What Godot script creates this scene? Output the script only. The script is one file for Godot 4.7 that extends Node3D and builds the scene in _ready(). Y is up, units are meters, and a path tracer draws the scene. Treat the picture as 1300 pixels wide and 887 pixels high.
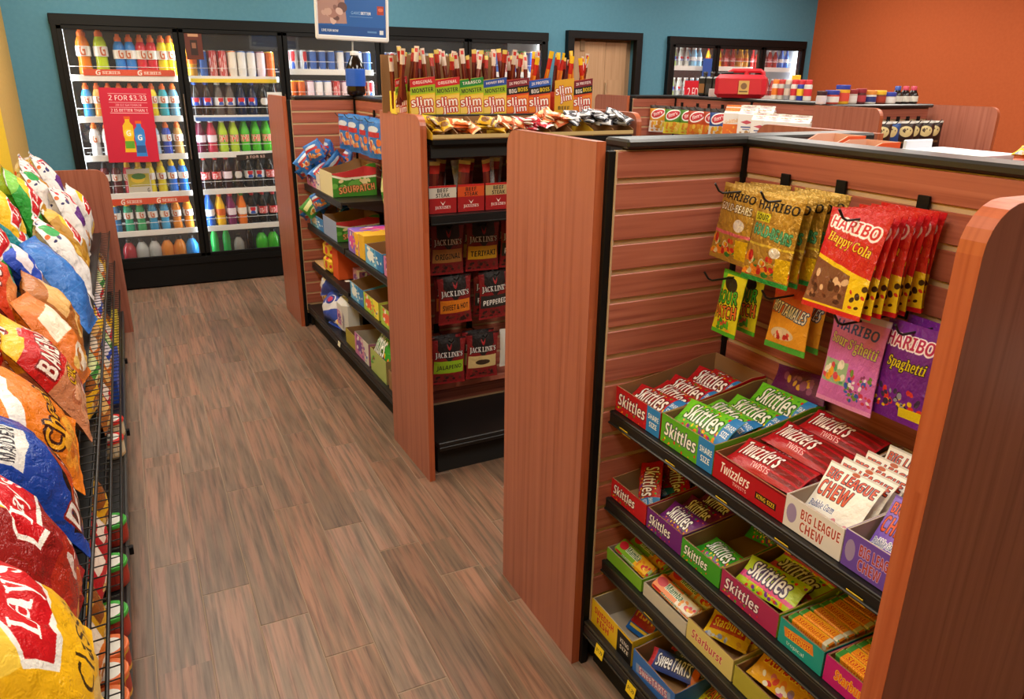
extends Node3D
# A convenience store aisle: slatwall gondolas of snacks and candy, glass-door drink coolers on a teal wall.

const ORD := ["first", "second", "third", "fourth", "fifth", "sixth", "seventh", "eighth", "ninth", "tenth", "eleventh", "twelfth", "thirteenth", "fourteenth", "fifteenth", "sixteenth", "seventeenth", "eighteenth"]

# ------------------------------------------------------------------ mesh builder
class MB:
	var v := PackedVector3Array()
	var n := PackedVector3Array()
	var uv := PackedVector2Array()
	var xf := Transform3D()
	func at(t: Transform3D) -> MB:
		xf = t
		return self
	func tri(a: Vector3, b: Vector3, c: Vector3, na: Vector3, nb: Vector3, nc: Vector3, ua := Vector2.ZERO, ub := Vector2.ZERO, uc := Vector2.ZERO) -> void:
		v.append_array([xf * a, xf * c, xf * b])
		var q := xf.basis
		n.append_array([(q * na).normalized(), (q * nc).normalized(), (q * nb).normalized()])
		uv.append_array([ua, uc, ub])
	# corners counter-clockwise seen from outside: lower left, lower right, upper right, upper left
	func quad(a: Vector3, b: Vector3, c: Vector3, d: Vector3, u0 := Vector2(0, 1), u1 := Vector2(1, 0)) -> void:
		var m := (b - a).cross(d - a)
		if m.length_squared() < 1e-18:
			m = (c - b).cross(d - b)
		m = m.normalized()
		tri(a, b, c, m, m, m, u0, Vector2(u1.x, u0.y), u1)
		tri(a, c, d, m, m, m, u0, u1, Vector2(u0.x, u1.y))
	func box(c: Vector3, s: Vector3, bevel := 0.0) -> MB:
		var h := s * 0.5
		var e := minf(bevel, minf(h.x, minf(h.y, h.z)) * 0.9)
		for f in 6:
			var ax: int = f / 2
			var sg := 1.0 if f % 2 == 0 else -1.0
			# for each face pick u (right) and w (up) axes
			var nn := Vector3.ZERO
			nn[ax] = sg
			var up := Vector3.UP if ax != 1 else Vector3(0, 0, -sg)
			var rt := up.cross(nn)
			var hr := absf(rt.dot(h)) - e
			var hu := absf(up.dot(h)) - e
			var hn := absf(nn.dot(h))
			var o := c + nn * hn
			quad(o - rt * hr - up * hu, o + rt * hr - up * hu, o + rt * hr + up * hu, o - rt * hr + up * hu)
		if e > 0.0:
			for ax in 3:
				var a1 := (ax + 1) % 3
				var a2 := (ax + 2) % 3
				for s1 in [-1.0, 1.0]:
					for s2 in [-1.0, 1.0]:
						var p := []
						for k in [[-1.0, 0], [1.0, 0], [1.0, 1], [-1.0, 1]]:
							var q := Vector3.ZERO
							q[ax] = k[0] * (h[ax] - e)
							q[a1] = s1 * (h[a1] - (e if k[1] == 0 else 0.0))
							q[a2] = s2 * (h[a2] - (0.0 if k[1] == 0 else e))
							p.append(c + q)
						if s1 * s2 > 0.0:
							quad(p[0], p[1], p[2], p[3])
						else:
							quad(p[3], p[2], p[1], p[0])
			for sx in [-1.0, 1.0]:
				for sy in [-1.0, 1.0]:
					for sz in [-1.0, 1.0]:
						var k := Vector3(sx, sy, sz)
						var pa := c + k * (h - Vector3(0, e, e))
						var pb := c + k * (h - Vector3(e, 0, e))
						var pc := c + k * (h - Vector3(e, e, 0))
						var m := k.normalized()
						if sx * sy * sz > 0.0:
							tri(pa, pb, pc, m, m, m)
						else:
							tri(pa, pc, pb, m, m, m)
		return self
	# profile: Vector2(radius, height) from bottom to top, turned about y
	func lathe(prof: Array, segs := 14, u_rep := 1.0) -> MB:
		var nn := []
		for i in prof.size():
			var a: Vector2 = prof[maxi(i - 1, 0)]
			var b: Vector2 = prof[mini(i + 1, prof.size() - 1)]
			var t := (b - a).normalized()
			nn.append(Vector2(t.y, -t.x))
		for i in prof.size() - 1:
			var p: Vector2 = prof[i]
			var q: Vector2 = prof[i + 1]
			for s in segs:
				var t0 := TAU * s / segs
				var t1 := TAU * (s + 1) / segs
				var d0 := Vector3(sin(t0), 0, cos(t0))
				var d1 := Vector3(sin(t1), 0, cos(t1))
				var n0: Vector2 = nn[i]
				var n1: Vector2 = nn[i + 1]
				var u0 := fposmod(float(s) / segs + 0.5, 1.0) * u_rep
				var u1 := u0 + u_rep / segs
				var v0 := 1.0 - float(i) / (prof.size() - 1)
				var v1 := 1.0 - float(i + 1) / (prof.size() - 1)
				var a := d0 * p.x + Vector3.UP * p.y
				var b := d1 * p.x + Vector3.UP * p.y
				var c := d1 * q.x + Vector3.UP * q.y
				var d := d0 * q.x + Vector3.UP * q.y
				var na := d0 * n0.x + Vector3.UP * n0.y
				var nb := d1 * n0.x + Vector3.UP * n0.y
				var nc := d1 * n1.x + Vector3.UP * n1.y
				var nd := d0 * n1.x + Vector3.UP * n1.y
				if p.x > 1e-6:
					tri(a, b, c, na, nb, nc, Vector2(u0, v0), Vector2(u1, v0), Vector2(u1, v1))
				if q.x > 1e-6:
					tri(a, c, d, na, nc, nd, Vector2(u0, v0), Vector2(u1, v1), Vector2(u0, v1))
		return self
	func tube(path: Array, r: float, segs := 6) -> MB:
		var rings := []
		for i in path.size():
			var a: Vector3 = path[maxi(i - 1, 0)]
			var b: Vector3 = path[mini(i + 1, path.size() - 1)]
			var t := (b - a).normalized()
			var s := t.cross(Vector3.UP if absf(t.y) < 0.9 else Vector3.RIGHT).normalized()
			var w := s.cross(t)
			var ring := []
			for k in segs:
				var g := TAU * k / segs
				ring.append(s * cos(g) + w * sin(g))
			rings.append(ring)
		for i in path.size() - 1:
			for k in segs:
				var l := (k + 1) % segs
				var a: Vector3 = rings[i][k]
				var b: Vector3 = rings[i][l]
				var c: Vector3 = rings[i + 1][l]
				var d: Vector3 = rings[i + 1][k]
				tri(path[i] + a * r, path[i + 1] + d * r, path[i + 1] + c * r, a, d, c)
				tri(path[i] + a * r, path[i + 1] + c * r, path[i] + b * r, a, c, b)
		for e in [0, path.size() - 1]:
			var m: Vector3 = ((path[1] - path[0]) if e == 0 else (path[-1] - path[-2])).normalized() * (-1.0 if e == 0 else 1.0)
			for k in segs:
				var a: Vector3 = path[e] + rings[e][k] * r
				var b: Vector3 = path[e] + rings[e][(k + 1) % segs] * r
				if e == 0:
					tri(path[e], a, b, m, m, m)
				else:
					tri(path[e], b, a, m, m, m)
		return self
	# flat outline in the x-y plane (counter-clockwise), given depth along z about z = zc
	func slab(pts: PackedVector2Array, depth: float, zc := 0.0, caps := true) -> MB:
		if Geometry2D.is_polygon_clockwise(pts):
			pts = pts.duplicate()
			pts.reverse()
		var z0 := zc - depth * 0.5
		var z1 := zc + depth * 0.5
		for i in pts.size():
			var p := pts[i]
			var q := pts[(i + 1) % pts.size()]
			quad(Vector3(p.x, p.y, z1), Vector3(p.x, p.y, z0), Vector3(q.x, q.y, z0), Vector3(q.x, q.y, z1))
		if caps:
			var lo := pts[0]
			var hi := pts[0]
			for p in pts:
				lo = lo.min(p)
				hi = hi.max(p)
			var sp := (hi - lo).max(Vector2(1e-6, 1e-6))
			var ix := Geometry2D.triangulate_polygon(pts)
			for i in range(0, ix.size(), 3):
				var a := pts[ix[i]]
				var b := pts[ix[i + 1]]
				var c := pts[ix[i + 2]]
				if (b - a).cross(c - a) < 0.0:
					var t := b
					b = c
					c = t
				var ua := Vector2((a.x - lo.x) / sp.x, (hi.y - a.y) / sp.y)
				var ub := Vector2((b.x - lo.x) / sp.x, (hi.y - b.y) / sp.y)
				var uc := Vector2((c.x - lo.x) / sp.x, (hi.y - c.y) / sp.y)
				tri(Vector3(a.x, a.y, z1), Vector3(b.x, b.y, z1), Vector3(c.x, c.y, z1), Vector3.BACK, Vector3.BACK, Vector3.BACK, ua, ub, uc)
				tri(Vector3(a.x, a.y, z0), Vector3(c.x, c.y, z0), Vector3(b.x, b.y, z0), Vector3.FORWARD, Vector3.FORWARD, Vector3.FORWARD, ua, uc, ub)
		return self
	# a grid of points [row][column]: rows go up, columns go right, seen from outside
	func sheet(g: Array, flip := false, mirror_u := false) -> MB:
		var ny := g.size()
		var nx: int = g[0].size()
		var nn := []
		for j in ny:
			var row := []
			for i in nx:
				var du: Vector3 = g[j][mini(i + 1, nx - 1)] - g[j][maxi(i - 1, 0)]
				var dv: Vector3 = g[mini(j + 1, ny - 1)][i] - g[maxi(j - 1, 0)][i]
				var m := du.cross(dv)
				m = m.normalized() if m.length_squared() > 1e-16 else Vector3.BACK
				row.append(-m if flip else m)
			nn.append(row)
		for j in ny - 1:
			for i in nx - 1:
				var u0 := float(i) / (nx - 1)
				var u1 := float(i + 1) / (nx - 1)
				if mirror_u:
					u0 = 1.0 - u0
					u1 = 1.0 - u1
				var v0 := 1.0 - float(j) / (ny - 1)
				var v1 := 1.0 - float(j + 1) / (ny - 1)
				var a: Vector3 = g[j][i]
				var b: Vector3 = g[j][i + 1]
				var c: Vector3 = g[j + 1][i + 1]
				var d: Vector3 = g[j + 1][i]
				if flip:
					tri(a, c, b, nn[j][i], nn[j + 1][i + 1], nn[j][i + 1], Vector2(u0, v0), Vector2(u1, v1), Vector2(u1, v0))
					tri(a, d, c, nn[j][i], nn[j + 1][i], nn[j + 1][i + 1], Vector2(u0, v0), Vector2(u0, v1), Vector2(u1, v1))
				else:
					tri(a, b, c, nn[j][i], nn[j][i + 1], nn[j + 1][i + 1], Vector2(u0, v0), Vector2(u1, v0), Vector2(u1, v1))
					tri(a, c, d, nn[j][i], nn[j + 1][i + 1], nn[j + 1][i], Vector2(u0, v0), Vector2(u1, v1), Vector2(u0, v1))
		return self
	func mesh(into: ArrayMesh = null) -> ArrayMesh:
		if into == null:
			into = ArrayMesh.new()
		var a := []
		a.resize(Mesh.ARRAY_MAX)
		a[Mesh.ARRAY_VERTEX] = v
		a[Mesh.ARRAY_NORMAL] = n
		a[Mesh.ARRAY_TEX_UV] = uv
		into.add_surface_from_arrays(Mesh.PRIMITIVE_TRIANGLES, a)
		return into

# ------------------------------------------------------------------ flat print
class Pic:
	static var fonts := []
	static var glyphs := {}
	var im: Image
	var w: int
	var h: int
	func _init(wide: int, high: int, c: Color) -> void:
		w = wide
		h = high
		im = Image.create(w, h, false, Image.FORMAT_RGB8)
		im.fill(c)
	func rect(x0: float, y0: float, x1: float, y1: float, c: Color) -> Pic:
		im.fill_rect(Rect2i(int(x0 * w), int(y0 * h), maxi(1, int(x1 * w) - int(x0 * w)), maxi(1, int(y1 * h) - int(y0 * h))), c)
		return self
	func tri3(a: Vector2, b: Vector2, c: Vector2, col: Color) -> void:
		var y0 := maxi(0, ceili(minf(a.y, minf(b.y, c.y)) - 0.5))
		var y1 := mini(h - 1, floori(maxf(a.y, maxf(b.y, c.y)) - 0.5))
		for y in range(y0, y1 + 1):
			var yc := y + 0.5
			var lo := 1e9
			var hi := -1e9
			for e in [[a, b], [b, c], [c, a]]:
				var p: Vector2 = e[0]
				var q: Vector2 = e[1]
				if (p.y <= yc) != (q.y <= yc):
					var x := p.x + (yc - p.y) / (q.y - p.y) * (q.x - p.x)
					lo = minf(lo, x)
					hi = maxf(hi, x)
			var i0 := maxi(0, roundi(lo))
			var i1 := mini(w, roundi(hi))
			if i1 > i0:
				im.fill_rect(Rect2i(i0, y, i1 - i0, 1), col)
	func poly(pts: Array, col: Color) -> Pic:
		var px := PackedVector2Array()
		for p in pts:
			px.append(Vector2(p[0] * w, p[1] * h))
		var ylo := h
		var yhi := 0
		for p in px:
			ylo = mini(ylo, floori(p.y))
			yhi = maxi(yhi, ceili(p.y))
		for y in range(maxi(0, ylo), mini(h, yhi)):
			var xs := []
			var yc := y + 0.5
			for i in px.size():
				var p := px[i]
				var q := px[(i + 1) % px.size()]
				if (p.y <= yc) != (q.y <= yc):
					xs.append(p.x + (yc - p.y) / (q.y - p.y) * (q.x - p.x))
			xs.sort()
			for k in range(0, xs.size() - 1, 2):
				var i0 := maxi(0, roundi(xs[k]))
				var i1 := mini(w, roundi(xs[k + 1]))
				if i1 > i0:
					im.fill_rect(Rect2i(i0, y, i1 - i0, 1), col)
		return self
	func ell(cx: float, cy: float, rx: float, ry: float, col: Color, deg := 0.0) -> Pic:
		var p := []
		var an := deg_to_rad(deg)
		for k in 20:
			var t := TAU * k / 20.0
			var e := Vector2(cos(t) * rx * w, sin(t) * ry * h).rotated(an)
			p.append([cx + e.x / w, cy + e.y / h])
		return poly(p, col)
	func blobs(x0: float, y0: float, x1: float, y1: float, count: int, cols: Array, r0: float, r1: float, sd: int) -> Pic:
		var g := RandomNumberGenerator.new()
		g.seed = sd
		for k in count:
			var r := g.randf_range(r0, r1)
			ell(g.randf_range(x0, x1), g.randf_range(y0, y1), r, r * g.randf_range(0.5, 1.0) * w / h, cols[g.randi() % cols.size()], g.randf_range(0, 180))
		return self
	# words set to fill a box wide x high (shares of the picture) about cx, cy
	func text(s: String, cx: float, cy: float, wide: float, high: float, col: Color, deg := 0.0, edge = null, font := 0, shear := 0.0, edge_w := 0.012) -> Pic:
		if fonts.is_empty():
			for q in [["Droid Sans", 700], ["Droid Serif", 700], ["Droid Sans", 400]]:
				var f := SystemFont.new()
				f.font_names = PackedStringArray([q[0]])
				f.font_weight = q[1]
				fonts.append(f)
		var key := s + str(font)
		if not glyphs.has(key):
			var t := TextMesh.new()
			t.text = s
			t.font = fonts[font]
			t.font_size = 40
			t.curve_step = 4.0
			t.depth = 0.0
			t.pixel_size = 0.01
			var a := t.get_mesh_arrays()
			var pv: PackedVector3Array = a[Mesh.ARRAY_VERTEX]
			var ix: PackedInt32Array = a[Mesh.ARRAY_INDEX] if a[Mesh.ARRAY_INDEX] != null else PackedInt32Array(range(pv.size()))
			var lo := Vector2(1e9, 1e9)
			var hi := -lo
			for p in pv:
				lo = lo.min(Vector2(p.x, p.y))
				hi = hi.max(Vector2(p.x, p.y))
			var out := PackedVector2Array()
			for i in ix:
				out.append(Vector2((pv[i].x - lo.x) / (hi.x - lo.x) - 0.5, 0.5 - (pv[i].y - lo.y) / (hi.y - lo.y)))
			glyphs[key] = out
		var tr: PackedVector2Array = glyphs[key]
		var an := deg_to_rad(deg)
		var px := PackedVector2Array()
		for p in tr:
			var q := Vector2(p.x * wide * w - p.y * high * h * shear, p.y * high * h).rotated(an)
			px.append(q + Vector2(cx * w, cy * h))
		if edge != null:
			var e := edge_w * w
			for o in [Vector2(e, 0), Vector2(-e, 0), Vector2(0, e), Vector2(0, -e), Vector2(e, e) * 0.7, Vector2(-e, e) * 0.7, Vector2(e, -e) * 0.7, Vector2(-e, -e) * 0.7]:
				for i in range(0, px.size(), 3):
					tri3(px[i] + o, px[i + 1] + o, px[i + 2] + o, edge)
		for i in range(0, px.size(), 3):
			tri3(px[i], px[i + 1], px[i + 2], col)
		return self
	func tex() -> ImageTexture:
		return ImageTexture.create_from_image(im)

# ------------------------------------------------------------------ scene helpers
var M := {}          # named materials
var meshes := {}     # shared meshes
var used := {}
var rng := RandomNumberGenerator.new()

func hexc(s: String) -> Color:
	return Color.html(s)

func numbered(called: String) -> String:
	var k: int = used.get(called, 0)
	used[called] = k + 1
	return called if k == 0 else "%s_%03d" % [called, k]

func tag(o: Node, label: String, category: String, group := "", kind := "") -> Node:
	if label != "":
		o.set_meta("label", label)
	if category != "":
		o.set_meta("category", category)
	if group != "":
		o.set_meta("group", group)
	if kind != "":
		o.set_meta("kind", kind)
	return o

func thing(called: String, label: String, category: String, xf := Transform3D(), group := "") -> Node3D:
	var o := Node3D.new()
	o.name = numbered(called)
	add_child(o)
	o.transform = xf
	tag(o, label, category, group)
	return o

func struct(called: String) -> Node3D:
	var o := Node3D.new()
	o.name = called
	add_child(o)
	o.set_meta("kind", "structure")
	return o

func part(called: String, m: Mesh, mat: Material, parent: Node, xf := Transform3D(), label := "") -> MeshInstance3D:
	var o := MeshInstance3D.new()
	o.mesh = m
	if mat != null:
		if m.get_surface_count() == 1:
			o.material_override = mat
		else:
			o.set_surface_override_material(0, mat)
	o.name = called
	parent.add_child(o, true)
	o.transform = xf
	if label != "":
		o.set_meta("label", label)
	return o

# one-mesh thing
func solo(called: String, m: Mesh, mat: Material, label: String, category: String, xf := Transform3D(), group := "") -> MeshInstance3D:
	var o := MeshInstance3D.new()
	o.mesh = m
	o.material_override = mat
	o.name = numbered(called)
	add_child(o)
	o.transform = xf
	tag(o, label, category, group)
	return o

func bx(s: Vector3, bevel := 0.0, c := Vector3.ZERO) -> ArrayMesh:
	var k := "b%v%s%v" % [s, bevel, c]
	if not meshes.has(k):
		meshes[k] = MB.new().box(c, s, bevel).mesh()
	return meshes[k]

func mat(c: Color, rough := 0.6, metal := 0.0, spec := 0.5) -> StandardMaterial3D:
	var m := StandardMaterial3D.new()
	m.albedo_color = c
	m.roughness = rough
	m.metallic = metal
	m.metallic_specular = spec
	return m

func cm(hex: String, rough := 0.6, metal := 0.0) -> StandardMaterial3D:
	var k := "c%s%s%s" % [hex, rough, metal]
	if not M.has(k):
		M[k] = mat(Color.html(hex), rough, metal)
	return M[k]

var crinkle: NoiseTexture2D
# small flat prints share sheets; wrinkled film keeps a picture of its own
var sheet_im: Array[Image] = []
var sheet_users: Array[Array] = []
var sheet_at := Vector2i(0, 0)
var sheet_row := 0
func pm(p: Pic, rough := 0.4, wrinkle := 0.6) -> StandardMaterial3D:
	var m := StandardMaterial3D.new()
	m.roughness = rough
	if wrinkle > 0.0:
		m.albedo_texture = p.tex()
		m.texture_repeat = true
		m.normal_enabled = true
		m.normal_texture = crinkle
		m.normal_scale = wrinkle
		return m
	const S := 1536
	if sheet_at.x + p.w + 2 > S:
		sheet_at = Vector2i(0, sheet_row)
	if sheet_im.is_empty() or sheet_at.y + p.h + 2 > S:
		var im := Image.create(S, S, false, Image.FORMAT_RGB8)
		sheet_im.append(im)
		sheet_users.append([])
		sheet_at = Vector2i(0, 0)
		sheet_row = 0
	sheet_im[-1].blit_rect(p.im, Rect2i(0, 0, p.w, p.h), sheet_at)
	sheet_users[-1].append(m)
	m.texture_repeat = false
	m.uv1_scale = Vector3((p.w - 1.0) / S, (p.h - 1.0) / S, 1)
	m.uv1_offset = Vector3((sheet_at.x + 0.5) / S, (sheet_at.y + 0.5) / S, 0)
	sheet_at.x += p.w + 2
	sheet_row = maxi(sheet_row, sheet_at.y + p.h + 2)
	return m

func finish_sheets() -> void:
	for i in sheet_im.size():
		var t := ImageTexture.create_from_image(sheet_im[i])
		for m in sheet_users[i]:
			m.albedo_texture = t

func T(x: float, y: float, z: float, ry := 0.0, rx := 0.0, rz := 0.0) -> Transform3D:
	return Transform3D(Basis.from_euler(Vector3(deg_to_rad(rx), deg_to_rad(ry), deg_to_rad(rz))), Vector3(x, y, z))

# outline of a board with chosen rounded corners: radii for lower left, lower right, upper right, upper left
func rounded(x0: float, y0: float, x1: float, y1: float, r: Array, k := 6) -> PackedVector2Array:
	var p := PackedVector2Array()
	var cs := [[x0, y0, 180, 1, 1], [x1, y0, 270, -1, 1], [x1, y1, 0, -1, -1], [x0, y1, 90, 1, -1]]
	for i in 4:
		var q: float = r[i]
		var c: Array = cs[i]
		if q <= 0.0:
			p.append(Vector2(c[0], c[1]))
			continue
		for j in k + 1:
			var a := deg_to_rad(c[2] + 90.0 * j / k)
			p.append(Vector2(c[0] + c[3] * q, c[1] + c[4] * q) + Vector2(cos(a), sin(a)) * q)
	return p

# a filled film bag: front and back faces puffed, flat crimped seals at top and bottom; base at y = 0, front towards +z
func bag_mesh(w: float, h: float, t: float, sd: int, nx := 9, ny := 13, crimp := 0.05, slump := 0.0) -> ArrayMesh:
	var k := "bag%s,%s,%s,%s,%s,%s,%s" % [w, h, t, sd, nx, ny, slump]
	if meshes.has(k):
		return meshes[k]
	var g := FastNoiseLite.new()
	g.seed = sd
	g.frequency = 1.0
	var mb := MB.new()
	for side in [1.0, -1.0]:
		var grid := []
		for j in ny + 1:
			var vv := float(j) / ny
			# crowd the rows towards the seals
			vv = vv - 0.06 * sin(TAU * vv)
			var s := clampf((vv - crimp) / (1.0 - 2.0 * crimp), 0.0, 1.0)
			var f := pow(sin(PI * pow(s, 1.0 + slump)), 0.5) if s > 0.0 and s < 1.0 else 0.0
			var row := []
			for i in nx + 1:
				var uu := float(i) / nx
				var e := pow(maxf(0.0, sin(PI * uu)), 0.55)
				var bulge := f * e
				var nz := g.get_noise_3d(uu * 3.2, vv * 3.6, side * 7.0 + sd)
				var pleat := sin(uu * 31.0 + sd) * 0.10 * (1.0 - smoothstep(0.0, 0.28, minf(s, 1.0 - s)))
				var fold := 1.0 - 2.2 * absf(g.get_noise_3d(uu * 2.1 + 40.0, vv * 1.7, side * 3.0 + sd * 1.7))
				var z: float = side * (0.0009 + t * 0.5 * bulge * (1.0 + 0.28 * nz + pleat + 0.22 * fold))
				var x := (uu - 0.5) * w * (1.0 - 0.07 * f) + 0.010 * w * nz * f
				var y := vv * h + 0.012 * h * g.get_noise_2d(uu * 2.0 + 9.0, vv * 2.0 + sd) * f
				# seals curl a little
				z += (0.10 * t * g.get_noise_2d(uu * 2.5, sd * 3.7 + vv)) * (1.0 - f)
				row.append(Vector3(x, y, z))
			grid.append(row)
		mb.sheet(grid, side < 0.0, side < 0.0)
	meshes[k] = mb.mesh()
	return meshes[k]

func bag(called: String, label: String, category: String, xf: Transform3D, w: float, h: float, t: float, m: Material, sd: int, group := "", nx := 9, ny := 13, slump := 0.0) -> MeshInstance3D:
	return solo(called, bag_mesh(w, h, t, sd, nx, ny, 0.05, slump), m, label, category, xf, group)

# open display carton: front low, back high; origin at the middle of its front lower edge, front towards +z
func tray(label: String, xf: Transform3D, w: float, dep: float, hf: float, hb: float, outer: Material, front: Material, group := "", inner: Material = null, shoulder := 0.35) -> Node3D:
	var o := thing("display_carton", label, "carton", xf, group)
	var th := 0.003
	var kraft: Material = inner if inner != null else M.kraft
	part("carton_floor", bx(Vector3(w, th, dep)), kraft, o, T(0, th * 0.5, -dep * 0.5))
	part("back_wall", bx(Vector3(w, hb, th)), kraft, o, T(0, hb * 0.5, -dep + th * 0.5))
	for s in [-1.0, 1.0]:
		# side wall: outline in local z-y, low at the front and rising to the back
		var p := PackedVector2Array()
		p.append(Vector2(0, 0))
		p.append(Vector2(dep, 0))
		p.append(Vector2(dep, hb))
		for k in 7:
			var q := k / 6.0
			p.append(Vector2(lerpf(dep * (1.0 - shoulder * 0.4), dep * 0.04, q), lerpf(hb, hf, q) - 0.05 * hb * sin(PI * q)))
		p.append(Vector2(0, hf))
		var mb := MB.new().at(Transform3D(Basis(Vector3(0, 0, -1), Vector3.UP, Vector3(1, 0, 0)), Vector3(s * (w * 0.5 - th * 0.5), 0, 0)))
		mb.slab(p, th)
		var sw := part("side_wall", mb.mesh(), kraft, o)
		var mo := MB.new().at(Transform3D(Basis(Vector3(0, 0, -1), Vector3.UP, Vector3(1, 0, 0)), Vector3(s * (w * 0.5 + 0.0006), 0, 0)))
		mo.slab(p, 0.0008)
		part("printed_side", mo.mesh(), outer, sw)
	var fw := part("front_wall", bx(Vector3(w, hf, th)), kraft, o, T(0, hf * 0.5, -th * 0.5))
	part("printed_front", MB.new().box(Vector3.ZERO, Vector3(w + 0.001, hf, 0.0008)).mesh(), front, fw, T(0, 0, th * 0.5 + 0.0006))
	return o

func bottle_prof(kind: String) -> Array:
	match kind:
		"soda":
			return [Vector2(0, 0.004), Vector2(0.022, 0), Vector2(0.032, 0.008), Vector2(0.034, 0.03), Vector2(0.031, 0.055), Vector2(0.033, 0.075), Vector2(0.034, 0.12), Vector2(0.031, 0.15), Vector2(0.022, 0.178), Vector2(0.0145, 0.2), Vector2(0.0125, 0.212), Vector2(0.0125, 0.222)]
		"sport":
			return [Vector2(0, 0.004), Vector2(0.026, 0), Vector2(0.034, 0.008), Vector2(0.035, 0.03), Vector2(0.031, 0.06), Vector2(0.031, 0.085), Vector2(0.036, 0.105), Vector2(0.0365, 0.125), Vector2(0.033, 0.15), Vector2(0.024, 0.17), Vector2(0.018, 0.178), Vector2(0.018, 0.182)]
		"squat":
			return [Vector2(0, 0.004), Vector2(0.034, 0), Vector2(0.043, 0.01), Vector2(0.044, 0.05), Vector2(0.042, 0.08), Vector2(0.03, 0.105), Vector2(0.018, 0.12), Vector2(0.016, 0.135)]
	return []

func bottle(kind: String, s: float, liquid: Material, capm: Material, lab: Material, label: String, xf: Transform3D, group: String) -> Node3D:
	var o := thing("drink_bottle", label, "bottle", xf, group)
	var kb := "bot" + kind
	if not meshes.has(kb):
		var pr := bottle_prof(kind)
		meshes[kb] = MB.new().lathe(pr, 12).mesh()
		var top: Vector2 = pr[-1]
		var c := top.x + 0.0025
		meshes[kb + "cap"] = MB.new().lathe([Vector2(c, top.y - 0.006), Vector2(c, top.y + 0.012), Vector2(c * 0.62, top.y + 0.018), Vector2(c * 0.58, top.y + 0.03), Vector2(0, top.y + 0.031)], 10).mesh() if kind == "sport" else MB.new().lathe([Vector2(c, top.y - 0.012), Vector2(c, top.y + 0.006), Vector2(c * 0.9, top.y + 0.009), Vector2(0, top.y + 0.009)], 10).mesh()
		var l0 := 0.076 if kind == "soda" else (0.024 if kind == "squat" else 0.09)
		var l1 := 0.128 if kind == "soda" else (0.076 if kind == "squat" else 0.134)
		var rr := 0.0352 if kind == "soda" else (0.0452 if kind == "squat" else 0.0372)
		meshes[kb + "lab"] = MB.new().lathe([Vector2(rr - 0.0008, l0), Vector2(rr, l0 + 0.003), Vector2(rr, l1 - 0.003), Vector2(rr - 0.0008, l1)], 12).mesh()
	var q := T(0, 0, 0)
	q.basis = q.basis.scaled(Vector3(s * 0.84, s, s * 0.84) if kind == "sport" else Vector3(s * 0.94, s, s * 0.94))
	part("bottle_body", meshes[kb], liquid, o, q)
	part("cap", meshes[kb + "cap"], capm, o, q)
	if lab != null:
		part("wrap_label", meshes[kb + "lab"], lab, o, q)
	return o

func can(s: float, lab: Material, label: String, xf: Transform3D, group: String, tall := 0.157) -> Node3D:
	var o := thing("drink_can", label, "can", xf, group)
	var k := "can%s" % tall
	if not meshes.has(k):
		meshes[k] = MB.new().lathe([Vector2(0.024, 0), Vector2(0.03, 0.008), Vector2(0.03, tall - 0.014), Vector2(0.0255, tall - 0.003)], 12).mesh()
		meshes[k + "lid"] = MB.new().lathe([Vector2(0.0255, tall - 0.003), Vector2(0.026, tall), Vector2(0.0235, tall), Vector2(0.023, tall - 0.004), Vector2(0, tall - 0.004)], 12).mesh()
	var q := T(0, 0, 0)
	q.basis = q.basis.scaled(Vector3.ONE * s)
	part("can_body", meshes[k], lab, o, q)
	part("lid", meshes[k + "lid"], M.alu, o, q)
	return o

# ------------------------------------------------------------------ the scene
func _ready() -> void:
	# camera
	var cam := Camera3D.new()
	cam.name = "camera"
	add_child(cam)
	cam.position = Vector3(0, 1.7, 0)
	cam.rotation = Vector3(deg_to_rad(-19.9656), deg_to_rad(-26.3519), deg_to_rad(0.7449))
	cam.fov = 49.683
	cam.near = 0.05
	cam.current = true
	# environment and exposure
	var we := WorldEnvironment.new()
	we.name = "environment"
	var env := Environment.new()
	env.background_mode = Environment.BG_COLOR
	env.background_color = Color(0.0, 0.0, 0.0)
	env.tonemap_mode = Environment.TONE_MAPPER_LINEAR
	env.tonemap_exposure = 1.0
	env.sdfgi_enabled = true
	env.ssao_enabled = true
	env.ssil_enabled = true
	we.environment = env
	add_child(we)
	# ceiling troffers: rows of fluorescent panels over the aisles
	for i in 4:
		for k in 3:
			troffer(Vector3([-0.1, 1.9, 3.9, 5.9][i], 2.885, [-0.88, -3.25, -5.5][k]), TROFFER_ENERGY, "%s ceiling light panel in the %s row overhead" % [["nearest", "middle", "farthest"][k], ["leftmost", "second", "third", "rightmost"][i]])
	rng.seed = 7
	make_materials()
	room()
	coolers()
	gondolas()
	left_gondola()
	candy_run()
	middle_run()
	jerky_endcap()
	far_gondola()
	finish_sheets()

const TROFFER_ENERGY := 3.2

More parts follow.
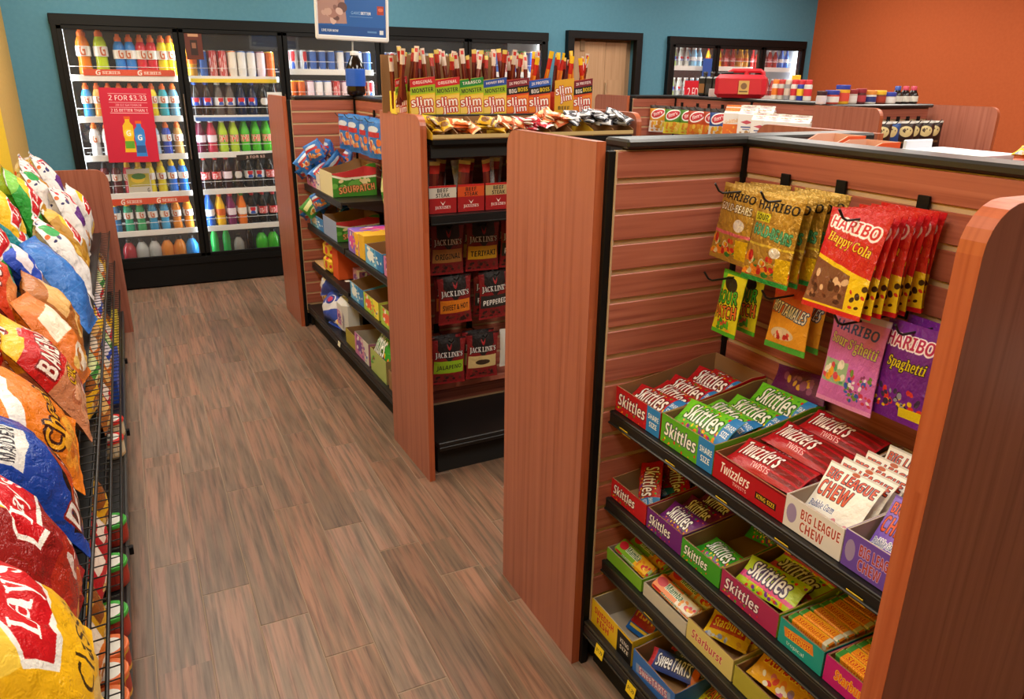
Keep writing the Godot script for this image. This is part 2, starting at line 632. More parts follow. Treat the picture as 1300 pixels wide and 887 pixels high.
func troffer(p: Vector3, energy: float, label: String) -> void:
	var o := thing("ceiling_light", label, "ceiling light", T(p.x, p.y, p.z), "ceiling panels")
	part("housing", bx(Vector3(0.62, 0.05, 1.22), 0.004), cm("e8e8e4", 0.6), o, T(0, 0.03, 0))
	var gm := StandardMaterial3D.new()
	gm.albedo_color = Color(0.9, 0.9, 0.88)
	gm.emission_enabled = true
	gm.emission = Color(1.0, 0.97, 0.91)
	gm.emission_energy_multiplier = 2.0
	part("glowing_diffuser", bx(Vector3(0.58, 0.006, 1.18)), gm, o, T(0, 0.0, 0))
	var l := AreaLight3D.new()
	l.name = "panel_light"
	l.area_size = Vector2(0.58, 1.18)
	l.area_normalize_energy = true
	l.light_color = Color(1.0, 0.972, 0.925)
	l.light_energy = energy
	l.area_range = 14.0
	l.area_attenuation = 2.0
	l.shadow_enabled = true
	o.add_child(l)
	l.transform = T(0, -0.012, 0, 0, -90)

func noise_img(w: int, h: int, fx: float, fy: float, sd: int, oct := 4) -> PackedFloat32Array:
	var g := FastNoiseLite.new()
	g.seed = sd
	g.noise_type = FastNoiseLite.TYPE_SIMPLEX
	g.frequency = 1.0
	g.fractal_octaves = oct
	var out := PackedFloat32Array()
	out.resize(w * h)
	# wrapped on a torus so that the pattern tiles
	for y in h:
		for x in w:
			var a := TAU * x / w
			out[y * w + x] = g.get_noise_3d(cos(a) * fx, sin(a) * fx, y * fy / h)
	return out

# streaky timber: grain runs down the picture
func wood_tex(w: int, h: int, base: Color, dark: Color, lite: Color, sd: int, fine := 26.0, cathedral := 0.5, rot := false) -> ImageTexture:
	var big := noise_img(w, h, 1.6, 1.1, sd, 2)
	var mid := noise_img(w, h, 5.0, 1.6, sd + 1, 4)
	var fin := noise_img(w, h, fine, 6.0, sd + 2, 3)
	var im := Image.create(h if rot else w, w if rot else h, false, Image.FORMAT_RGB8)
	for y in h:
		for x in w:
			var i := y * w + x
			var ring := sin((float(x) / w * 9.0 + big[i] * 5.0) * TAU * 0.5)
			var t := 0.5 + 0.5 * mid[i] * 1.1 + 0.08 * fin[i] + cathedral * 0.22 * ring
			t = clampf(t, 0.0, 1.0)
			var c := dark.lerp(base, smoothstep(0.0, 0.5, t)).lerp(lite, smoothstep(0.5, 1.0, t))
			if rot:
				im.set_pixel(y, x, c)
			else:
				im.set_pixel(x, y, c)
	im.generate_mipmaps()
	return ImageTexture.create_from_image(im)

func tri_mat(t: Texture2D, sc: Vector3, rough: float, spec := 0.5) -> StandardMaterial3D:
	var m := StandardMaterial3D.new()
	m.albedo_texture = t
	m.uv1_triplanar = true
	m.uv1_world_triplanar = true
	m.uv1_scale = sc
	m.roughness = rough
	m.metallic_specular = spec
	return m

func make_materials() -> void:
	crinkle = NoiseTexture2D.new()
	crinkle.width = 256
	crinkle.height = 256
	crinkle.seamless = true
	crinkle.as_normal_map = true
	crinkle.bump_strength = 5.0
	var g := FastNoiseLite.new()
	g.seed = 4
	g.noise_type = FastNoiseLite.TYPE_CELLULAR
	g.cellular_return_type = FastNoiseLite.RETURN_DISTANCE2_SUB
	g.frequency = 0.022
	g.fractal_octaves = 3
	g.domain_warp_enabled = true
	g.domain_warp_amplitude = 30.0
	crinkle.noise = g
	# cherry laminate, grain upright (panels) and level (slats)
	var c0 := hexc("a56552")
	var c1 := hexc("8f5240")
	var c2 := hexc("ae6f5b")
	M.cherry = tri_mat(wood_tex(512, 512, c0, c1, c2, 11, 34.0, 0.2), Vector3(1.1, 0.45, 1.1), 0.36, 0.4)
	M.cherry_level = tri_mat(wood_tex(512, 512, hexc("a85f4b"), hexc("8c4838"), hexc("b46c57"), 23, 20.0, 0.5, true), Vector3(0.5, 1.6, 0.5), 0.4)
	M.cherry_edge = tri_mat(wood_tex(256, 256, hexc("b05c39"), hexc("9c4a2a"), hexc("bd6b47"), 31, 22.0, 0.2), Vector3(2.0, 0.9, 2.0), 0.34)
	M.groove = mat(hexc("c0a27e"), 0.7)
	M.black = mat(hexc("0a0a0a"), 0.5, 0.0, 0.35)
	M.black_matte = mat(hexc("0c0b0a"), 0.75)
	M.cap = mat(hexc("262626"), 0.3)
	M.shelf = mat(hexc("161515"), 0.4)
	M.kraft = mat(hexc("8f6a45"), 0.85)
	M.greyboard = mat(hexc("a89b8a"), 0.85)
	M.alu = mat(hexc("c9c9cc"), 0.25, 1.0)
	M.chrome = mat(hexc("b9babd"), 0.2, 1.0)
	M.white = mat(hexc("e9e8e4"), 0.5)
	M.wire_white = mat(hexc("e3e4e4"), 0.45)
	M.wire_black = mat(hexc("17140f"), 0.4)
	var gl := StandardMaterial3D.new()
	gl.transparency = BaseMaterial3D.TRANSPARENCY_ALPHA
	gl.albedo_color = Color(0.96, 0.98, 0.98, 0.012)
	gl.roughness = 0.03
	M.glass = gl
	var cl := StandardMaterial3D.new()
	cl.transparency = BaseMaterial3D.TRANSPARENCY_ALPHA
	cl.albedo_color = Color(0.93, 0.95, 0.96, 0.25)
	cl.roughness = 0.12
	M.clear = cl

# wood-look tile: soft grey, brown and tan patches drawn out along the board
func floor_tex(w: int, h: int) -> ImageTexture:
	var hue := noise_img(w, h, 2.6, 2.4, 61, 2)
	var val := noise_img(w, h, 6.0, 5.0, 62, 4)
	var mid := noise_img(w, h, 20.0, 9.0, 63, 3)
	var fin := noise_img(w, h, 60.0, 40.0, 64, 2)
	var im := Image.create(w, h, false, Image.FORMAT_RGB8)
	var grey := hexc("796657")
	var tan := hexc("967260")
	var dark := hexc("4f4036")
	var lite := hexc("a2856f")
	for i in w * h:
		var c := grey.lerp(tan, smoothstep(-0.35, 0.45, hue[i] + 0.25 * mid[i]))
		var t := val[i] * 0.72 + mid[i] * 0.22 + fin[i] * 0.09
		c = c.lerp(dark, clampf(-t * 1.15, 0.0, 0.75)).lerp(lite, clampf(t * 0.8, 0.0, 0.55))
		im.set_pixel(i % w, i / w, c)
	im.generate_mipmaps()
	return ImageTexture.create_from_image(im)

# ------------------------------------------------------------------ room shell and floor
func room() -> void:
	var paint := func(hex: String, sd: int) -> StandardMaterial3D:
		var t := NoiseTexture2D.new()
		t.width = 256
		t.height = 256
		t.seamless = true
		var n := FastNoiseLite.new()
		n.seed = sd
		n.frequency = 0.05
		t.noise = n
		var r := Gradient.new()
		var c := Color.html(hex)
		r.set_color(0, c.darkened(0.03))
		r.set_color(1, c.lightened(0.02))
		t.color_ramp = r
		var m := tri_mat(t, Vector3.ONE * 2.0, 0.75, 0.3)
		return m
	var teal: Material = paint.call("53869b", 2)
	var orange: Material = paint.call("b95a30", 3)
	var cream: Material = paint.call("c9a45c", 5)
	var yellow: Material = paint.call("efc62f", 6)
	var white: Material = paint.call("dcdad2", 8)
	var taupe: Material = paint.call("9c9288", 9)
	# back wall with openings for the two cooler banks and the store-room door
	var wb := struct("wall_back")
	var z := -6.8
	var zc := z - 0.06
	var spans := [[-0.75, -0.37, 0.0, 3.0], [-0.37, 3.66, 2.06, 3.0], [-0.37, 3.66, 0.0, 0.02], [3.66, 3.93, 0.0, 3.0], [3.93, 4.72, 2.09, 3.0], [4.72, 5.13, 0.0, 3.0], [5.13, 6.96, 2.08, 3.0], [5.13, 6.96, 0.0, 0.02], [6.96, 7.25, 0.0, 3.0]]
	for s in spans:
		part("wall_section", bx(Vector3(s[1] - s[0], s[3] - s[2], 0.12)), teal, wb, T((s[0] + s[1]) * 0.5, (s[2] + s[3]) * 0.5, zc))
	var wl := struct("wall_left")
	part("wall_section", bx(Vector3(0.12, 3.0, 8.4)), cream, wl, T(-0.74, 1.5, -2.6))
	part("yellow_panel", bx(Vector3(0.004, 3.0, 7.3)), yellow, wl, T(-0.678, 1.5, -2.05))  # thin sheet, brighter yellow than the cream wall, over its nearer part
	var wr := struct("wall_right")
	part("wall_section", bx(Vector3(0.12, 3.0, 8.4)), orange, wr, T(7.185, 1.5, -2.6))
	var wf := struct("wall_front")
	part("wall_section", bx(Vector3(8.05, 3.0, 0.12)), taupe, wf, T(3.22, 1.5, 1.55))
	var ce := struct("ceiling")
	part("ceiling_board", bx(Vector3(8.05, 0.08, 8.5)), white, ce, T(3.22, 2.98, -2.6))
	# floor: grout bed with wood-look planks laid along the aisle
	var fl := struct("floor")
	var grout := mat(hexc("917c68"), 0.8)
	var tex := floor_tex(384, 1024)
	part("grout_bed", bx(Vector3(8.05, 0.1, 8.5)), grout, fl, T(3.22, -0.0515, -2.6))
	var tones := [hexc("ffffff"), hexc("f4f0ec"), hexc("fff6ee"), hexc("ebe6e1"), hexc("fdf0e6"), hexc("e2dcd6"), hexc("f8f6f2")]
	var mats := []
	for t in tones:
		var m := StandardMaterial3D.new()
		m.albedo_texture = tex
		m.albedo_color = t
		m.roughness = 0.42
		m.metallic_specular = 0.45
		m.texture_repeat = true
		mats.append(m)
	# plank shapes: the same board with eight cuts of grain
	var pw := 0.1533
	var pl := 0.922
	var cuts := []
	for k in 10:
		var mb := MB.new()
		mb.box(Vector3.ZERO, Vector3(pw, 0.008, pl), 0.0012)
		var u0 := fposmod(k * 0.37, 1.0)
		var v0 := fposmod(k * 0.61, 1.0)
		for i in mb.uv.size():
			mb.uv[i] = Vector2(mb.v[i].x / 0.7 + u0, mb.v[i].z / 2.1 + v0)
		cuts.append(mb.mesh())
	var phase := {0: -3.557, 1: -3.323, 2: -3.082, 3: -2.849, 4: -2.615, 5: -3.316, 6: -3.08, 7: -3.771}
	var more: Array[Transform3D] = []
	var rg := RandomNumberGenerator.new()
	rg.seed = 99
	for row in range(-4, 46):
		var xm := -0.149 + 0.1567 * (row + 0.5)
		var ph: float = phase.get(row, -3.557 + 0.234 * posmod(row * 3 + 1, 4))
		for k in range(-5, 7):
			var zm := ph + 0.9265 * (k + 0.5)
			if zm < -7.2 or zm > 1.7:
				continue
			var near := row >= -1 and row <= 12 and zm > -6.9 and zm < -0.6
			if near:
				var cut: int = rg.randi() % cuts.size()
				part("plank", cuts[cut], mats[rg.randi() % mats.size()], fl, T(xm, -0.0039, zm, 180.0 * (rg.randi() % 2)))
			else:
				more.append(T(xm, -0.0039, zm))
	var mm := MultiMesh.new()
	mm.transform_format = MultiMesh.TRANSFORM_3D
	mm.mesh = cuts[3]
	mm.instance_count = more.size()
	for i in more.size():
		mm.set_instance_transform(i, more[i])
	var mi := MultiMeshInstance3D.new()
	mi.multimesh = mm
	mi.material_override = mats[1]
	mi.name = "far_planks"
	mi.set_meta("kind", "stuff")
	fl.add_child(mi)

# ------------------------------------------------------------------ glass-door coolers
var drink_labels := {}

func liquid(hex: String) -> Material:
	var k := "liq" + hex
	if not M.has(k):
		var m := mat(Color.html(hex), 0.12)
		M[k] = m
	return M[k]

func make_drink_labels() -> void:
	var g := Pic.new(128, 64, hexc("f4f4f2"))
	g.rect(0, 0.75, 1, 1, hexc("d9d9d6"))
	for c in [0.0, 0.5, 1.0]:
		g.ell(c, 0.45, 0.12, 0.36, hexc("d8cfc6")).text("G", c, 0.45, 0.13, 0.46, hexc("b8501e"))
	drink_labels.g = pm(g, 0.4, 0.0)
	var p := Pic.new(128, 64, hexc("1c46b0"))
	for c in [0.0, 0.5, 1.0]:
		p.ell(c, 0.5, 0.13, 0.36, hexc("f2f2f2")).ell(c, 0.38, 0.11, 0.2, hexc("d01f2c")).ell(c, 0.66, 0.1, 0.15, hexc("1c46b0"))
	drink_labels.cola_blue = pm(p, 0.4, 0.0)
	var s := Pic.new(128, 64, hexc("cfd2d6"))
	for c in [0.0, 0.5, 1.0]:
		s.ell(c, 0.5, 0.12, 0.32, hexc("f2f2f2")).ell(c, 0.4, 0.1, 0.16, hexc("d01f2c")).ell(c, 0.64, 0.09, 0.13, hexc("2a59b5"))
	drink_labels.silver = pm(s, 0.35, 0.0)
	var r := Pic.new(128, 64, hexc("c5161f"))
	for c in [0.0, 0.5, 1.0]:
		r.text("Coca-Cola", c, 0.5, 0.42, 0.5, hexc("f6f2ee"), -6, null, 1, 0.2)
	drink_labels.red = pm(r, 0.4, 0.0)
	var k := Pic.new(128, 64, hexc("161415"))
	for c in [0.0, 0.5, 1.0]:
		k.ell(c, 0.5, 0.14, 0.2, hexc("d8d4d0")).rect(0, 0.0, 1, 0.12, hexc("b01822"))
	drink_labels.dark = pm(k, 0.4, 0.0)
	var d := Pic.new(128, 64, hexc("3f9a22"))
	for c in [0.0, 0.5, 1.0]:
		d.text("DEW", c, 0.5, 0.36, 0.55, hexc("e03a22"), -8, hexc("f3f0d0"), 0, 0.2, 0.012)
	drink_labels.dew = pm(d, 0.4, 0.0)
	for q in [["y", "f2c21c", "d05a10"], ["b", "2a6fd0", "f2f2f2"], ["w", "f0f0ee", "3a68b8"], ["p", "8a2a6a", "f0e0ea"], ["o", "e8741c", "f7efe2"]]:
		var m := Pic.new(64, 64, Color.html(q[1]))
		m.ell(0.5, 0.45, 0.3, 0.25, Color.html(q[2])).ell(0.0, 0.45, 0.3, 0.25, Color.html(q[2])).ell(1.0, 0.45, 0.3, 0.25, Color.html(q[2])).rect(0, 0.8, 1, 0.86, Color.html(q[2]))
		drink_labels[q[0]] = pm(m, 0.35, 0.0)

func cooler(called: String, label: String, x: Array, top: float, shelves: Array, z: float, hinge_right := true) -> void:
	var o := thing(called, label, "cooler", T(x[0], 0, z))
	var n := x.size() - 1
	var x0: float = x[0]
	var w: float = x[n] - x0
	var dz := 0.78
	# cabinet shell behind the wall
	var inner := mat(hexc("c9cac6"), 0.5)
	var backm := mat(hexc("1d1a18"), 0.8)
	part("cabinet_back", bx(Vector3(w, top, 0.03)), backm, o, T(w * 0.5, top * 0.5, -dz))
	part("cabinet_roof", bx(Vector3(w, 0.04, dz)), inner, o, T(w * 0.5, top - 0.02, -dz * 0.5 - 0.02))
	part("cabinet_floor", bx(Vector3(w, 0.19, dz)), backm, o, T(w * 0.5, 0.115, -dz * 0.5 - 0.02))
	for s in [0.02, w - 0.02]:
		part("cabinet_side", bx(Vector3(0.04, top - 0.02, dz - 0.02)), inner, o, T(s, top * 0.5, -dz * 0.5 - 0.02))
	# black frame
	part("frame_top", bx(Vector3(w + 0.02, 0.075, 0.06), 0.004), M.black, o, T(w * 0.5, top - 0.035, 0.0))
	part("kick_panel", bx(Vector3(w + 0.02, 0.17, 0.05), 0.004), M.black, o, T(w * 0.5, 0.095, 0.0))
	part("frame_bottom", bx(Vector3(w + 0.02, 0.06, 0.06), 0.004), M.black, o, T(w * 0.5, 0.207, 0.004))
	for s in [0.0, w]:
		part("frame_side", bx(Vector3(0.07, top - 0.07, 0.06), 0.004), M.black, o, T(s + (0.03 if s == 0.0 else -0.03), top * 0.5 - 0.005, 0.001))
	for i in range(1, n):
		part("mullion", bx(Vector3(0.05, top - 0.28, 0.03)), M.black, o, T(x[i] - x0, top * 0.5 + 0.08, -0.022))
	# light strips behind the mullions, shining back onto the shelves
	var gm := StandardMaterial3D.new()
	gm.albedo_color = Color(0.9, 0.9, 0.9)
	gm.emission_enabled = true
	gm.emission = Color(0.95, 0.98, 1.0)
	gm.emission_energy_multiplier = 4.0
	for i in n + 1:
		var lx: float = x[i] - x0 + (0.055 if i == 0 else (-0.055 if i == n else 0.0))
		part("led_strip", bx(Vector3(0.022, top - 0.34, 0.008)), gm, o, T(lx, top * 0.5 + 0.08, -0.046))
		var l := AreaLight3D.new()
		l.name = "strip_light"
		l.area_size = Vector2(0.03, top - 0.36)
		l.area_normalize_energy = true
		l.light_color = Color(0.94, 0.98, 1.0)
		l.light_energy = COOLER_ENERGY
		l.area_range = 6.0
		l.area_attenuation = 2.0
		l.shadow_enabled = true
		o.add_child(l)
		l.transform = T(lx, top * 0.5 + 0.08, -0.056)
	# doors: black rims, clear panes, a slim chrome pull
	for i in n:
		var a: float = x[i] - x0 + 0.03
		var b: float = x[i + 1] - x0 - 0.03
		if i == 0:
			a += 0.025
		if i == n - 1:
			b -= 0.025
		var y0 := 0.24
		var y1 := top - 0.075
		var d := part("door", MB.new().box(Vector3((a + b) * 0.5, y1 - 0.012, 0.026), Vector3(b - a + 0.05, 0.028, 0.02), 0.002).box(Vector3((a + b) * 0.5, y0 + 0.012, 0.026), Vector3(b - a + 0.05, 0.028, 0.02), 0.002).box(Vector3(a - 0.008, (y0 + y1) * 0.5, 0.026), Vector3(0.034, y1 - y0 + 0.002, 0.02), 0.002).box(Vector3(b + 0.008, (y0 + y1) * 0.5, 0.026), Vector3(0.034, y1 - y0 + 0.002, 0.02), 0.002).mesh(), M.black, o)
		part("glass_pane", bx(Vector3(b - a + 0.012, y1 - y0 - 0.02, 0.004)), M.glass, d, T((a + b) * 0.5, (y0 + y1) * 0.5, 0.022), "clear glass door pane")
		var hx := b + 0.014 if hinge_right else a - 0.014
		part("door_handle", bx(Vector3(0.008, 0.5, 0.016), 0.002), M.chrome, d, T(hx, y1 - 0.72, 0.046), "slim chrome door pull")
		# wire shelves with white price rails
		for y in shelves[i]:
			var mb := MB.new()
			var sw := b - a - 0.01
			for k in 12:
				mb.box(Vector3((a + b) * 0.5 - sw * 0.5 + sw * (k + 0.5) / 12.0, y - 0.006, -0.36), Vector3(0.006, 0.006, 0.56))
			mb.box(Vector3((a + b) * 0.5, y - 0.008, -0.62), Vector3(sw, 0.008, 0.008))
			var sh := part("wire_shelf", mb.mesh(), M.wire_white, o)
			part("price_rail", bx(Vector3(sw, 0.046, 0.008), 0.002), M.white, sh, T((a + b) * 0.5, y - 0.006, -0.072))
			part("guard_wire", MB.new().tube([Vector3(a + 0.01, y + 0.075, -0.078), Vector3(b - 0.01, y + 0.075, -0.078)], 0.0022, 5).mesh(), M.wire_white, sh)

const COOLER_ENERGY := 0.55

func coolers() -> void:
	make_drink_labels()
	var X1 := [-0.389, 0.45, 1.228, 2.04, 2.86, 3.678]
	var rows := [1.648, 1.347, 1.055, 0.757, 0.45]
	cooler("drink_cooler", "long black framed five-door drink cooler in the teal wall", X1, 2.076, [rows, rows, [1.711, 1.47, 1.1], [1.711, 1.45], [1.711, 1.45]], -6.775)
	var Z := -6.775 - 0.135
	var D := drink_labels
	var capo := cm("e2661a", 0.4)
	var caps := {"o": capo, "w": cm("eeeeea", 0.4), "r": cm("c41a22", 0.4), "b": cm("1f4fae", 0.4), "g": cm("2f8f2a", 0.4), "k": cm("161616", 0.4), "y": cm("f2c21c", 0.4)}
	# rows of bottles: [colour word, liquid, cap, label, kind, scale]
	var row := func(door: String, shelf: String, y: float, xs: Array, specs: Array, deep: int) -> void:
		for k in specs.size():
			var s: Array = specs[k]
			for q in deep:
				var pos := "%s from left, %s, %s" % [ORD[k], shelf, door] if q == 0 else "behind the %s from left, %s, %s" % [ORD[k], shelf, door]
				bottle(s[4], s[5], liquid(s[1]), caps[s[2]], D[s[3]] if s[3] != "" else null, "%s bottle, %s" % [s[0], pos], T(xs[k], y, Z - q * 0.088 * s[5], rng.randf_range(-25, 25)), "bottles on the %s of the %s" % [shelf, door])
	var spread := func(a: float, b: float, n: int) -> Array:
		var r := []
		for k in n:
			r.append(lerpf(a, b, float(k) / maxi(1, n - 1)))
		return r
	var d1 := "leftmost cooler door"
	var d2 := "second cooler door"
	var sp := func(c: String, hex: String, s: float, cap := "o", lab := "g") -> Array:
		return [c + " sports drink", hex, cap, lab, "sport", s]
	row.call(d1, "top shelf", 1.65, [-0.215, -0.098, 0.028, 0.104, 0.18, 0.255, 0.33, 0.39], [sp.call("large orange", "e0761a", 1.62), sp.call("large lime green", "b7cf1f", 1.62), sp.call("blue", "1f7fd6", 1.45), sp.call("blue", "1f7fd6", 1.45), sp.call("red", "d21f36", 1.45), sp.call("red", "d21f36", 1.45), sp.call("yellow", "e6d31f", 1.45), sp.call("yellow", "e6d31f", 1.45)], 2)
	row.call(d1, "second shelf", 1.349, spread.call(-0.245, 0.37, 9), [sp.call("blue", "2a86c8", 1.2), sp.call("pale orange", "eda557", 1.2), sp.call("amber", "e8962a", 1.2), sp.call("amber", "e8962a", 1.2), sp.call("amber", "e8962a", 1.2), sp.call("amber", "e8962a", 1.2), sp.call("yellow", "e9cf2a", 1.2), sp.call("teal", "2f9fae", 1.2), sp.call("blue grey", "5f8fa8", 1.2)], 2)
	row.call(d1, "third shelf", 1.057, spread.call(-0.235, 0.365, 8), [sp.call("clear", "d9dcdc", 1.2), sp.call("clear", "d9dcdc", 1.2), sp.call("white", "e6e6e2", 1.2), sp.call("white", "e6e6e2", 1.2), sp.call("pale blue", "b8cfe0", 1.2), sp.call("pale blue", "b8cfe0", 1.2), sp.call("deep blue", "2748b0", 1.2), sp.call("light brown", "b48a50", 1.2)], 2)
	row.call(d1, "fourth shelf", 0.759, spread.call(-0.21, 0.365, 8), [sp.call("dark maroon", "5a1a22", 1.2, "k"), sp.call("dark maroon", "5a1a22", 1.2, "k"), sp.call("red", "c8203a", 1.2, "y"), sp.call("yellow", "e3cf24", 1.2, "y"), sp.call("yellow", "e3cf24", 1.2, "y"), sp.call("yellow", "e3cf24", 1.2, "y"), sp.call("blue", "1f6fd0", 1.2, "y"), sp.call("blue", "1f6fd0", 1.2, "y")], 2)
	row.call(d1, "fifth shelf", 0.452, spread.call(-0.18, 0.365, 7), [sp.call("slate blue", "3f78a8", 1.2, "y"), sp.call("sea green", "2aa07a", 1.2, "y"), sp.call("green", "2fa060", 1.2, "y"), sp.call("turquoise", "2a92c0", 1.2, "y"), sp.call("sky blue", "3fa6dc", 1.2, "y"), sp.call("orange", "e58a24", 1.2, "y"), sp.call("orange", "e58a24", 1.2, "y")], 2)
	var sq := func(c: String, hex: String, s := 1.25) -> Array:
		return [c + " squat", hex, "k", "", "squat", s]
	row.call(d1, "cabinet floor", 0.212, spread.call(-0.12, 0.36, 6), [sq.call("red", "a02a34"), sq.call("clear", "a8aaa8"), sq.call("clear", "a8aaa8"), sq.call("orange", "d07a24"), sq.call("orange", "d07a24"), sq.call("bright blue", "2f86d6")], 1)
	var so := func(c: String, hex: String, cap: String, lab: String, s := 1.18) -> Array:
		return [c + " soda", hex, cap, lab, "soda", s]
	var xs8: Array = spread.call(0.535, 1.15, 8)
	row.call(d2, "second shelf", 1.349, xs8, [so.call("blue labelled cola", "1a1210", "b", "cola_blue"), so.call("blue labelled cola", "1a1210", "b", "cola_blue"), so.call("silver labelled", "55504c", "w", "silver"), so.call("silver labelled", "55504c", "w", "silver"), so.call("deep blue labelled cola", "101a3a", "b", "cola_blue"), so.call("deep blue labelled cola", "101a3a", "b", "cola_blue"), so.call("black labelled", "120e0e", "k", "dark"), so.call("black labelled", "120e0e", "k", "dark")], 2)
	row.call(d2, "third shelf", 1.057, xs8, [so.call("purple labelled", "5a1430", "w", "p"), so.call("pink red", "c0324a", "w", "p"), so.call("pale lime", "b6d83a", "w", "dew"), so.call("pale lime", "b6d83a", "w", "dew"), so.call("bright green", "4fc02a", "g", "dew"), so.call("bright green", "4fc02a", "g", "dew"), so.call("bright green", "4fc02a", "g", "dew"), so.call("dark green", "1f6a24", "g", "dew")], 2)
	row.call(d2, "fourth shelf", 0.759, xs8, [so.call("red labelled cola", "1c0f0c", "r", "red"), so.call("red labelled cola", "1c0f0c", "r", "red"), so.call("maroon labelled", "2a0f14", "r", "p"), so.call("black labelled", "120e0e", "k", "dark"), so.call("silver labelled", "2a2422", "w", "silver"), so.call("silver labelled", "2a2422", "w", "silver"), so.call("red labelled cola", "1c0f0c", "r", "red"), so.call("red labelled cola", "1c0f0c", "r", "red")], 2)
	row.call(d2, "fifth shelf", 0.452, xs8, [so.call("blue", "1f5fc0", "b", "b"), so.call("bright yellow", "f0b81c", "o", "y"), so.call("purple", "7a1f5a", "r", "p"), so.call("orange", "f07a1c", "g", "o"), so.call("black labelled", "1c0f0c", "r", "silver"), so.call("red labelled cola", "1c0f0c", "r", "red"), so.call("red labelled cola", "1c0f0c", "r", "red"), so.call("emerald green", "1f9a44", "g", "dew")], 2)
	row.call(d2, "cabinet floor", 0.212, spread.call(0.545, 1.13, 7), [so.call("emerald green", "1f9a44", "g", "", 1.05), so.call("emerald green", "1f9a44", "g", "", 1.05), sq.call("clear grey", "8c8c88", 1.1), so.call("dark", "1c0f0c", "r", "", 1.05), sq.call("bright green", "3fae2a", 1.3), sq.call("bright green", "3fae2a", 1.3), sq.call("black", "14100f", 1.3)], 1)
	# cans three deep
	var cans := func(door: String, shelf: String, y: float, xs: Array, cols: Array, s: float, deep := 3, tall := 0.157) -> void:
		for k in xs.size():
			for q in deep:
				var c: Array = cols[k % cols.size()]
				can(s, D[c[1]], "%s tall can, %s column, %s row back, %s, %s" % [c[0], ORD[k], ORD[q], shelf, door], T(xs[k], y, Z - q * 0.068 * s, rng.randf_range(-30, 30)), "cans on the %s of the %s" % [shelf, door], tall)
	cans.call(d2, "top shelf", 1.65, spread.call(0.62, 1.145, 8), [["white", "w"], ["red", "red"], ["red", "red"], ["orange", "o"], ["blue", "b"], ["blue", "b"], ["purple", "p"], ["yellow", "y"]], 1.1, 3, 0.19)
	bottle("soda", 1.3, liquid("c08a30"), caps.w, D.y, "amber tall bottle at the left of the top shelf of the second cooler door", T(0.535, 1.65, Z), "")
	var d3 := "third cooler door"
	cans.call(d3, "top shelf", 1.713, spread.call(1.34, 1.97, 9), [["blue and silver", "silver"], ["blue and silver", "silver"], ["pale blue", "w"], ["white", "w"], ["white", "w"], ["blue", "b"], ["white", "w"], ["blue", "b"], ["white", "w"]], 1.05)
	cans.call(d3, "second shelf", 1.472, spread.call(1.31, 1.99, 10), [["amber", "y"], ["amber", "y"], ["purple", "p"], ["blue", "b"], ["blue", "b"], ["red", "red"], ["pink", "p"], ["red", "red"], ["yellow", "y"], ["silver", "silver"]], 1.05)
	cans.call("fourth cooler door", "top shelf", 1.713, spread.call(2.12, 2.78, 9), [["white", "w"], ["silver", "silver"], ["white", "w"], ["green", "dew"]], 1.05)
	cans.call("fifth cooler door", "top shelf", 1.713, spread.call(2.95, 3.58, 8), [["red", "red"], ["silver", "silver"], ["green", "dew"], ["white", "w"]], 1.3)
	solo("can_tray", bx(Vector3(0.5, 0.035, 0.05), 0.002), cm("c0222c", 0.5), "red cardboard tray lip under the second shelf cans of third cooler door", "tray", T(1.66, 1.49, Z + 0.055))
	# orange shelf strips with lettering
	for q in [["top shelf", 1.672, 0.045, -0.235, 0.4], ["fifth shelf", 0.705, 0.05, -0.2, 0.38]]:
		var p := Pic.new(512, 48, hexc("d8451c"))
		for c in [0.27, 0.72]:
			p.text("G", c - 0.115, 0.5, 0.05, 0.8, hexc("f6efe6"), 0, null, 0, 0.1)
			p.text("SERIES", c + 0.025, 0.52, 0.19, 0.46, hexc("f6efe6"), 0, null, 1)
		solo("shelf_strip", bx(Vector3(q[4] - q[3], q[2], 0.004)), pm(p, 0.4, 0.0), "orange lettered strip along the %s of the leftmost cooler door" % q[0], "shelf strip", T((q[3] + q[4]) * 0.5, q[1] + (0.01 if q[0] == "top shelf" else 0.0), -6.775 - 0.064), "orange shelf strips")
	for q in [[1.63, "f0cf2a", "yellow"], [1.333, "2f6fc0", "blue"]]:
		solo("shelf_strip", bx(Vector3(0.66, 0.03, 0.004)), cm(q[1], 0.5), "plain %s price strip on a shelf of the second cooler door" % q[2], "shelf strip", T(0.84, q[0], -6.775 - 0.066), "plain shelf strips")
	# red poster on the glass of the leftmost door
	var po := Pic.new(300, 460, hexc("c5173a"))
	po.rect(0.16, 0.075, 0.9, 0.08, hexc("f0d0d4")).text("2 FOR $3.33", 0.53, 0.13, 0.72, 0.075, hexc("f6eeee"), 0, null, 2)
	po.rect(0.16, 0.19, 0.9, 0.195, hexc("f0d0d4")).text("28 OZ GATORADE", 0.53, 0.225, 0.5, 0.03, hexc("f0c8d0"), 0, null, 2).rect(0.16, 0.255, 0.9, 0.26, hexc("f0d0d4")).text("2 IS BETTER THAN 1", 0.53, 0.295, 0.7, 0.038, hexc("f6eeee"), 0, null, 2).rect(0.16, 0.33, 0.9, 0.335, hexc("f0d0d4"))
	for q in [[0.45, 0.66, "e8b81c", "f2d23a", "5aa02a"], [0.66, 0.72, "2f7fd0", "3f92de", "24508c"]]:
		var x: float = q[0]
		var y: float = q[1]
		po.poly([[x - 0.09, y - 0.16], [x - 0.035, y - 0.21], [x - 0.035, y - 0.26], [x + 0.055, y - 0.26], [x + 0.055, y - 0.21], [x + 0.11, y - 0.16], [x + 0.115, y - 0.03], [x + 0.095, y + 0.02], [x + 0.12, y + 0.2], [x - 0.1, y + 0.2], [x - 0.075, y + 0.02], [x - 0.095, y - 0.03]], Color.html(q[2]))
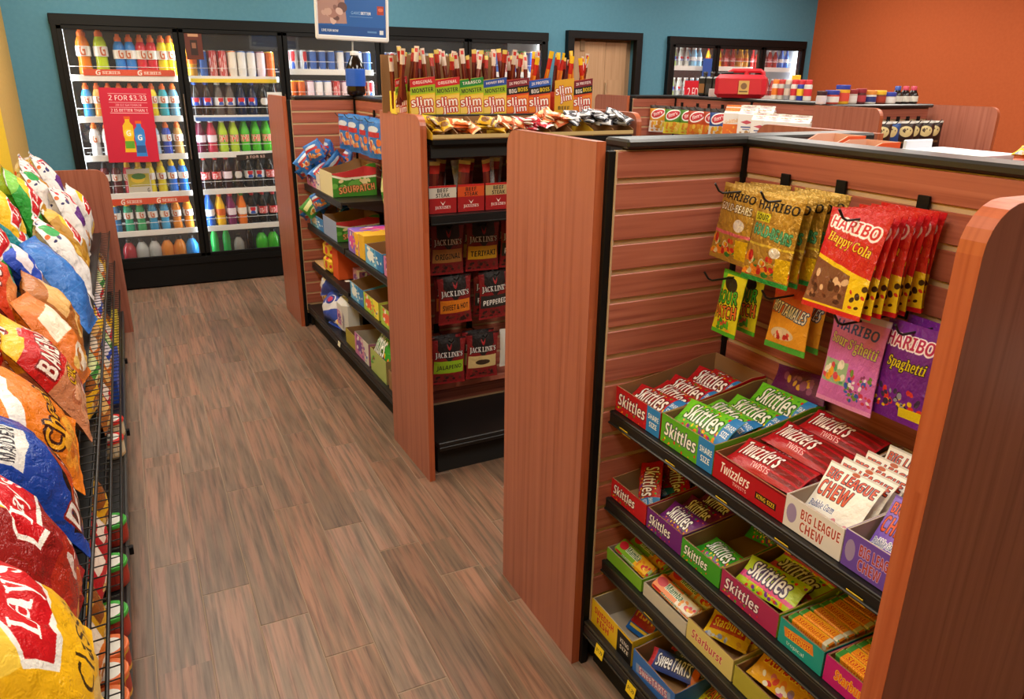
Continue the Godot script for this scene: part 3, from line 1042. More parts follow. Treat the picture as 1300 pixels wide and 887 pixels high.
		po.rect(x - 0.05, y - 0.285, x + 0.07, y - 0.245, hexc("dd5a1c")).ell(x + 0.01, y - 0.06, 0.09, 0.055, Color.html(q[3])).rect(x - 0.08, y + 0.05, x + 0.1, y + 0.15, Color.html(q[4])).text("G", x + 0.01, y - 0.06, 0.085, 0.075, hexc("f4f4f0"))
	solo("price_poster", bx(Vector3(0.358, 0.55, 0.003)), pm(po, 0.5, 0.0), "red 2 for 3.33 poster with two drawn bottles on leftmost cooler glass", "poster", T(0.022, 1.298, -6.743, 0, 0, -1.0))
	var hp := Pic.new(128, 96, hexc("c9c4b8"))
	hp.rect(0.05, 0.2, 0.95, 0.7, hexc("b8aa30")).ell(0.45, 0.4, 0.3, 0.16, hexc("e6c52a")).ell(0.5, 0.3, 0.3, 0.12, hexc("3f7a2a")).text("G", 0.85, 0.85, 0.1, 0.16, hexc("303030"))
	solo("shelf_card", bx(Vector3(0.17, 0.2, 0.003)), pm(hp, 0.5, 0.0), "small yellow green card on fourth shelf of the leftmost cooler door", "card", T(0.03, 0.86, -6.775 - 0.082, 4))
	var bp := Pic.new(96, 128, hexc("5a2418"))
	bp.rect(0.2, 0.08, 0.8, 0.18, hexc("b88a6a")).rect(0.3, 0.3, 0.7, 0.85, hexc("2a1410")).rect(0.38, 0.4, 0.62, 0.6, hexc("8a5a44"))
	solo("window_cling", bx(Vector3(0.125, 0.2, 0.002)), pm(bp, 0.5, 0.0), "small dark brown cling at top left of the second cooler door", "cling", T(0.556, 1.885, -6.748))
	solo("window_card", bx(Vector3(0.12, 0.06, 0.002)), cm("d9dad8", 0.6), "small white card on the right edge of the second cooler door", "card", T(1.13, 1.515, -6.748))
	# dark sale bar hooked in front of the third shelf of the second door
	var dk := Pic.new(128, 32, hexc("2a2220"))
	dk.text("2 FOR $3", 0.5, 0.5, 0.5, 0.5, hexc("c9a8a0"))
	solo("sale_bar", bx(Vector3(0.3, 0.045, 0.006)), pm(dk, 0.5, 0.0), "dark sale bar below the green bottles of the second cooler door", "sign", T(0.93, 1.035, -6.749, 0, 0, 2))
	# right-hand bank
	var X2 := [5.106, 5.716, 6.358, 6.985]
	cooler("beer_cooler", "black framed three-door cooler beside the orange wall", X2, 2.092, [[1.80, 1.5], [1.80, 1.5], [1.80, 1.5]], -6.775)
	for q in [[0, 5.2, 5.62, "leftmost"], [1, 5.8, 6.27, "middle"], [2, 6.44, 6.87, "rightmost"]]:
		var sets := [[so.call("pale green", "a8c87a", "w", "w", 0.85), so.call("silver labelled", "c8c8c0", "w", "silver", 0.85), so.call("light blue", "8ac0dc", "w", "b", 0.85)], [so.call("yellow", "e8b82a", "r", "y", 0.85), so.call("red labelled", "b8322a", "r", "red", 0.85), so.call("amber", "c8862a", "y", "y", 0.85)], [so.call("red labelled", "b02a2a", "r", "red", 0.85), so.call("red labelled", "b02a2a", "w", "red", 0.85), so.call("blue", "2a6ac0", "b", "b", 0.85)]]
		var st: Array = sets[q[0]]
		for sh in [["top shelf", 1.802], ["second shelf", 1.502]]:
			var sl := []
			for k in 6:
				sl.append(st[(k / 2) % 3])
			row.call("%s right-bank cooler door" % q[3], sh[0], sh[1], spread.call(q[1], q[2], 6), sl, 2)
	var rs := Pic.new(128, 96, hexc("c5172a"))
	rs.text("2 FOR", 0.5, 0.4, 0.7, 0.32, hexc("f6eeee"), 0, null, 2).rect(0.1, 0.7, 0.9, 0.74, hexc("f0d0d4"))
	solo("price_poster", bx(Vector3(0.27, 0.3, 0.003)), pm(rs, 0.5, 0.0), "small red 2 for poster on leftmost glass door of the right cooler", "poster", T(5.46, 1.52, -6.743))
	solo("window_cling", bx(Vector3(0.12, 0.22, 0.003)), cm("2a4f9c", 0.5), "small blue cling on leftmost glass door of the right cooler", "cling", T(5.6, 1.78, -6.743))
	# store-room door
	var dr := struct("door_1")
	part("frame_top", bx(Vector3(0.86, 0.07, 0.07), 0.004), M.black, dr, T(4.325, 2.075, -6.77))
	for s in [3.93, 4.72]:
		part("frame_post", bx(Vector3(0.07, 2.05, 0.07), 0.004), M.black, dr, T(s, 1.025, -6.77))
	var beige := tri_mat(wood_tex(128, 256, hexc("b08a66"), hexc("a07a58"), hexc("bb9672"), 71, 12.0, 0.1), Vector3(1.5, 0.6, 1.5), 0.6)
	part("door_leaf", bx(Vector3(0.50, 2.0, 0.03), 0.003), beige, dr, T(4.13, 1.02, -6.85))
	part("door_leaf", bx(Vector3(0.25, 2.0, 0.03), 0.003), beige, dr, T(4.51, 1.02, -6.856))
	part("door_edge", bx(Vector3(0.02, 2.0, 0.02)), M.groove, dr, T(4.383, 1.02, -6.86))
	part("hinge_plate", bx(Vector3(0.05, 0.12, 0.01), 0.002), cm("8a7358", 0.5, 0.4), dr, T(4.11, 1.99, -6.83))
	part("latch_plate", bx(Vector3(0.09, 0.06, 0.01), 0.002), cm("8a7358", 0.5, 0.4), dr, T(4.13, 1.77, -6.83))
	part("pull_handle", bx(Vector3(0.014, 0.12, 0.02), 0.003), cm("c0a888", 0.4, 0.6), dr, T(4.40, 1.58, -6.83))
	part("store_room_back", bx(Vector3(0.79, 2.1, 0.02)), beige, dr, T(4.325, 1.05, -6.91))

# ------------------------------------------------------------------ slatwall gondolas
# run frames: local x runs along the shelf towards the camera, local z out into the aisle, y up
var F1 := Transform3D(Basis(Vector3.UP, -PI / 2), Vector3(1.455, 0, -1.565))
var F2 := Transform3D(Basis(Vector3.UP, -PI / 2 + 0.0275), Vector3(1.40, 0, -5.24))
var F3 := Transform3D(Basis(Vector3.UP, -PI / 2), Vector3(4.20, 0, -5.42))
const TOP := 1.533

func slats(o: Node, xf: Transform3D, w: float, n: int, lift := 0.0) -> void:
	# boards facing local +z of xf, origin at the middle of the wall face, on a tan backing that shows in the grooves
	part("slat_backing", bx(Vector3(w, TOP - 0.10, 0.012)), M.groove, o, xf * T(0, (TOP + 0.10) * 0.5, -0.006))
	var key := "slat%s" % w
	if not meshes.has(key):
		# a board with a lip at the top edge and a small round at the bottom
		var p := PackedVector2Array([Vector2(0, -0.0315), Vector2(0.0045, -0.0315), Vector2(0.0058, -0.0302), Vector2(0.0058, 0.0302), Vector2(0.0045, 0.0315), Vector2(0, 0.0315)])
		var mb := MB.new().at(Transform3D(Basis(Vector3(0, 0, 1), Vector3.UP, Vector3(-1, 0, 0)), Vector3.ZERO))
		mb.slab(p, w - 0.003)
		meshes[key] = mb.mesh()
	for k in n:
		part("slat", meshes[key], M.cherry_level, o, xf * T(0, TOP - 0.034 - 0.0762 * k - lift, 0))
		# tan cut end of the board
	part("edge_strip", bx(Vector3(0.005, TOP - 0.12, 0.0052)), M.groove, o, xf * T(-w * 0.5 + 0.0005, (TOP + 0.12) * 0.5, 0.003))

func panel(o: Node, xf: Transform3D, w: float, h: float, r: Array, called := "end_panel", th := 0.026) -> void:
	# upright board in local x-y, thickness about z; body and edge banding
	var pts := rounded(0, 0, w, h, r)
	part(called, MB.new().slab(pts, th).mesh(), M.cherry, o, xf)
	var mb := MB.new()
	mb.slab(rounded(-0.0008, -0.0, w + 0.0008, h + 0.0008, r), th - 0.0006, 0.0, false)
	part("edge_banding", mb.mesh(), M.cherry_edge, o, xf)

func gondola(called: String, label: String, f: Transform3D, L: float, n: int, near_cap: bool, far_cap: bool, wall_w: float, near_panel: bool) -> Node3D:
	var o := thing(called, label, "gondola", f)
	var W := wall_w
	# spine, seen face and plain rear
	slats(o, T(L * 0.5, 0, 0.0), L, n)
	part("spine_core", bx(Vector3(L, TOP + 0.005, 0.05)), M.black_matte, o, T(L * 0.5, (TOP + 0.005) * 0.5, -0.038))
	part("rear_board", bx(Vector3(L, TOP - 0.1, 0.012)), M.cherry_level, o, T(L * 0.5, (TOP + 0.1) * 0.5, -0.07))
	part("top_cap", MB.new().box(Vector3(L * 0.5, TOP + 0.014, -0.033), Vector3(L, 0.022, 0.10), 0.006).mesh(), M.cap, o)
	for x in ([0.914] if L > 1.5 else []):
		part("upright", bx(Vector3(0.02, TOP, 0.012)), M.black, o, T(x, TOP * 0.5, 0.005))
	# base deck with ridged price channel and a kick plate
	for s in [1.0, -1.0]:
		var d := 0.418
		var z0 := 0.0 if s > 0 else -0.076
		part("base_deck", bx(Vector3(L - 0.01, 0.02, d)), M.shelf, o, T(L * 0.5, 0.147, z0 + s * d * 0.5))
		part("deck_lip", MB.new().box(Vector3(0, 0.012, 0), Vector3(L - 0.01, 0.012, 0.02), 0.003).box(Vector3(0, -0.012, 0.004), Vector3(L - 0.01, 0.026, 0.01), 0.002).box(Vector3(0, -0.028, 0.006), Vector3(L - 0.01, 0.006, 0.014), 0.002).mesh(), M.shelf, o, T(L * 0.5, 0.147, z0 + s * (d + 0.002), 0 if s > 0 else 180))
		part("kick_plate", bx(Vector3(L - 0.01, 0.135, 0.01)), M.black_matte, o, T(L * 0.5, 0.0685, z0 + s * (d - 0.035)))
	# end cap shelving at both ends: a slat wall across the end, side panels and a base
	if far_cap:
		slats(o, T(0.002, 0, W * 0.5, 90), W, n)
		part("wall_core", bx(Vector3(0.05, TOP + 0.004, 2.0 * W + 0.02)), M.black_matte, o, T(-0.036, (TOP + 0.004) * 0.5, -0.035))
		part("wall_cap", MB.new().box(Vector3(-0.032, TOP + 0.015, -0.035), Vector3(0.105, 0.022, 2.0 * W + 0.03), 0.006).mesh(), M.cap, o)
		part("corner_post", bx(Vector3(0.012, TOP, 0.012)), M.black, o, T(0.012, TOP * 0.5, 0.012))
		part("side_post", bx(Vector3(0.016, TOP, 0.022), 0.002), M.black, o, T(-0.004, TOP * 0.5, W + 0.012))
		panel(o, Transform3D(Basis(), Vector3(-0.5, 0, W + 0.036)), 0.49, 1.553, [0, 0, 0, 0.05])
		panel(o, Transform3D(Basis(), Vector3(-0.5, 0, -W - 0.106)), 0.49, 1.553, [0, 0, 0, 0.05])
		part("end_base", bx(Vector3(0.44, 0.15, 2.0 * W + 0.04)), M.black_matte, o, T(-0.285, 0.075, -0.035))
		for y in [0.5, 0.85, 1.2]:
			part("end_shelf", bx(Vector3(0.38, 0.02, 2.0 * W + 0.04)), M.shelf, o, T(-0.255, y, -0.035))
	if near_panel:
		panel(o, Transform3D(Basis(Vector3.UP, -PI / 2), Vector3(L + 0.02, 0, -0.01)), 0.46, 1.548, [0, 0, 0.07, 0], "end_panel", 0.038)
		panel(o, Transform3D(Basis(Vector3.UP, PI / 2), Vector3(L + 0.02, 0, -0.066)), 0.46, 1.548, [0, 0, 0.07, 0], "end_panel", 0.038)
	if near_cap:
		part("wall_core", bx(Vector3(0.05, TOP + 0.004, 2.0 * W + 0.02)), M.black_matte, o, T(L + 0.026, (TOP + 0.004) * 0.5, -0.035))
		part("wall_cap", MB.new().box(Vector3(L + 0.03, TOP + 0.015, -0.035), Vector3(0.105, 0.022, 2.0 * W + 0.03), 0.006).mesh(), M.cap, o)
		slats(o, T(L + 0.053, 0, -0.035, 90), 2.0 * W, n)
		part("rear_board", bx(Vector3(0.006, TOP - 0.2, W)), M.cherry_level, o, T(L - 0.003, (TOP + 0.2) * 0.5, W * 0.5 + 0.01))
		for s in [1.0, -1.0]:
			panel(o, Transform3D(Basis(), Vector3(L + 0.01, 0, -0.035 + s * (W + 0.071))), 0.47, 1.553, [0, 0, 0.05, 0])
		part("end_base", bx(Vector3(0.36, 0.13, 2.0 * W + 0.04)), M.black_matte, o, T(L + 0.24, 0.065, -0.035))
		part("end_deck", bx(Vector3(0.4, 0.02, 2.0 * W + 0.06)), M.shelf, o, T(L + 0.255, 0.15, -0.035))
		part("deck_lip", MB.new().box(Vector3(0, 0, 0), Vector3(0.012, 0.04, 2.0 * W + 0.06), 0.003).box(Vector3(0.008, -0.004, 0), Vector3(0.006, 0.008, 2.0 * W + 0.06), 0.002).mesh(), M.shelf, o, T(L + 0.458, 0.148, -0.035))
	return o

func shelf(label: String, f: Transform3D, x0: float, x1: float, y: float, d: float, group: String, tags := []) -> Node3D:
	var w := x1 - x0
	var o := thing("gondola_shelf", label, "shelf", f * T((x0 + x1) * 0.5, y, 0.0), group)
	part("deck", bx(Vector3(w - 0.006, 0.014, d - 0.01)), M.shelf, o, T(0, -0.007, d * 0.5 + 0.008))
	part("price_channel", MB.new().box(Vector3(0, -0.002, 0), Vector3(w - 0.006, 0.008, 0.012), 0.002).box(Vector3(0, -0.018, 0.001), Vector3(w - 0.006, 0.026, 0.008), 0.002).box(Vector3(0, -0.032, 0.004), Vector3(w - 0.006, 0.006, 0.012), 0.002).mesh(), M.shelf, o, T(0, 0, d + 0.006))
	for s in [-1.0, 1.0]:
		var b := MB.new().at(Transform3D(Basis(Vector3(0, 0, 1), Vector3.UP, Vector3(-1, 0, 0)), Vector3(s * (w * 0.5 - 0.012), 0, 0.008)))
		b.slab(PackedVector2Array([Vector2(0, -0.09), Vector2(0.02, -0.09), Vector2(d - 0.04, -0.03), Vector2(d - 0.04, -0.014), Vector2(0, -0.014)]), 0.004)
		part("bracket", b.mesh(), M.shelf, o)
	for t in tags:
		var k: String = "tag" + t[1]
		if not M.has(k):
			var p := Pic.new(64, 48, hexc("eccb1e"))
			p.text(t[1], 0.5, 0.48, 0.72, 0.34, hexc("3a3010"))
			M[k] = pm(p, 0.6, 0.0)
		part("price_tag", bx(Vector3(0.036, 0.026, 0.0012)), M[k], o, T(t[0] - w * 0.5, -0.036, d + 0.008, 0, 28), "yellow price tag")
	return o

func peg(label: String, f: Transform3D, x: float, y: float, d: float, group: String) -> Node3D:
	var o := thing("peg_hook", label, "peg hook", f * T(x, y, 0.011), group)
	part("back_plate", bx(Vector3(0.028, 0.045, 0.006), 0.001), M.black, o, T(0, 0.012, 0.0))
	part("wire", MB.new().tube([Vector3(0, 0, 0), Vector3(0, -0.002, d - 0.02), Vector3(0, 0.004, d - 0.008), Vector3(0, 0.022, d + 0.006)], 0.0026, 6).mesh(), M.wire_black, o)
	return o

func gondolas() -> void:
	gondola("candy_gondola", "cherry wood slatwall gondola of candy, nearest the camera on the right", F1, 0.914, 18, false, true, 0.408, true)
	gondola("snack_gondola", "cherry wood slatwall gondola of snacks running along the middle aisle", F2, 1.95, 18, true, true, 0.43, false)
	gondola("grocery_gondola", "cherry wood slatwall gondola in the far right background before the orange wall", F3, 1.95, 16, true, true, 0.44, false)
	# camera-right edge: a pale counter end past the near panel
	solo("service_counter", MB.new().box(Vector3.ZERO, Vector3(0.5, 0.95, 0.6), 0.01).mesh(), cm("b9b4aa", 0.5), "pale grey counter end at the right edge behind the near wood panel", "counter", T(2.25, 0.476, -0.25))

# ------------------------------------------------------------------ printed wrappers
const RAINBOW := ["d8202a", "f0861c", "f2d21c", "3fa62a", "7a2a9a"]

func hx(a: Array) -> Array:
	var r := []
	for s in a:
		r.append(Color.html(s))
	return r

func art(k: String) -> StandardMaterial3D:
	var key := "art_" + k
	if not M.has(key):
		M[key] = make_art(k)
	return M[key]

func round_candy(base: String, dark: String, blue := true, lite := "") -> Pic:
	var p := Pic.new(256, 112, Color.html(base))
	if lite != "":
		p.poly([[0, 0.0], [1, 0.0], [1, 0.35], [0, 0.6]], Color.html(lite))
	p.blobs(0.2, 0.62, 0.95, 0.95, 34, hx(RAINBOW), 0.018, 0.032, 5)
	p.blobs(0.3, 0.1, 0.98, 0.24, 12, hx(RAINBOW), 0.012, 0.024, 6)
	if blue:
		p.rect(0.84, 0, 1, 1, hexc("2a7fc8")).text("SHARE", 0.92, 0.4, 0.13, 0.14, hexc("f4f4f4")).text("SIZE", 0.92, 0.6, 0.1, 0.14, hexc("f4f4f4"))
	p.text("Skittles", 0.48, 0.44, 0.66, 0.5, hexc("f6f6f4"), 4, Color.html(dark), 0, 0.12, 0.016)
	return p

func carton_front(base: String, word: String, fg: String, edge: String, extra := "") -> Pic:
	var p := Pic.new(256, 96, Color.html(base))
	p.blobs(0.05, 0.75, 0.7, 0.95, 16, hx(RAINBOW), 0.012, 0.022, 8)
	if extra == "share":
		p.rect(0.72, 0, 1, 1, hexc("2a7fc8")).text("SHARE", 0.86, 0.36, 0.22, 0.2, hexc("f4f4f4")).text("SIZE", 0.86, 0.66, 0.16, 0.2, hexc("f4f4f4"))
	p.text(word, 0.38, 0.45, 0.6, 0.48, Color.html(fg), 0, Color.html(edge), 0, 0.12, 0.012)
	return p

func jerky(word: String, band: String, ink: String) -> Pic:
	var p := Pic.new(220, 300, hexc("7c1518"))
	p.rect(0, 0, 1, 0.05, hexc("2a0d0c"))
	p.poly([[0.18, 0.0], [0.82, 0.0], [0.86, 0.30], [0.5, 0.52], [0.14, 0.30]], hexc("1c1413"))
	p.poly([[0.42, 0.16], [0.5, 0.26], [0.58, 0.16], [0.55, 0.28], [0.5, 0.32], [0.45, 0.28]], hexc("a01c20"))
	p.rect(0.04, 0.49, 0.96, 0.70, Color.html(band))
	p.text("JACK LINK'S", 0.5, 0.40, 0.86, 0.11, hexc("f0ece6"), 0, hexc("120c0b"), 1, 0.0, 0.012)
	if word == "":
		p.ell(0.5, 0.6, 0.24, 0.045, hexc("3a2a1c"))
	else:
		p.text(word, 0.5, 0.60, 0.78 if word.length() > 7 else 0.6, 0.085, Color.html(ink), -2)
	p.blobs(0.1, 0.75, 0.9, 0.93, 22, hx(["3a1410", "5a2018", "2a0f0c", "6a2a1c"]), 0.03, 0.07, word.length())
	p.rect(0, 0.93, 1, 1, hexc("8a181c"))
	return p

func stick_box(head: String, word: String, body: String, line: String, second: String) -> Pic:
	var p := Pic.new(160, 240, Color.html(body))
	p.poly([[0, 0.10], [1, 0.0], [1, 0.20], [0, 0.30]], Color.html(head)).text(word, 0.5, 0.15, 0.78, 0.08, hexc("f6ecea"), -8)
	if line == "MONSTER":
		p.poly([[0, 0.30], [1, 0.20], [1, 0.42], [0, 0.5]], hexc("9cc01f")).text("MONSTER", 0.5, 0.36, 0.86, 0.11, hexc("1a1a12"), -6)
	else:
		p.poly([[0, 0.30], [1, 0.20], [1, 0.42], [0, 0.5]], hexc("16110f")).text("BIG", 0.28, 0.38, 0.34, 0.11, hexc("f2ede6"), -6).text("BOSS", 0.72, 0.33, 0.44, 0.11, hexc("f2d21c"), -6)
	p.poly([[0.02, 0.56], [0.98, 0.46], [0.98, 0.96], [0.02, 0.98]], Color.html(second))
	p.text("slim", 0.46, 0.66, 0.86, 0.24, hexc("f8f4ee"), -5, hexc("b81a1c"), 0, 0.0, 0.034)
	p.text("jim", 0.6, 0.88, 0.6, 0.24, hexc("f8f4ee"), -5, hexc("b81a1c"), 0, 0.0, 0.034)
	return p

func chip_logo(p: Pic, cx: float, cy: float, s: float, word := "Lay's", deg := -12.0) -> void:
	p.ell(cx, cy - 0.09 * s, 0.30 * s, 0.20 * s, hexc("f2c21c"))
	p.poly([[cx - 0.44 * s, cy + 0.06 * s], [cx - 0.2 * s, cy - 0.12 * s], [cx + 0.2 * s, cy - 0.17 * s], [cx + 0.44 * s, cy - 0.08 * s], [cx + 0.38 * s, cy + 0.1 * s], [cx, cy + 0.13 * s], [cx - 0.36 * s, cy + 0.18 * s]], hexc("f2efe8"))
	p.poly([[cx - 0.4 * s, cy + 0.05 * s], [cx - 0.18 * s, cy - 0.10 * s], [cx + 0.2 * s, cy - 0.145 * s], [cx + 0.4 * s, cy - 0.07 * s], [cx + 0.35 * s, cy + 0.08 * s], [cx, cy + 0.105 * s], [cx - 0.34 * s, cy + 0.15 * s]], hexc("c5161f"))
	p.text(word, cx, cy, 0.56 * s, 0.15 * s, hexc("f6f3ee"), deg, null, 1, 0.15)

func make_art(k: String) -> StandardMaterial3D:
	var p: Pic
	match k:
		"skit_red": return pm(round_candy("b8141f", "5a0a10", true), 0.3)
		"skit_green": return pm(round_candy("58b51c", "1f5a12", true, "6fc92a"), 0.3)
		"skit_purple": return pm(round_candy("6a1a72", "2a0a34", false), 0.3)
		"skit_dgreen": return pm(round_candy("2f9a24", "124a10", false, "57bd2a"), 0.3)
		"skit_lime":
			p = round_candy("b5cf24", "4a2a5a", false)
			p.poly([[0, 0.5], [1, 0.7], [1, 0.82], [0, 0.66]], hexc("d84a8a"))
			p.text("Skittles", 0.48, 0.40, 0.7, 0.46, hexc("f2f0ee"), 4, hexc("3f2a5a"), 0, 0.12, 0.018)
			return pm(p, 0.3)
		"front_skit_red": return pm(carton_front("b8141f", "Skittles", "f6f6f4", "5a0a30", "share"), 0.5, 0.0)
		"front_skit_green": return pm(carton_front("58a81c", "Skittles", "f6f6f4", "3a4a5a", "share"), 0.5, 0.0)
		"front_skit_red2": return pm(carton_front("b8141f", "Skittles", "f6f6f4", "5a0a30"), 0.5, 0.0)
		"front_skit_purple": return pm(carton_front("6a1f7c", "Skittles", "f6f6f4", "2a0a34"), 0.5, 0.0)
		"front_skit_dgreen": return pm(carton_front("3f9a24", "Skittles", "f6f6f4", "124a10"), 0.5, 0.0)
		"front_skit_lime": return pm(carton_front("a8285a", "Skittles", "f0e6ee", "5a1a40"), 0.5, 0.0)
		"twiz", "front_twiz":
			p = Pic.new(300, 120, hexc("b0121f"))
			p.rect(0, 0, 1, 0.08, hexc("7a0c16"))
			if k == "twiz":
				for i in 4:
					p.rect(0.6, 0.2 + i * 0.17, 0.98, 0.31 + i * 0.17, hexc("7a1a16"))
				p.text("Twizzlers", 0.34, 0.38, 0.58, 0.46, hexc("f8f4f2"), 0, hexc("6a0a12"), 0, 0.15).text("TWISTS", 0.46, 0.74, 0.26, 0.14, hexc("f4d8d8"), 0, null, 2)
			else:
				p.text("Twizzlers", 0.32, 0.42, 0.42, 0.42, hexc("f8f4f2"), 0, null, 0, 0.15).rect(0.62, 0.5, 0.9, 0.76, hexc("2a0c0c")).text("KING SIZE", 0.76, 0.63, 0.24, 0.16, hexc("e8c22a")).text("TWISTS", 0.4, 0.78, 0.2, 0.12, hexc("f4d8d8"), 0, null, 2)
			return pm(p, 0.28, 0.5 if k == "twiz" else 0.0)
		"blc_white", "blc_purple":
			var wh := k == "blc_white"
			p = Pic.new(200, 230, hexc("ece9e4") if wh else hexc("7c5ac0"))
			p.rect(0, 0, 1, 0.05, hexc("c9c4bc") if wh else hexc("5f3fa0"))
			p.ell(0.5, 0.07, 0.07, 0.05, hexc("b0522c"))
			p.text("BIG LEAGUE", 0.5, 0.22, 0.9, 0.17, hexc("cf4a22"), 0, hexc("3a1a3a"), 0, 0.0, 0.012).text("CHEW", 0.36, 0.44, 0.62, 0.18, hexc("cf4a22"), 0, hexc("3a1a3a"), 0, 0.0, 0.012)
			p.text("Bubble Gum", 0.3, 0.64, 0.48, 0.09, hexc("3a4a8a"), -4, hexc("f4f4f4"), 1, 0.2)
			p.blobs(0.1, 0.75, 0.9, 0.93, 24, hx(["e08aa0", "c87a8a", "f0c0c8"] if wh else ["e8a08a", "d88a9a", "f0d0d0"]), 0.04, 0.09, 3)
			return pm(p, 0.35, 0.4)
		"front_blc_white", "front_blc_purple":
			var wh := k == "front_blc_white"
			p = Pic.new(256, 100, hexc("dcd9dc") if wh else hexc("6a4ab0"))
			p.text("BIG LEAGUE", 0.62, 0.34, 0.66, 0.3, hexc("a8382a"), 0, hexc("f0e8ea") if wh else hexc("c0a8e0"), 0, 0.0, 0.008).text("CHEW", 0.5, 0.72, 0.4, 0.3, hexc("a8382a"), 0, hexc("f0e8ea") if wh else hexc("c0a8e0"), 0, 0.0, 0.008).ell(0.13, 0.5, 0.09, 0.3, hexc("9a8ab8"))
			return pm(p, 0.5, 0.0)
		"burst":
			p = Pic.new(256, 44, hexc("e88a1c"))
			p.rect(0, 0, 0.1, 1, hexc("3f8a3a")).rect(0.9, 0, 1, 1, hexc("c9c4b0")).rect(0.1, 0, 0.9, 0.1, hexc("f2c42a")).rect(0.1, 0.9, 0.9, 1, hexc("d8641a"))
			p.text("Starburst", 0.5, 0.5, 0.66, 0.7, hexc("c81a1c"), 0, hexc("f6d02a"), 0, 0.1, 0.007)
			return pm(p, 0.4, 0.15)
		"front_burst_teal": 
			p = Pic.new(256, 90, hexc("1f9a94"))
			p.poly([[0.1, 0.25], [0.75, 0.1], [0.8, 0.5], [0.15, 0.6]], hexc("e0822a")).text("Starburst", 0.45, 0.38, 0.5, 0.3, hexc("c81a1c"), -4, hexc("f6d02a"), 0, 0.1, 0.008).text("tropical", 0.4, 0.8, 0.4, 0.2, hexc("e8f2ee"), 0, null, 2)
			return pm(p, 0.5, 0.0)
		"front_burst_pink":
			p = Pic.new(256, 90, hexc("c01a78"))
			p.text("Starburst", 0.5, 0.45, 0.6, 0.4, hexc("e86a1c"), 0, hexc("f6d02a"), 0, 0.1, 0.008)
			return pm(p, 0.5, 0.0)
		"burst_pouch":
			p = Pic.new(256, 130, hexc("e8a91c"))
			p.rect(0, 0, 1, 0.2, hexc("f2c62a")).text("Starburst", 0.5, 0.36, 0.8, 0.34, hexc("c8201c"), 0, hexc("f8dc4a"), 0, 0.12, 0.012)
			p.blobs(0.1, 0.68, 0.8, 0.92, 14, hx(["d8343a", "f2ede6", "e8842a", "d86aa0", "8a6ac0"]), 0.04, 0.06, 12).rect(0.9, 0.6, 1, 1, hexc("2a92b8"))
			return pm(p, 0.3)
		"mamba", "mamba2":
			p = Pic.new(256, 72, hexc("7ab52a") if k == "mamba" else hexc("e8843a"))
			p.rect(0.6, 0, 1, 1, hexc("f0bd1c") if k == "mamba" else hexc("e6ded2")).ell(0.13, 0.4, 0.12, 0.36, hexc("c8203a")).rect(0.25, 0.12, 0.66, 0.62, hexc("c8dcae") if k == "mamba" else hexc("e8e2da"))
			p.text("Mamba", 0.46, 0.4, 0.4, 0.5, hexc("1f6a4a"), 0, hexc("e8f0e0"), 0, 0.1, 0.012)
			p.blobs(0.68, 0.3, 0.98, 0.85, 12, hx(["f2d84a", "e8901c", "d8303a"]), 0.03, 0.05, 21)
			return pm(p, 0.35, 0.25)
		"nut_yellow":
			p = Pic.new(200, 130, hexc("e8be1c"))
			p.poly([[0.1, 0.3], [0.9, 0.22], [0.9, 0.62], [0.1, 0.7]], hexc("c02a1c")).text("Starburst", 0.5, 0.46, 0.7, 0.24, hexc("f6e64a"), -3)
			p.blobs(0.1, 0.75, 0.9, 0.95, 14, hx(["8a9ac0", "c9c9c9", "d8a02a"]), 0.03, 0.06, 4)
			return pm(p, 0.22, 1.0)
		"front_yellow":
			p = Pic.new(256, 100, hexc("d8c87a"))
			p.text("Starburst", 0.45, 0.5, 0.66, 0.42, hexc("c0405a"), 0, hexc("f0e2a0"), 0, 0.1, 0.008)
			return pm(p, 0.5, 0.0)
		"fish_box":
			p = Pic.new(256, 110, hexc("e3bd1c"))
			p.text("SWEDISH", 0.32, 0.34, 0.48, 0.26, hexc("c0202a")).text("FISH", 0.3, 0.68, 0.3, 0.26, hexc("c0202a")).rect(0.66, 0.1, 1, 1, hexc("14110f")).text("KING", 0.83, 0.4, 0.2, 0.16, hexc("e8e4dc")).text("SIZE", 0.83, 0.66, 0.2, 0.16, hexc("e8e4dc"))
			return pm(p, 0.5, 0.0)
		"fish_bag":
			p = Pic.new(128, 170, hexc("1f63b5"))
			p.rect(0.05, 0.3, 0.95, 0.75, hexc("b01c2a")).text("FISH", 0.5, 0.5, 0.7, 0.2, hexc("f2c83a")).rect(0.1, 0.78, 0.9, 0.86, hexc("f2d03a"))
			return pm(p, 0.3)
		"air_box":
			p = Pic.new(256, 100, hexc("3a72c8"))
			p.poly([[0.08, 0.5], [0.9, 0.2], [0.92, 0.6], [0.1, 0.9]], hexc("8aa0d0")).text("SweeTARTS", 0.5, 0.55, 0.66, 0.3, hexc("e8e4ee"), -8, hexc("b0306a")).ell(0.84, 0.78, 0.08, 0.14, hexc("c8284a"))
			return pm(p, 0.5, 0.0)
		"air_bag":
			p = Pic.new(200, 60, hexc("3a4a8a"))
			p.text("SweeTARTS", 0.5, 0.5, 0.7, 0.5, hexc("e8eaf2"), 0, hexc("1a1a3a")).rect(0, 0, 0.1, 1, hexc("c0303a")).rect(0.88, 0, 1, 1, hexc("e0702a"))
			return pm(p, 0.28)
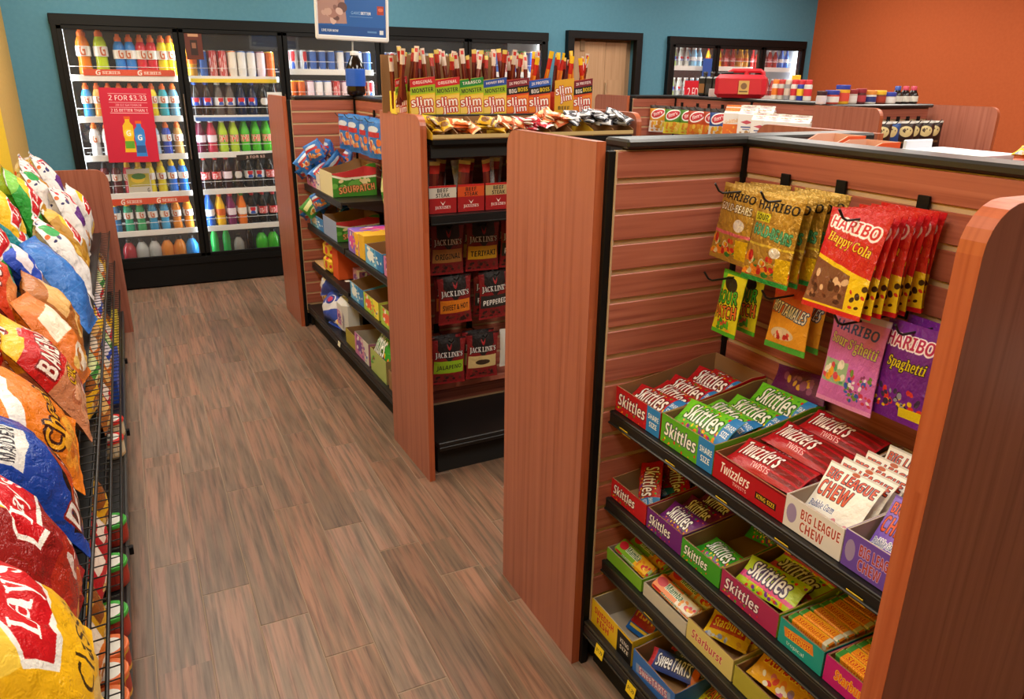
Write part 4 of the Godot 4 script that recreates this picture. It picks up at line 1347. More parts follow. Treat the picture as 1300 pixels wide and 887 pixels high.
		"sour_patch":
			p = Pic.new(180, 280, hexc("d8cc1c"))
			p.rect(0, 0, 1, 0.09, hexc("4fae2a")).rect(0, 0.09, 0.22, 0.5, hexc("6abf2a"))
			p.ell(0.5, 0.24, 0.3, 0.10, hexc("201c10"), 20).text("SOUR", 0.5, 0.42, 0.78, 0.15, hexc("3fa62a"), -4, hexc("1a1a12"), 0, 0, 0.02).text("PATCH", 0.5, 0.6, 0.84, 0.15, hexc("d86a2a"), -4, hexc("1a1a12"), 0, 0, 0.02)
			p.blobs(0.2, 0.72, 0.8, 0.88, 16, hx(["c84a3a", "4fae2a", "e8a02a", "3f8a2a"]), 0.05, 0.09, 2).rect(0, 0.9, 1, 1, hexc("4fae2a"))
			return pm(p, 0.35)
		"tamales":
			p = Pic.new(180, 240, hexc("cf5a2a"))
			p.rect(0, 0, 1, 0.2, hexc("d8483a")).poly([[0, 0.45], [1, 0.38], [1, 0.85], [0, 0.85]], hexc("e09a2a"))
			p.text("HOT TAMALES", 0.5, 0.38, 0.88, 0.15, hexc("f4f0ea"), 8, hexc("2a4a7a"), 0, 0.2, 0.016)
			p.ell(0.42, 0.68, 0.3, 0.09, hexc("d8c0a0")).blobs(0.2, 0.63, 0.62, 0.74, 12, hx(["b82a2a", "d84a3a", "e8d0b0"]), 0.04, 0.06, 7).rect(0, 0.86, 1, 1, hexc("4fa63a"))
			return pm(p, 0.35)
		"gold", "sour_gold":
			p = Pic.new(220, 320, hexc("b08a3a"))
			p.rect(0, 0, 1, 0.08, hexc("c9a85a"))
			p.text("HARIBO", 0.5, 0.20, 0.88, 0.115, hexc("1c1710"))
			if k == "gold":
				p.text("GOLD-BEARS", 0.5, 0.34, 0.86, 0.08, hexc("f0ead8"), 0, hexc("3a3020"), 0, 0, 0.01).rect(0, 0.58, 1, 0.61, hexc("d86a7a")).ell(0.7, 0.5, 0.14, 0.06, hexc("e8e8f0"))
			else:
				p.rect(0.04, 0.29, 0.42, 0.37, hexc("d0cf2a")).text("SOUR", 0.23, 0.33, 0.3, 0.055, hexc("2a3a1a")).text("GOLD-BEARS", 0.5, 0.45, 0.86, 0.09, hexc("5fae8a"), 4, hexc("2f7a5a"), 0, 0, 0.01).rect(0, 0.55, 1, 0.57, hexc("e0c84a")).ell(0.66, 0.6, 0.12, 0.045, hexc("f0f0f0"))
			p.blobs(0.05, 0.66, 0.95, 0.88, 46, hx(["d8602a", "e8b82a", "3f8a3a", "c8302a", "e8e0b0", "f0902a"]), 0.04, 0.08, 9).rect(0.7, 0.64, 0.98, 0.9, hexc("e0bd1c"))
			p.rect(0, 0.92, 1, 1, hexc("b08a3a") if k == "gold" else hexc("2fa04a"))
			var gm := pm(p, 0.27, 1.0)
			gm.metallic = 0.45
			return gm
		"cola_red":
			p = Pic.new(220, 320, hexc("c41420"))
			p.text("HARIBO", 0.5, 0.21, 0.84, 0.12, hexc("c81a28"), 6, hexc("f6eef0"), 0, 0, 0.03).text("Happy Cola", 0.5, 0.37, 0.8, 0.10, hexc("f0d22a"), 8, hexc("8a1010"), 1, 0.15, 0.01)
			p.poly([[0, 0.47], [1, 0.58], [1, 0.93], [0, 0.93]], hexc("e8c21c")).poly([[0, 0.5], [0.7, 0.58], [0.7, 0.9], [0, 0.9]], hexc("7a4a34"))
			p.blobs(0.05, 0.6, 0.65, 0.86, 22, hx(["4a2418", "a06a4a", "d8b08a", "5a2a1c"]), 0.04, 0.07, 13).blobs(0.75, 0.65, 0.97, 0.86, 7, hx(["3a1c14", "c8302a"]), 0.03, 0.05, 14)
			p.rect(0, 0.93, 1, 1, hexc("c41420"))
			return pm(p, 0.28, 0.6)
		"haribo_purple":
			p = Pic.new(220, 320, hexc("6a1f8a"))
			p.text("HARIBO", 0.5, 0.24, 0.86, 0.13, hexc("b01a5a"), 0, hexc("f2e6f2"), 0, 0, 0.025).text("Spaghetti", 0.55, 0.44, 0.7, 0.11, hexc("d8c81c"), 0, hexc("2a1a2a"), 1, 0.2)
			p.blobs(0.05, 0.62, 0.95, 0.84, 44, hx(["20181c", "8a8a9a", "e0bd1c", "c8302a", "3a2a4a"]), 0.03, 0.06, 15).rect(0.6, 0.78, 1, 0.9, hexc("d8c01c"))
			return pm(p, 0.3)
		"haribo_pink":
			p = Pic.new(220, 320, hexc("c86ab8"))
			p.rect(0, 0, 1, 0.1, hexc("b8a8d8")).text("HARIBO", 0.5, 0.22, 0.78, 0.11, hexc("24349a"), 4).text("Sour S'ghetti", 0.5, 0.38, 0.88, 0.12, hexc("c8cf5a"), 6, hexc("8a4a9a"), 1, 0.1, 0.012)
			p.rect(0.02, 0.52, 0.5, 0.72, hexc("9ab890")).blobs(0.05, 0.54, 0.48, 0.7, 16, hx(["d84a5a", "e8e0d0", "5aa06a", "e8a02a"]), 0.04, 0.06, 16).blobs(0.5, 0.56, 0.95, 0.86, 50, hx(["c83a5a", "3a5ab8", "e8e0e8", "6a8a3a", "8a3a6a"]), 0.02, 0.045, 17)
			p.rect(0, 0.93, 1, 1, hexc("d88ac0"))
			return pm(p, 0.3)
		"wonka": 
			p = Pic.new(200, 90, hexc("5a1a52"))
			p.blobs(0.2, 0.35, 0.8, 0.65, 12, hx(["d0a03a", "8a4a7a", "b8862a"]), 0.04, 0.07, 58)
			return pm(p, 0.3)
		"jerky_original": return pm(jerky("ORIGINAL", "b07a3a", "1c1210"), 0.4, 0.5)
		"jerky_teriyaki": return pm(jerky("TERIYAKI", "d8a81c", "1c1210"), 0.4, 0.5)
		"jerky_peppered": return pm(jerky("PEPPERED", "2a2624", "f0ece6"), 0.4, 0.5)
		"jerky_sweet": return pm(jerky("SWEET & HOT", "d87a1c", "1c1210"), 0.4, 0.5)
		"jerky_jalapeno": return pm(jerky("JALAPENO", "8fb51f", "1c1210"), 0.4, 0.5)
		"jerky_cream": return pm(jerky("", "cdb47a", "2a201a"), 0.4, 0.5)
		"steak_white", "steak_orange", "steak_tan", "steak_yellow":
			var cc: String = {"steak_white": "cfc8ba", "steak_orange": "d0501c", "steak_tan": "b8a070", "steak_yellow": "e0b81c"}[k]
			p = Pic.new(160, 150, hexc("a01a1c"))
			p.rect(0, 0, 1, 0.08, hexc("b8201c")).rect(0, 0.08, 1, 0.45, Color.html(cc)).text("BEEF", 0.5, 0.18, 0.4, 0.14, hexc("1c1210")).text("STEAK", 0.5, 0.35, 0.5, 0.14, hexc("1c1210"))
			p.poly([[0.4, 0.55], [0.5, 0.66], [0.6, 0.55], [0.5, 0.72]], hexc("f0ece6")).text("JACK LINK'S", 0.5, 0.8, 0.56, 0.13, hexc("f0ece6"), 0, null, 1)
			return pm(p, 0.45, 0.0)
		"sj_orig": return pm(stick_box("c8202a", "ORIGINAL", "e4c832", "MONSTER", "f0cf62"), 0.45, 0.0)
		"sj_green": return pm(stick_box("1f8a3a", "TABASCO", "e4c832", "MONSTER", "f0cf62"), 0.45, 0.0)
		"sj_blue": return pm(stick_box("2a4fa8", "HONEY BBQ", "e4c832", "MONSTER", "f0cf62"), 0.45, 0.0)
		"sj_boss": return pm(stick_box("7a1a2a", "2X PROTEIN", "d84a1c", "BOSS", "e8842a"), 0.45, 0.0)
		"sj_boss_blue": return pm(stick_box("2a5ab8", "2X PROTEIN", "d84a1c", "BOSS", "e8842a"), 0.45, 0.0)
		"sj_plain":
			p = Pic.new(160, 240, hexc("e0a82a"))
			p.text("slim", 0.46, 0.34, 0.84, 0.24, hexc("f6f2ec"), -8, hexc("b01a1c"), 0, 0.0, 0.03).text("jim", 0.6, 0.58, 0.6, 0.26, hexc("f6f2ec"), -8, hexc("b01a1c"), 0, 0.0, 0.03).text("BEEF", 0.5, 0.86, 0.6, 0.1, hexc("1c1210"))
			return pm(p, 0.45, 0.0)
		"sj_stick":
			p = Pic.new(32, 200, hexc("5a1a16"))
			p.rect(0, 0, 1, 0.12, hexc("e0c86a")).rect(0, 0.12, 1, 0.3, hexc("b02a20")).rect(0.3, 0.3, 0.6, 1, hexc("6a2a1c"))
			return pm(p, 0.25, 0.3)
		"sj_stick_white":
			p = Pic.new(32, 200, hexc("6a2018"))
			p.rect(0, 0, 1, 0.34, hexc("dccabc")).rect(0.2, 0.06, 0.8, 0.16, hexc("c8302a")).rect(0.3, 0.34, 0.55, 1, hexc("8a3a28"))
			return pm(p, 0.25, 0.3)
		"sj_stick_yellow":
			p = Pic.new(32, 200, hexc("d86a1c"))
			p.rect(0, 0, 1, 0.2, hexc("f0c01c")).rect(0, 0.2, 1, 0.4, hexc("c8281c")).rect(0.3, 0.4, 0.7, 1, hexc("e8922a"))
			return pm(p, 0.25, 0.3)
		"lays_classic":
			p = Pic.new(360, 460, hexc("f0b81a"))
			p.rect(0, 0, 1, 0.12, hexc("f2c83a")).ell(0.42, 0.34, 0.42, 0.2, hexc("f6cf4a"))
			p.blobs(0.1, 0.84, 0.9, 0.95, 12, hx(["e8b84a", "f0c86a", "dca030"]), 0.07, 0.11, 41)
			chip_logo(p, 0.5, 0.43, 0.88)
			p.text("Classic", 0.52, 0.68, 0.6, 0.11, hexc("3a2a10"), -10, null, 2, 0.1)
			return pm(p, 0.28, 0.45)
		"lays_red":
			p = Pic.new(360, 460, hexc("8f1c1c"))
			p.rect(0, 0, 1, 0.1, hexc("7a1616")).ell(0.5, 0.76, 0.44, 0.2, hexc("a82a1c"))
			chip_logo(p, 0.6, 0.36, 0.8)
			p.text("US", 0.62, 0.66, 0.4, 0.14, hexc("ecd8d0"), -6).blobs(0.2, 0.78, 0.9, 0.95, 16, hx(["d8642a", "e89a3a", "c84a24"]), 0.06, 0.1, 42)
			return pm(p, 0.25, 1.0)
		"lays_teal", "lays_green", "lays_gold", "lays_white", "lays_yellow":
			var cc: Array = {"lays_teal": ["0f7f86", "2a9ca0"], "lays_green": ["2f9a3a", "7cc04a"], "lays_gold": ["b8862a", "d8b04a"], "lays_white": ["dcd6d2", "f0ece8"], "lays_yellow": ["f0c02a", "f6d65a"]}[k]
			p = Pic.new(256, 330, Color.html(cc[0]))
			p.rect(0, 0, 1, 0.2, Color.html(cc[1])).rect(0, 0.0, 1, 0.06, hexc("e8e4e0"))
			chip_logo(p, 0.5, 0.42, 0.85)
			p.blobs(0.15, 0.7, 0.85, 0.92, 16, hx(["e8b84a", "f0c86a", "dca030"]), 0.07, 0.12, 43)
			return pm(p, 0.25, 1.0)
		"tort_blue", "tort_red":
			p = Pic.new(320, 420, hexc("123f9c") if k == "tort_blue" else hexc("a01a1c"))
			p.rect(0, 0, 1, 0.12, hexc("1f5fc4") if k == "tort_blue" else hexc("b8302a"))
			p.poly([[0.1, 0.14], [0.48, 0.1], [0.5, 0.34], [0.12, 0.38]], hexc("d8d6d2")).text("GET IN", 0.3, 0.19, 0.26, 0.04, hexc("3a3a44"), -5).text("MADDEN", 0.31, 0.27, 0.34, 0.08, hexc("2a2a34"), -5)
			p.poly([[0.05, 0.75], [0.5, 0.42], [0.95, 0.72], [0.9, 0.8], [0.1, 0.84]], hexc("1a1212")).poly([[0.2, 0.68], [0.5, 0.45], [0.6, 0.55], [0.3, 0.74]], hexc("b8431c"))
			p.text("Doritos", 0.5, 0.68, 0.84, 0.17, hexc("f2ece4"), -8, hexc("8a1c14"), 0, 0.0, 0.014)
			p.blobs(0.2, 0.86, 0.8, 0.95, 8, hx(["d8701c", "e08a2a"]), 0.06, 0.1, 44)
			return pm(p, 0.25, 0.9)
		"rinds":
			p = Pic.new(320, 420, hexc("c8825a"))
			p.rect(0, 0, 1, 0.30, hexc("ecb41c")).poly([[0, 0.2], [0.6, 0.12], [0.85, 0.3], [0.5, 0.45], [0, 0.48]], hexc("c01c1c"))
			p.text("BAKEN-ETS", 0.48, 0.32, 0.84, 0.14, hexc("f0e6da"), -12, hexc("7a1414"), 0, 0.1, 0.014).text("CHICHARRONES", 0.56, 0.48, 0.74, 0.08, hexc("e8b81c"), -12, hexc("5a2a14"), 0, 0.0, 0.01)
			p.blobs(0.1, 0.6, 0.9, 0.92, 40, hx(["d89a72", "c07a52", "e0aa84", "b46a46"]), 0.05, 0.1, 45)
			p.ell(0.72, 0.72, 0.16, 0.12, hexc("e8e0dc")).ell(0.72, 0.72, 0.14, 0.105, hexc("c01c2a")).text("$2.00", 0.72, 0.72, 0.2, 0.07, hexc("f6f2ee"), -6)
			return pm(p, 0.22, 0.9)
		"puffs":
			p = Pic.new(320, 420, hexc("e07a1c"))
			p.poly([[0, 0.35], [0.9, 0.05], [1, 0.1], [0, 0.45]], hexc("f0ece6")).rect(0, 0, 1, 0.08, hexc("d85a14"))
			p.text("Cheetos", 0.55, 0.5, 0.84, 0.14, hexc("e8a41c"), -14, hexc("3a1a10"), 0, 0.1, 0.02)
			p.blobs(0.15, 0.62, 0.9, 0.9, 24, hx(["f09a2a", "f6b03a", "e8861c"]), 0.06, 0.1, 46)
			return pm(p, 0.25, 0.9)
		"fries":
			p = Pic.new(320, 300, hexc("d84a2a"))
			p.poly([[0, 0.05], [0.6, 0.0], [0.8, 0.12], [0, 0.3]], hexc("c01c24")).text("TOSTITOS", 0.5, 0.32, 0.84, 0.2, hexc("f4ece2"), -14, hexc("7a1c14"), 0, 0.05, 0.012)
			p.poly([[0.5, 0.6], [0.95, 0.45], [1, 0.6], [0.55, 0.74]], hexc("4f9a8a")).poly([[0.5, 0.74], [1, 0.62], [1, 0.82], [0.55, 0.9]], hexc("c05a62")).ell(0.3, 0.72, 0.24, 0.18, hexc("e08a4a"))
			return pm(p, 0.3, 0.8)
		"ruffles":
			p = Pic.new(256, 420, hexc("2f6fc0"))
			for i in 9:
				p.rect(0.0, 0.1 + i * 0.09, 0.8, 0.105 + i * 0.09, hexc("3f82d0"))
			p.poly([[0.75, 0.25], [1, 0.2], [1, 0.85], [0.7, 0.8]], hexc("d8d4da")).ell(0.82, 0.5, 0.12, 0.1, hexc("c02a3a")).text("2", 0.82, 0.5, 0.08, 0.1, hexc("f4f0ee")).rect(0.72, 0.26, 0.9, 0.38, hexc("1f2f6a"))
			return pm(p, 0.22, 0.8)
		"party_white", "party_gold":
			p = Pic.new(256, 360, hexc("e6e2e0"))
			p.blobs(0.05, 0.02, 0.95, 0.3, 30, hx(["c82a3a", "3a3a6a", "e8e4e0", "d86a2a", "8a2a4a"]), 0.02, 0.05, 47)
			if k == "party_white":
				p.poly([[0.2, 0.42], [0.8, 0.34], [0.85, 0.5], [0.25, 0.58]], hexc("5a1f7a")).ell(0.72, 0.3, 0.16, 0.12, hexc("d8203a")).ell(0.8, 0.42, 0.14, 0.1, hexc("e07a2a")).blobs(0.3, 0.62, 0.9, 0.8, 10, hx(["e0a03a", "c87a2a"]), 0.05, 0.1, 48)
			else:
				p.poly([[0.3, 0.2], [0.95, 0.3], [0.95, 1.0], [0.5, 1.0]], hexc("b8821c")).ell(0.3, 0.18, 0.2, 0.1, hexc("2f9a4a")).poly([[0.4, 0.5], [0.9, 0.45], [0.9, 0.55], [0.45, 0.6]], hexc("d8b04a"))
			return pm(p, 0.25, 0.9)
		"snack_blue", "snack_brown", "snack_yellow", "snack_orange", "snack_green", "snack_red":
			var cc: Array = {"snack_blue": ["2a4fc0", "e8e0e8"], "snack_brown": ["a8642a", "e0b06a"], "snack_yellow": ["e8b01c", "8a4a14"], "snack_orange": ["d8742a", "f0e0c8"], "snack_green": ["3f8a3a", "d8e0a0"], "snack_red": ["c0202a", "f0e0d0"]}[k]
			p = Pic.new(128, 176, Color.html(cc[0]))
			p.poly([[0.1, 0.3], [0.9, 0.2], [0.9, 0.45], [0.1, 0.52]], Color.html(cc[1])).ell(0.5, 0.72, 0.32, 0.14, Color.html(cc[1])).blobs(0.2, 0.62, 0.8, 0.85, 10, hx(["d8a04a", "b8742a", "e8c06a"]), 0.06, 0.1, 49)
			return pm(p, 0.25, 0.9)
		"small_gold", "small_green", "small_red", "small_blue":
			var cc: Array = {"small_gold": ["d8962a", "e8e0d8"], "small_green": ["4f8a2a", "d8c83a"], "small_red": ["b8441c", "d8702a"], "small_blue": ["2a4a8c", "d8d4d0"]}[k]
			p = Pic.new(128, 200, Color.html(cc[0]))
			p.rect(0, 0, 1, 0.16, hexc("2a1c14")).ell(0.5, 0.34, 0.42, 0.16, hexc("f0ece8"), -18).ell(0.5, 0.34, 0.36, 0.12, hexc("b81c2a"), -18).text("Herr's", 0.5, 0.34, 0.5, 0.1, hexc("f4f0ec"), -18, null, 1)
			p.rect(0, 0.55, 1, 1, Color.html(cc[1])).blobs(0.15, 0.58, 0.85, 0.92, 16, hx(["e8c04a", "d8902a", "f0d06a"]), 0.08, 0.13, 50)
			return pm(p, 0.35, 0.6)
		"carton_white", "carton_orange":
			p = Pic.new(128, 170, hexc("e6e2dc"))
			if k == "carton_orange":
				p.rect(0, 0.42, 1, 1, hexc("e0702a")).text("Goldfish", 0.5, 0.3, 0.8, 0.14, hexc("d8902a"), -8, hexc("f4f0e8"), 1).blobs(0.2, 0.5, 0.8, 0.9, 8, hx(["e8902a", "f0a83a"]), 0.05, 0.08, 52)
			else:
				p.poly([[0.15, 0.3], [0.5, 0.22], [0.85, 0.3], [0.5, 0.38]], hexc("c04a5a")).rect(0.2, 0.47, 0.8, 0.52, hexc("4a5a94")).rect(0.3, 0.56, 0.7, 0.6, hexc("6a78a8")).blobs(0.15, 0.68, 0.85, 0.92, 10, hx(["b08a5a", "d8c8a8", "8a6a4a"]), 0.07, 0.12, 53)
			return pm(p, 0.6, 0.0)
		"pouch_blue", "pouch_brown":
			p = Pic.new(160, 210, hexc("1f4a8c") if k == "pouch_blue" else hexc("2a1814"))
			p.rect(0, 0, 1, 0.1, hexc("c8c4bc")).ell(0.5, 0.36, 0.34, 0.15, hexc("d8c48a")).blobs(0.3, 0.3, 0.7, 0.42, 9, hx(["2a1c14", "5a4430"]), 0.03, 0.06, 59).rect(0.15, 0.62, 0.85, 0.68, hexc("8aa0c0") if k == "pouch_blue" else hexc("7a5a3a")).rect(0.08, 0.84, 0.3, 0.95, hexc("d8d4c8"))
			return pm(p, 0.35, 0.5)
		"blue_peg":
			p = Pic.new(128, 190, hexc("2a72c8"))
			p.rect(0, 0.0, 1, 0.12, hexc("3f8ae0")).ell(0.5, 0.3, 0.36, 0.08, hexc("c8d4e8")).rect(0.1, 0.36, 0.9, 0.46, hexc("b82a3a")).blobs(0.15, 0.5, 0.85, 0.78, 20, hx(["e0a06a", "d8703a", "f0d8b0", "c84a2a"]), 0.07, 0.12, 54)
			return pm(p, 0.28, 0.8)
		"gum_green", "melon_card":
			p = Pic.new(220, 160, hexc("3f8a2a"))
			p.poly([[0, 0.1], [0.5, 0.0], [1, 0.14], [1, 0.34], [0.7, 0.42], [0.2, 0.4], [0, 0.3]], hexc("c8343a")).poly([[0, 0.32], [0.3, 0.42], [1, 0.36], [1, 0.42], [0.3, 0.5], [0, 0.38]], hexc("e8e8d8"))
			p.blobs(0.05, 0.5, 0.95, 0.7, 20, hx(["2f6a20", "6ab04a", "e8d8a0"]), 0.04, 0.08, 55)
			p.text("SOUR", 0.34, 0.78, 0.4, 0.2, hexc("e8a86a"), -6, hexc("7a2a1a")).text("PATCH", 0.74, 0.74, 0.42, 0.2, hexc("e8a86a"), -6, hexc("7a2a1a"))
			return pm(p, 0.5, 0.0)
		"kids_box", "kids_box2", "kids_box3", "kids_box4":
			var cc: Array = {"kids_box": ["8a6ac8", "d84aa0", "f0b81c"], "kids_box2": ["6ab0e0", "e8f0f4", "2a7ac0"], "kids_box3": ["a8c84a", "e86a4a", "f0e04a"], "kids_box4": ["c87aa8", "7a4a9a", "d8d0c8"]}[k]
			p = Pic.new(200, 120, Color.html(cc[0]))
			p.ell(0.35, 0.5, 0.25, 0.3, Color.html(cc[1])).poly([[0.6, 0], [1, 0], [1, 1], [0.7, 1]], Color.html(cc[2])).blobs(0.05, 0.1, 0.95, 0.9, 14, hx(["f2f0ea", cc[1], cc[2], "3a5ab0"]), 0.03, 0.07, 56)
			return pm(p, 0.5, 0.0)
		"mini_gold", "mini_orange", "mini_silver", "mini_red":
			var cc: Array = {"mini_gold": ["e0b01c", "7a4a10"], "mini_orange": ["d8642a", "f0d0a0"], "mini_silver": ["d0d2d8", "2a2a34"], "mini_red": ["c8283a", "f0e8e0"]}[k]
			p = Pic.new(64, 40, Color.html(cc[0]))
			p.ell(0.5, 0.5, 0.26, 0.3, Color.html(cc[1])).rect(0, 0, 0.1, 1, Color.html(cc[1])).rect(0.9, 0, 1, 1, Color.html(cc[1]))
			return pm(p, 0.2, 1.0)
		"cola_sign":
			p = Pic.new(380, 300, hexc("1f5fb0"))
			p.rect(0, 0.84, 1, 1, hexc("1a4f9a")).poly([[0, 0], [0.36, 0], [0.4, 0.55], [0.42, 0.8], [0, 0.82]], hexc("b08a84"))
			p.blobs(0.02, 0.1, 0.36, 0.78, 34, hx(["c8a49a", "8a6460", "a87c74", "d8b8b0", "6a4a48"]), 0.03, 0.08, 57).ell(0.66, 0.0, 0.22, 0.24, hexc("f0f0f0"))
			p.text("GAME", 0.55, 0.62, 0.13, 0.045, hexc("9ac0e8"), 0, null, 2).text("BETTER", 0.70, 0.62, 0.15, 0.045, hexc("f0f4f8")).rect(0.46, 0.68, 0.8, 0.685, hexc("b0d0f0")).text("LIVE FOR NOW", 0.17, 0.92, 0.24, 0.04, hexc("f0f4f8"))
			p.ell(0.91, 0.25, 0.06, 0.08, hexc("f0f0f0")).ell(0.905, 0.22, 0.05, 0.045, hexc("c8202a")).ell(0.915, 0.29, 0.045, 0.03, hexc("1f4fa0"))
			for q in [[0.91, 0.04], [0.92, 0.55]]:
				p.rect(q[0] - 0.05, q[1] - 0.06, q[0] + 0.05, q[1] + 0.08, hexc("a83a2a")).ell(q[0], q[1], 0.04, 0.03, hexc("d86a4a"))
			p.rect(0.9, 0.88, 0.96, 0.95, hexc("d8e0ec")).rect(0.72, 0.9, 0.86, 0.93, hexc("5a8ac8"))
			return pm(p, 0.35, 0.0)
	push_error("no art " + k)
	return null

# ------------------------------------------------------------------ candy shelves (nearest gondola)
func packs(f: Transform3D, called: String, what: String, category: String, where: String, list: Array, m: Material, w: float, h: float, t: float, group: String) -> void:
	# list: [x, y, z, pitch, yaw, roll]; each pack is centred on its middle
	for i in list.size():
		var q: Array = list[i]
		var xf := f * T(q[0], q[1], q[2], q[4], q[3], q[5]) * T(0, -h * 0.5, 0)
		var pos := ("alone" if list.size() == 1 else ("frontmost" if i == 0 else ("farthest back" if i == list.size() - 1 else "%s from front" % ORD[i])))
		bag(called, "%s %s, %s" % [what, where, pos], category, xf, w, h, t, m, 60 + (i % 3), group, 8, 8)

func candy_run() -> void:
	var f := F1
	var S := [[0.846, "top", 0.375], [0.575, "second", 0.37], [0.365, "third", 0.37]]
	shelf("black steel top candy shelf on the near gondola", f, 0.002, 0.912, 0.846, 0.372, "candy shelves", [[0.075, "$1.89"], [0.275, "$1.89"], [0.46, "$1.99"], [0.64, "$2.29"], [0.82, "$2.29"]])
	shelf("black steel second candy shelf on the near gondola", f, 0.002, 0.912, 0.575, 0.368, "candy shelves", [[0.88, "$1.39"]])
	shelf("black steel third candy shelf on the near gondola", f, 0.002, 0.912, 0.365, 0.368, "candy shelves", [[0.24, "$1.29"]])
	# loose tags on the base deck channel
	for q in [[0.10, "$1.79"], [0.26, "$1.29"]]:
		var p := Pic.new(64, 48, hexc("eccb1e"))
		p.text(q[1], 0.5, 0.48, 0.72, 0.34, hexc("3a3010"))
		solo("price_tag", bx(Vector3(0.04, 0.034, 0.0012)), pm(p, 0.6, 0.0), "yellow %s price tag on the bottom deck edge of the candy gondola" % q[1], "price tag", f * T(q[0], 0.125, 0.433, 0, -10), "yellow deck tags")
	# ---- top shelf
	var y := 0.848
	var zf := 0.366
	tray("red candy carton with blue size flap, farthest on the top candy shelf", f * T(0.104, y, zf), 0.196, 0.335, 0.07, 0.115, cm("b8141f", 0.5), art("front_skit_red"), "candy cartons")
	packs(f, "candy_pack", "red rainbow candy pack", "candy pack", "in the far top-shelf carton", [[0.10, y + 0.048, zf - 0.055, -62, 3, 4], [0.115, y + 0.056, zf - 0.105, -70, -2, -3], [0.12, y + 0.066, zf - 0.15, -62, 4, 2], [0.118, y + 0.058, zf - 0.2, -72, -3, -4], [0.115, y + 0.075, zf - 0.235, -58, 2, 3], [0.11, y + 0.062, zf - 0.285, -74, 0, 0]], art("skit_red"), 0.172, 0.078, 0.022, "red rainbow candy packs")
	tray("green candy carton with blue size flap on the top candy shelf", f * T(0.306, y, zf), 0.192, 0.335, 0.075, 0.11, cm("58a81c", 0.5), art("front_skit_green"), "candy cartons")
	packs(f, "candy_pack", "green rainbow candy pack", "candy pack", "on the top candy shelf", [[0.30, y + 0.075, zf - 0.06, -55, 2, 3], [0.285, y + 0.066, zf - 0.135, -72, -3, -2], [0.315, y + 0.075, zf - 0.19, -68, 2, 2], [0.315, y + 0.085, zf - 0.275, -50, 0, 2]], art("skit_green"), 0.178, 0.085, 0.024, "green rainbow candy packs")
	tray("red licorice carton on the top candy shelf", f * T(0.513, y, zf), 0.214, 0.335, 0.062, 0.10, cm("b0121f", 0.5), art("front_twiz"), "candy cartons")
	packs(f, "licorice_pack", "glossy red licorice pack", "candy pack", "in the licorice carton", [[0.51, y + 0.062, zf - 0.065, -66, 2, 2], [0.508, y + 0.05, zf - 0.12, -84, 0, 0], [0.512, y + 0.085, zf - 0.165, -68, -2, 1], [0.512, y + 0.06, zf - 0.2, -82, 0, 0], [0.514, y + 0.095, zf - 0.265, -66, 1, 0], [0.516, y + 0.045, zf - 0.24, -86, 1, 0]], art("twiz"), 0.20, 0.085, 0.024, "red licorice packs")
	tray("white gum carton holding shredded gum pouches on the top candy shelf", f * T(0.693, y, zf), 0.142, 0.335, 0.07, 0.10, cm("d8d4d8", 0.6), art("front_blc_white"), "candy cartons", M.greyboard)
	for i in 5:
		bag("gum_pouch", "white shredded gum pouch with orange letters, %s from the shelf edge" % ORD[i], "gum pouch", f * T(0.687 + 0.004 * i, y + 0.012, zf - 0.035 - 0.034 * i - (0.03 if i == 4 else 0.0), 2, -38 + 2 * i), 0.128, 0.135, 0.016, art("blc_white"), 70 + i % 2, "white gum pouches", 7, 9)
	tray("purple gum carton at the near end of the top candy shelf", f * T(0.827, y, zf), 0.118, 0.335, 0.075, 0.10, cm("6a4ab0", 0.6), art("front_blc_purple"), "candy cartons", M.greyboard)
	for i in 2:
		bag("gum_pouch", "purple shredded gum pouch, %s" % ["in front, frontmost", "behind the other purple one"][i], "gum pouch", f * T(0.832 + 0.01 * i, y + 0.012, zf - 0.035 - 0.045 * i, 2 + 6 * i, -36), 0.11, 0.135, 0.018, art("blc_purple"), 72, "purple gum pouches", 7, 9)
	# ---- second shelf
	y = 0.577
	zf = 0.362
	var second := [[0.09, 0.164, "skit_red", "front_skit_red2", "b8141f", "red", 0.06, 0.10], [0.25, 0.144, "skit_purple", "front_skit_purple", "6a1f7c", "purple", 0.06, 0.10], [0.394, 0.14, "skit_dgreen", "front_skit_dgreen", "3f9a24", "dark green", 0.055, 0.095], [0.558, 0.176, "skit_lime", "front_skit_lime", "a8c82a", "lime and pink", 0.06, 0.09]]
	for q in second:
		tray("%s candy carton on the second candy shelf" % q[5], f * T(q[0], y, zf), q[1], 0.33, q[6], q[7], cm(q[4], 0.5), art(q[3]), "candy cartons")
	packs(f, "candy_pack", "red rainbow candy pack", "candy pack", "in the second-shelf red carton", [[0.085, y + 0.062, zf - 0.075, -40, 0, -52], [0.06, y + 0.045, zf - 0.11, -62, 0, -20], [0.105, y + 0.06, zf - 0.15, -50, 0, -40], [0.10, y + 0.05, zf - 0.20, -55, 0, 8], [0.09, y + 0.05, zf - 0.26, -60, 0, 0]], art("skit_red"), 0.14, 0.075, 0.02, "red rainbow candy packs")
	packs(f, "candy_pack", "purple rainbow candy pack", "candy pack", "on the second candy shelf", [[0.25, y + 0.045, zf - 0.055, -62, 0, 2], [0.252, y + 0.05, zf - 0.11, -60, 0, 2], [0.256, y + 0.054, zf - 0.165, -62, 2, 0], [0.258, y + 0.058, zf - 0.22, -60, 0, 2]], art("skit_purple"), 0.13, 0.07, 0.02, "purple rainbow candy packs")
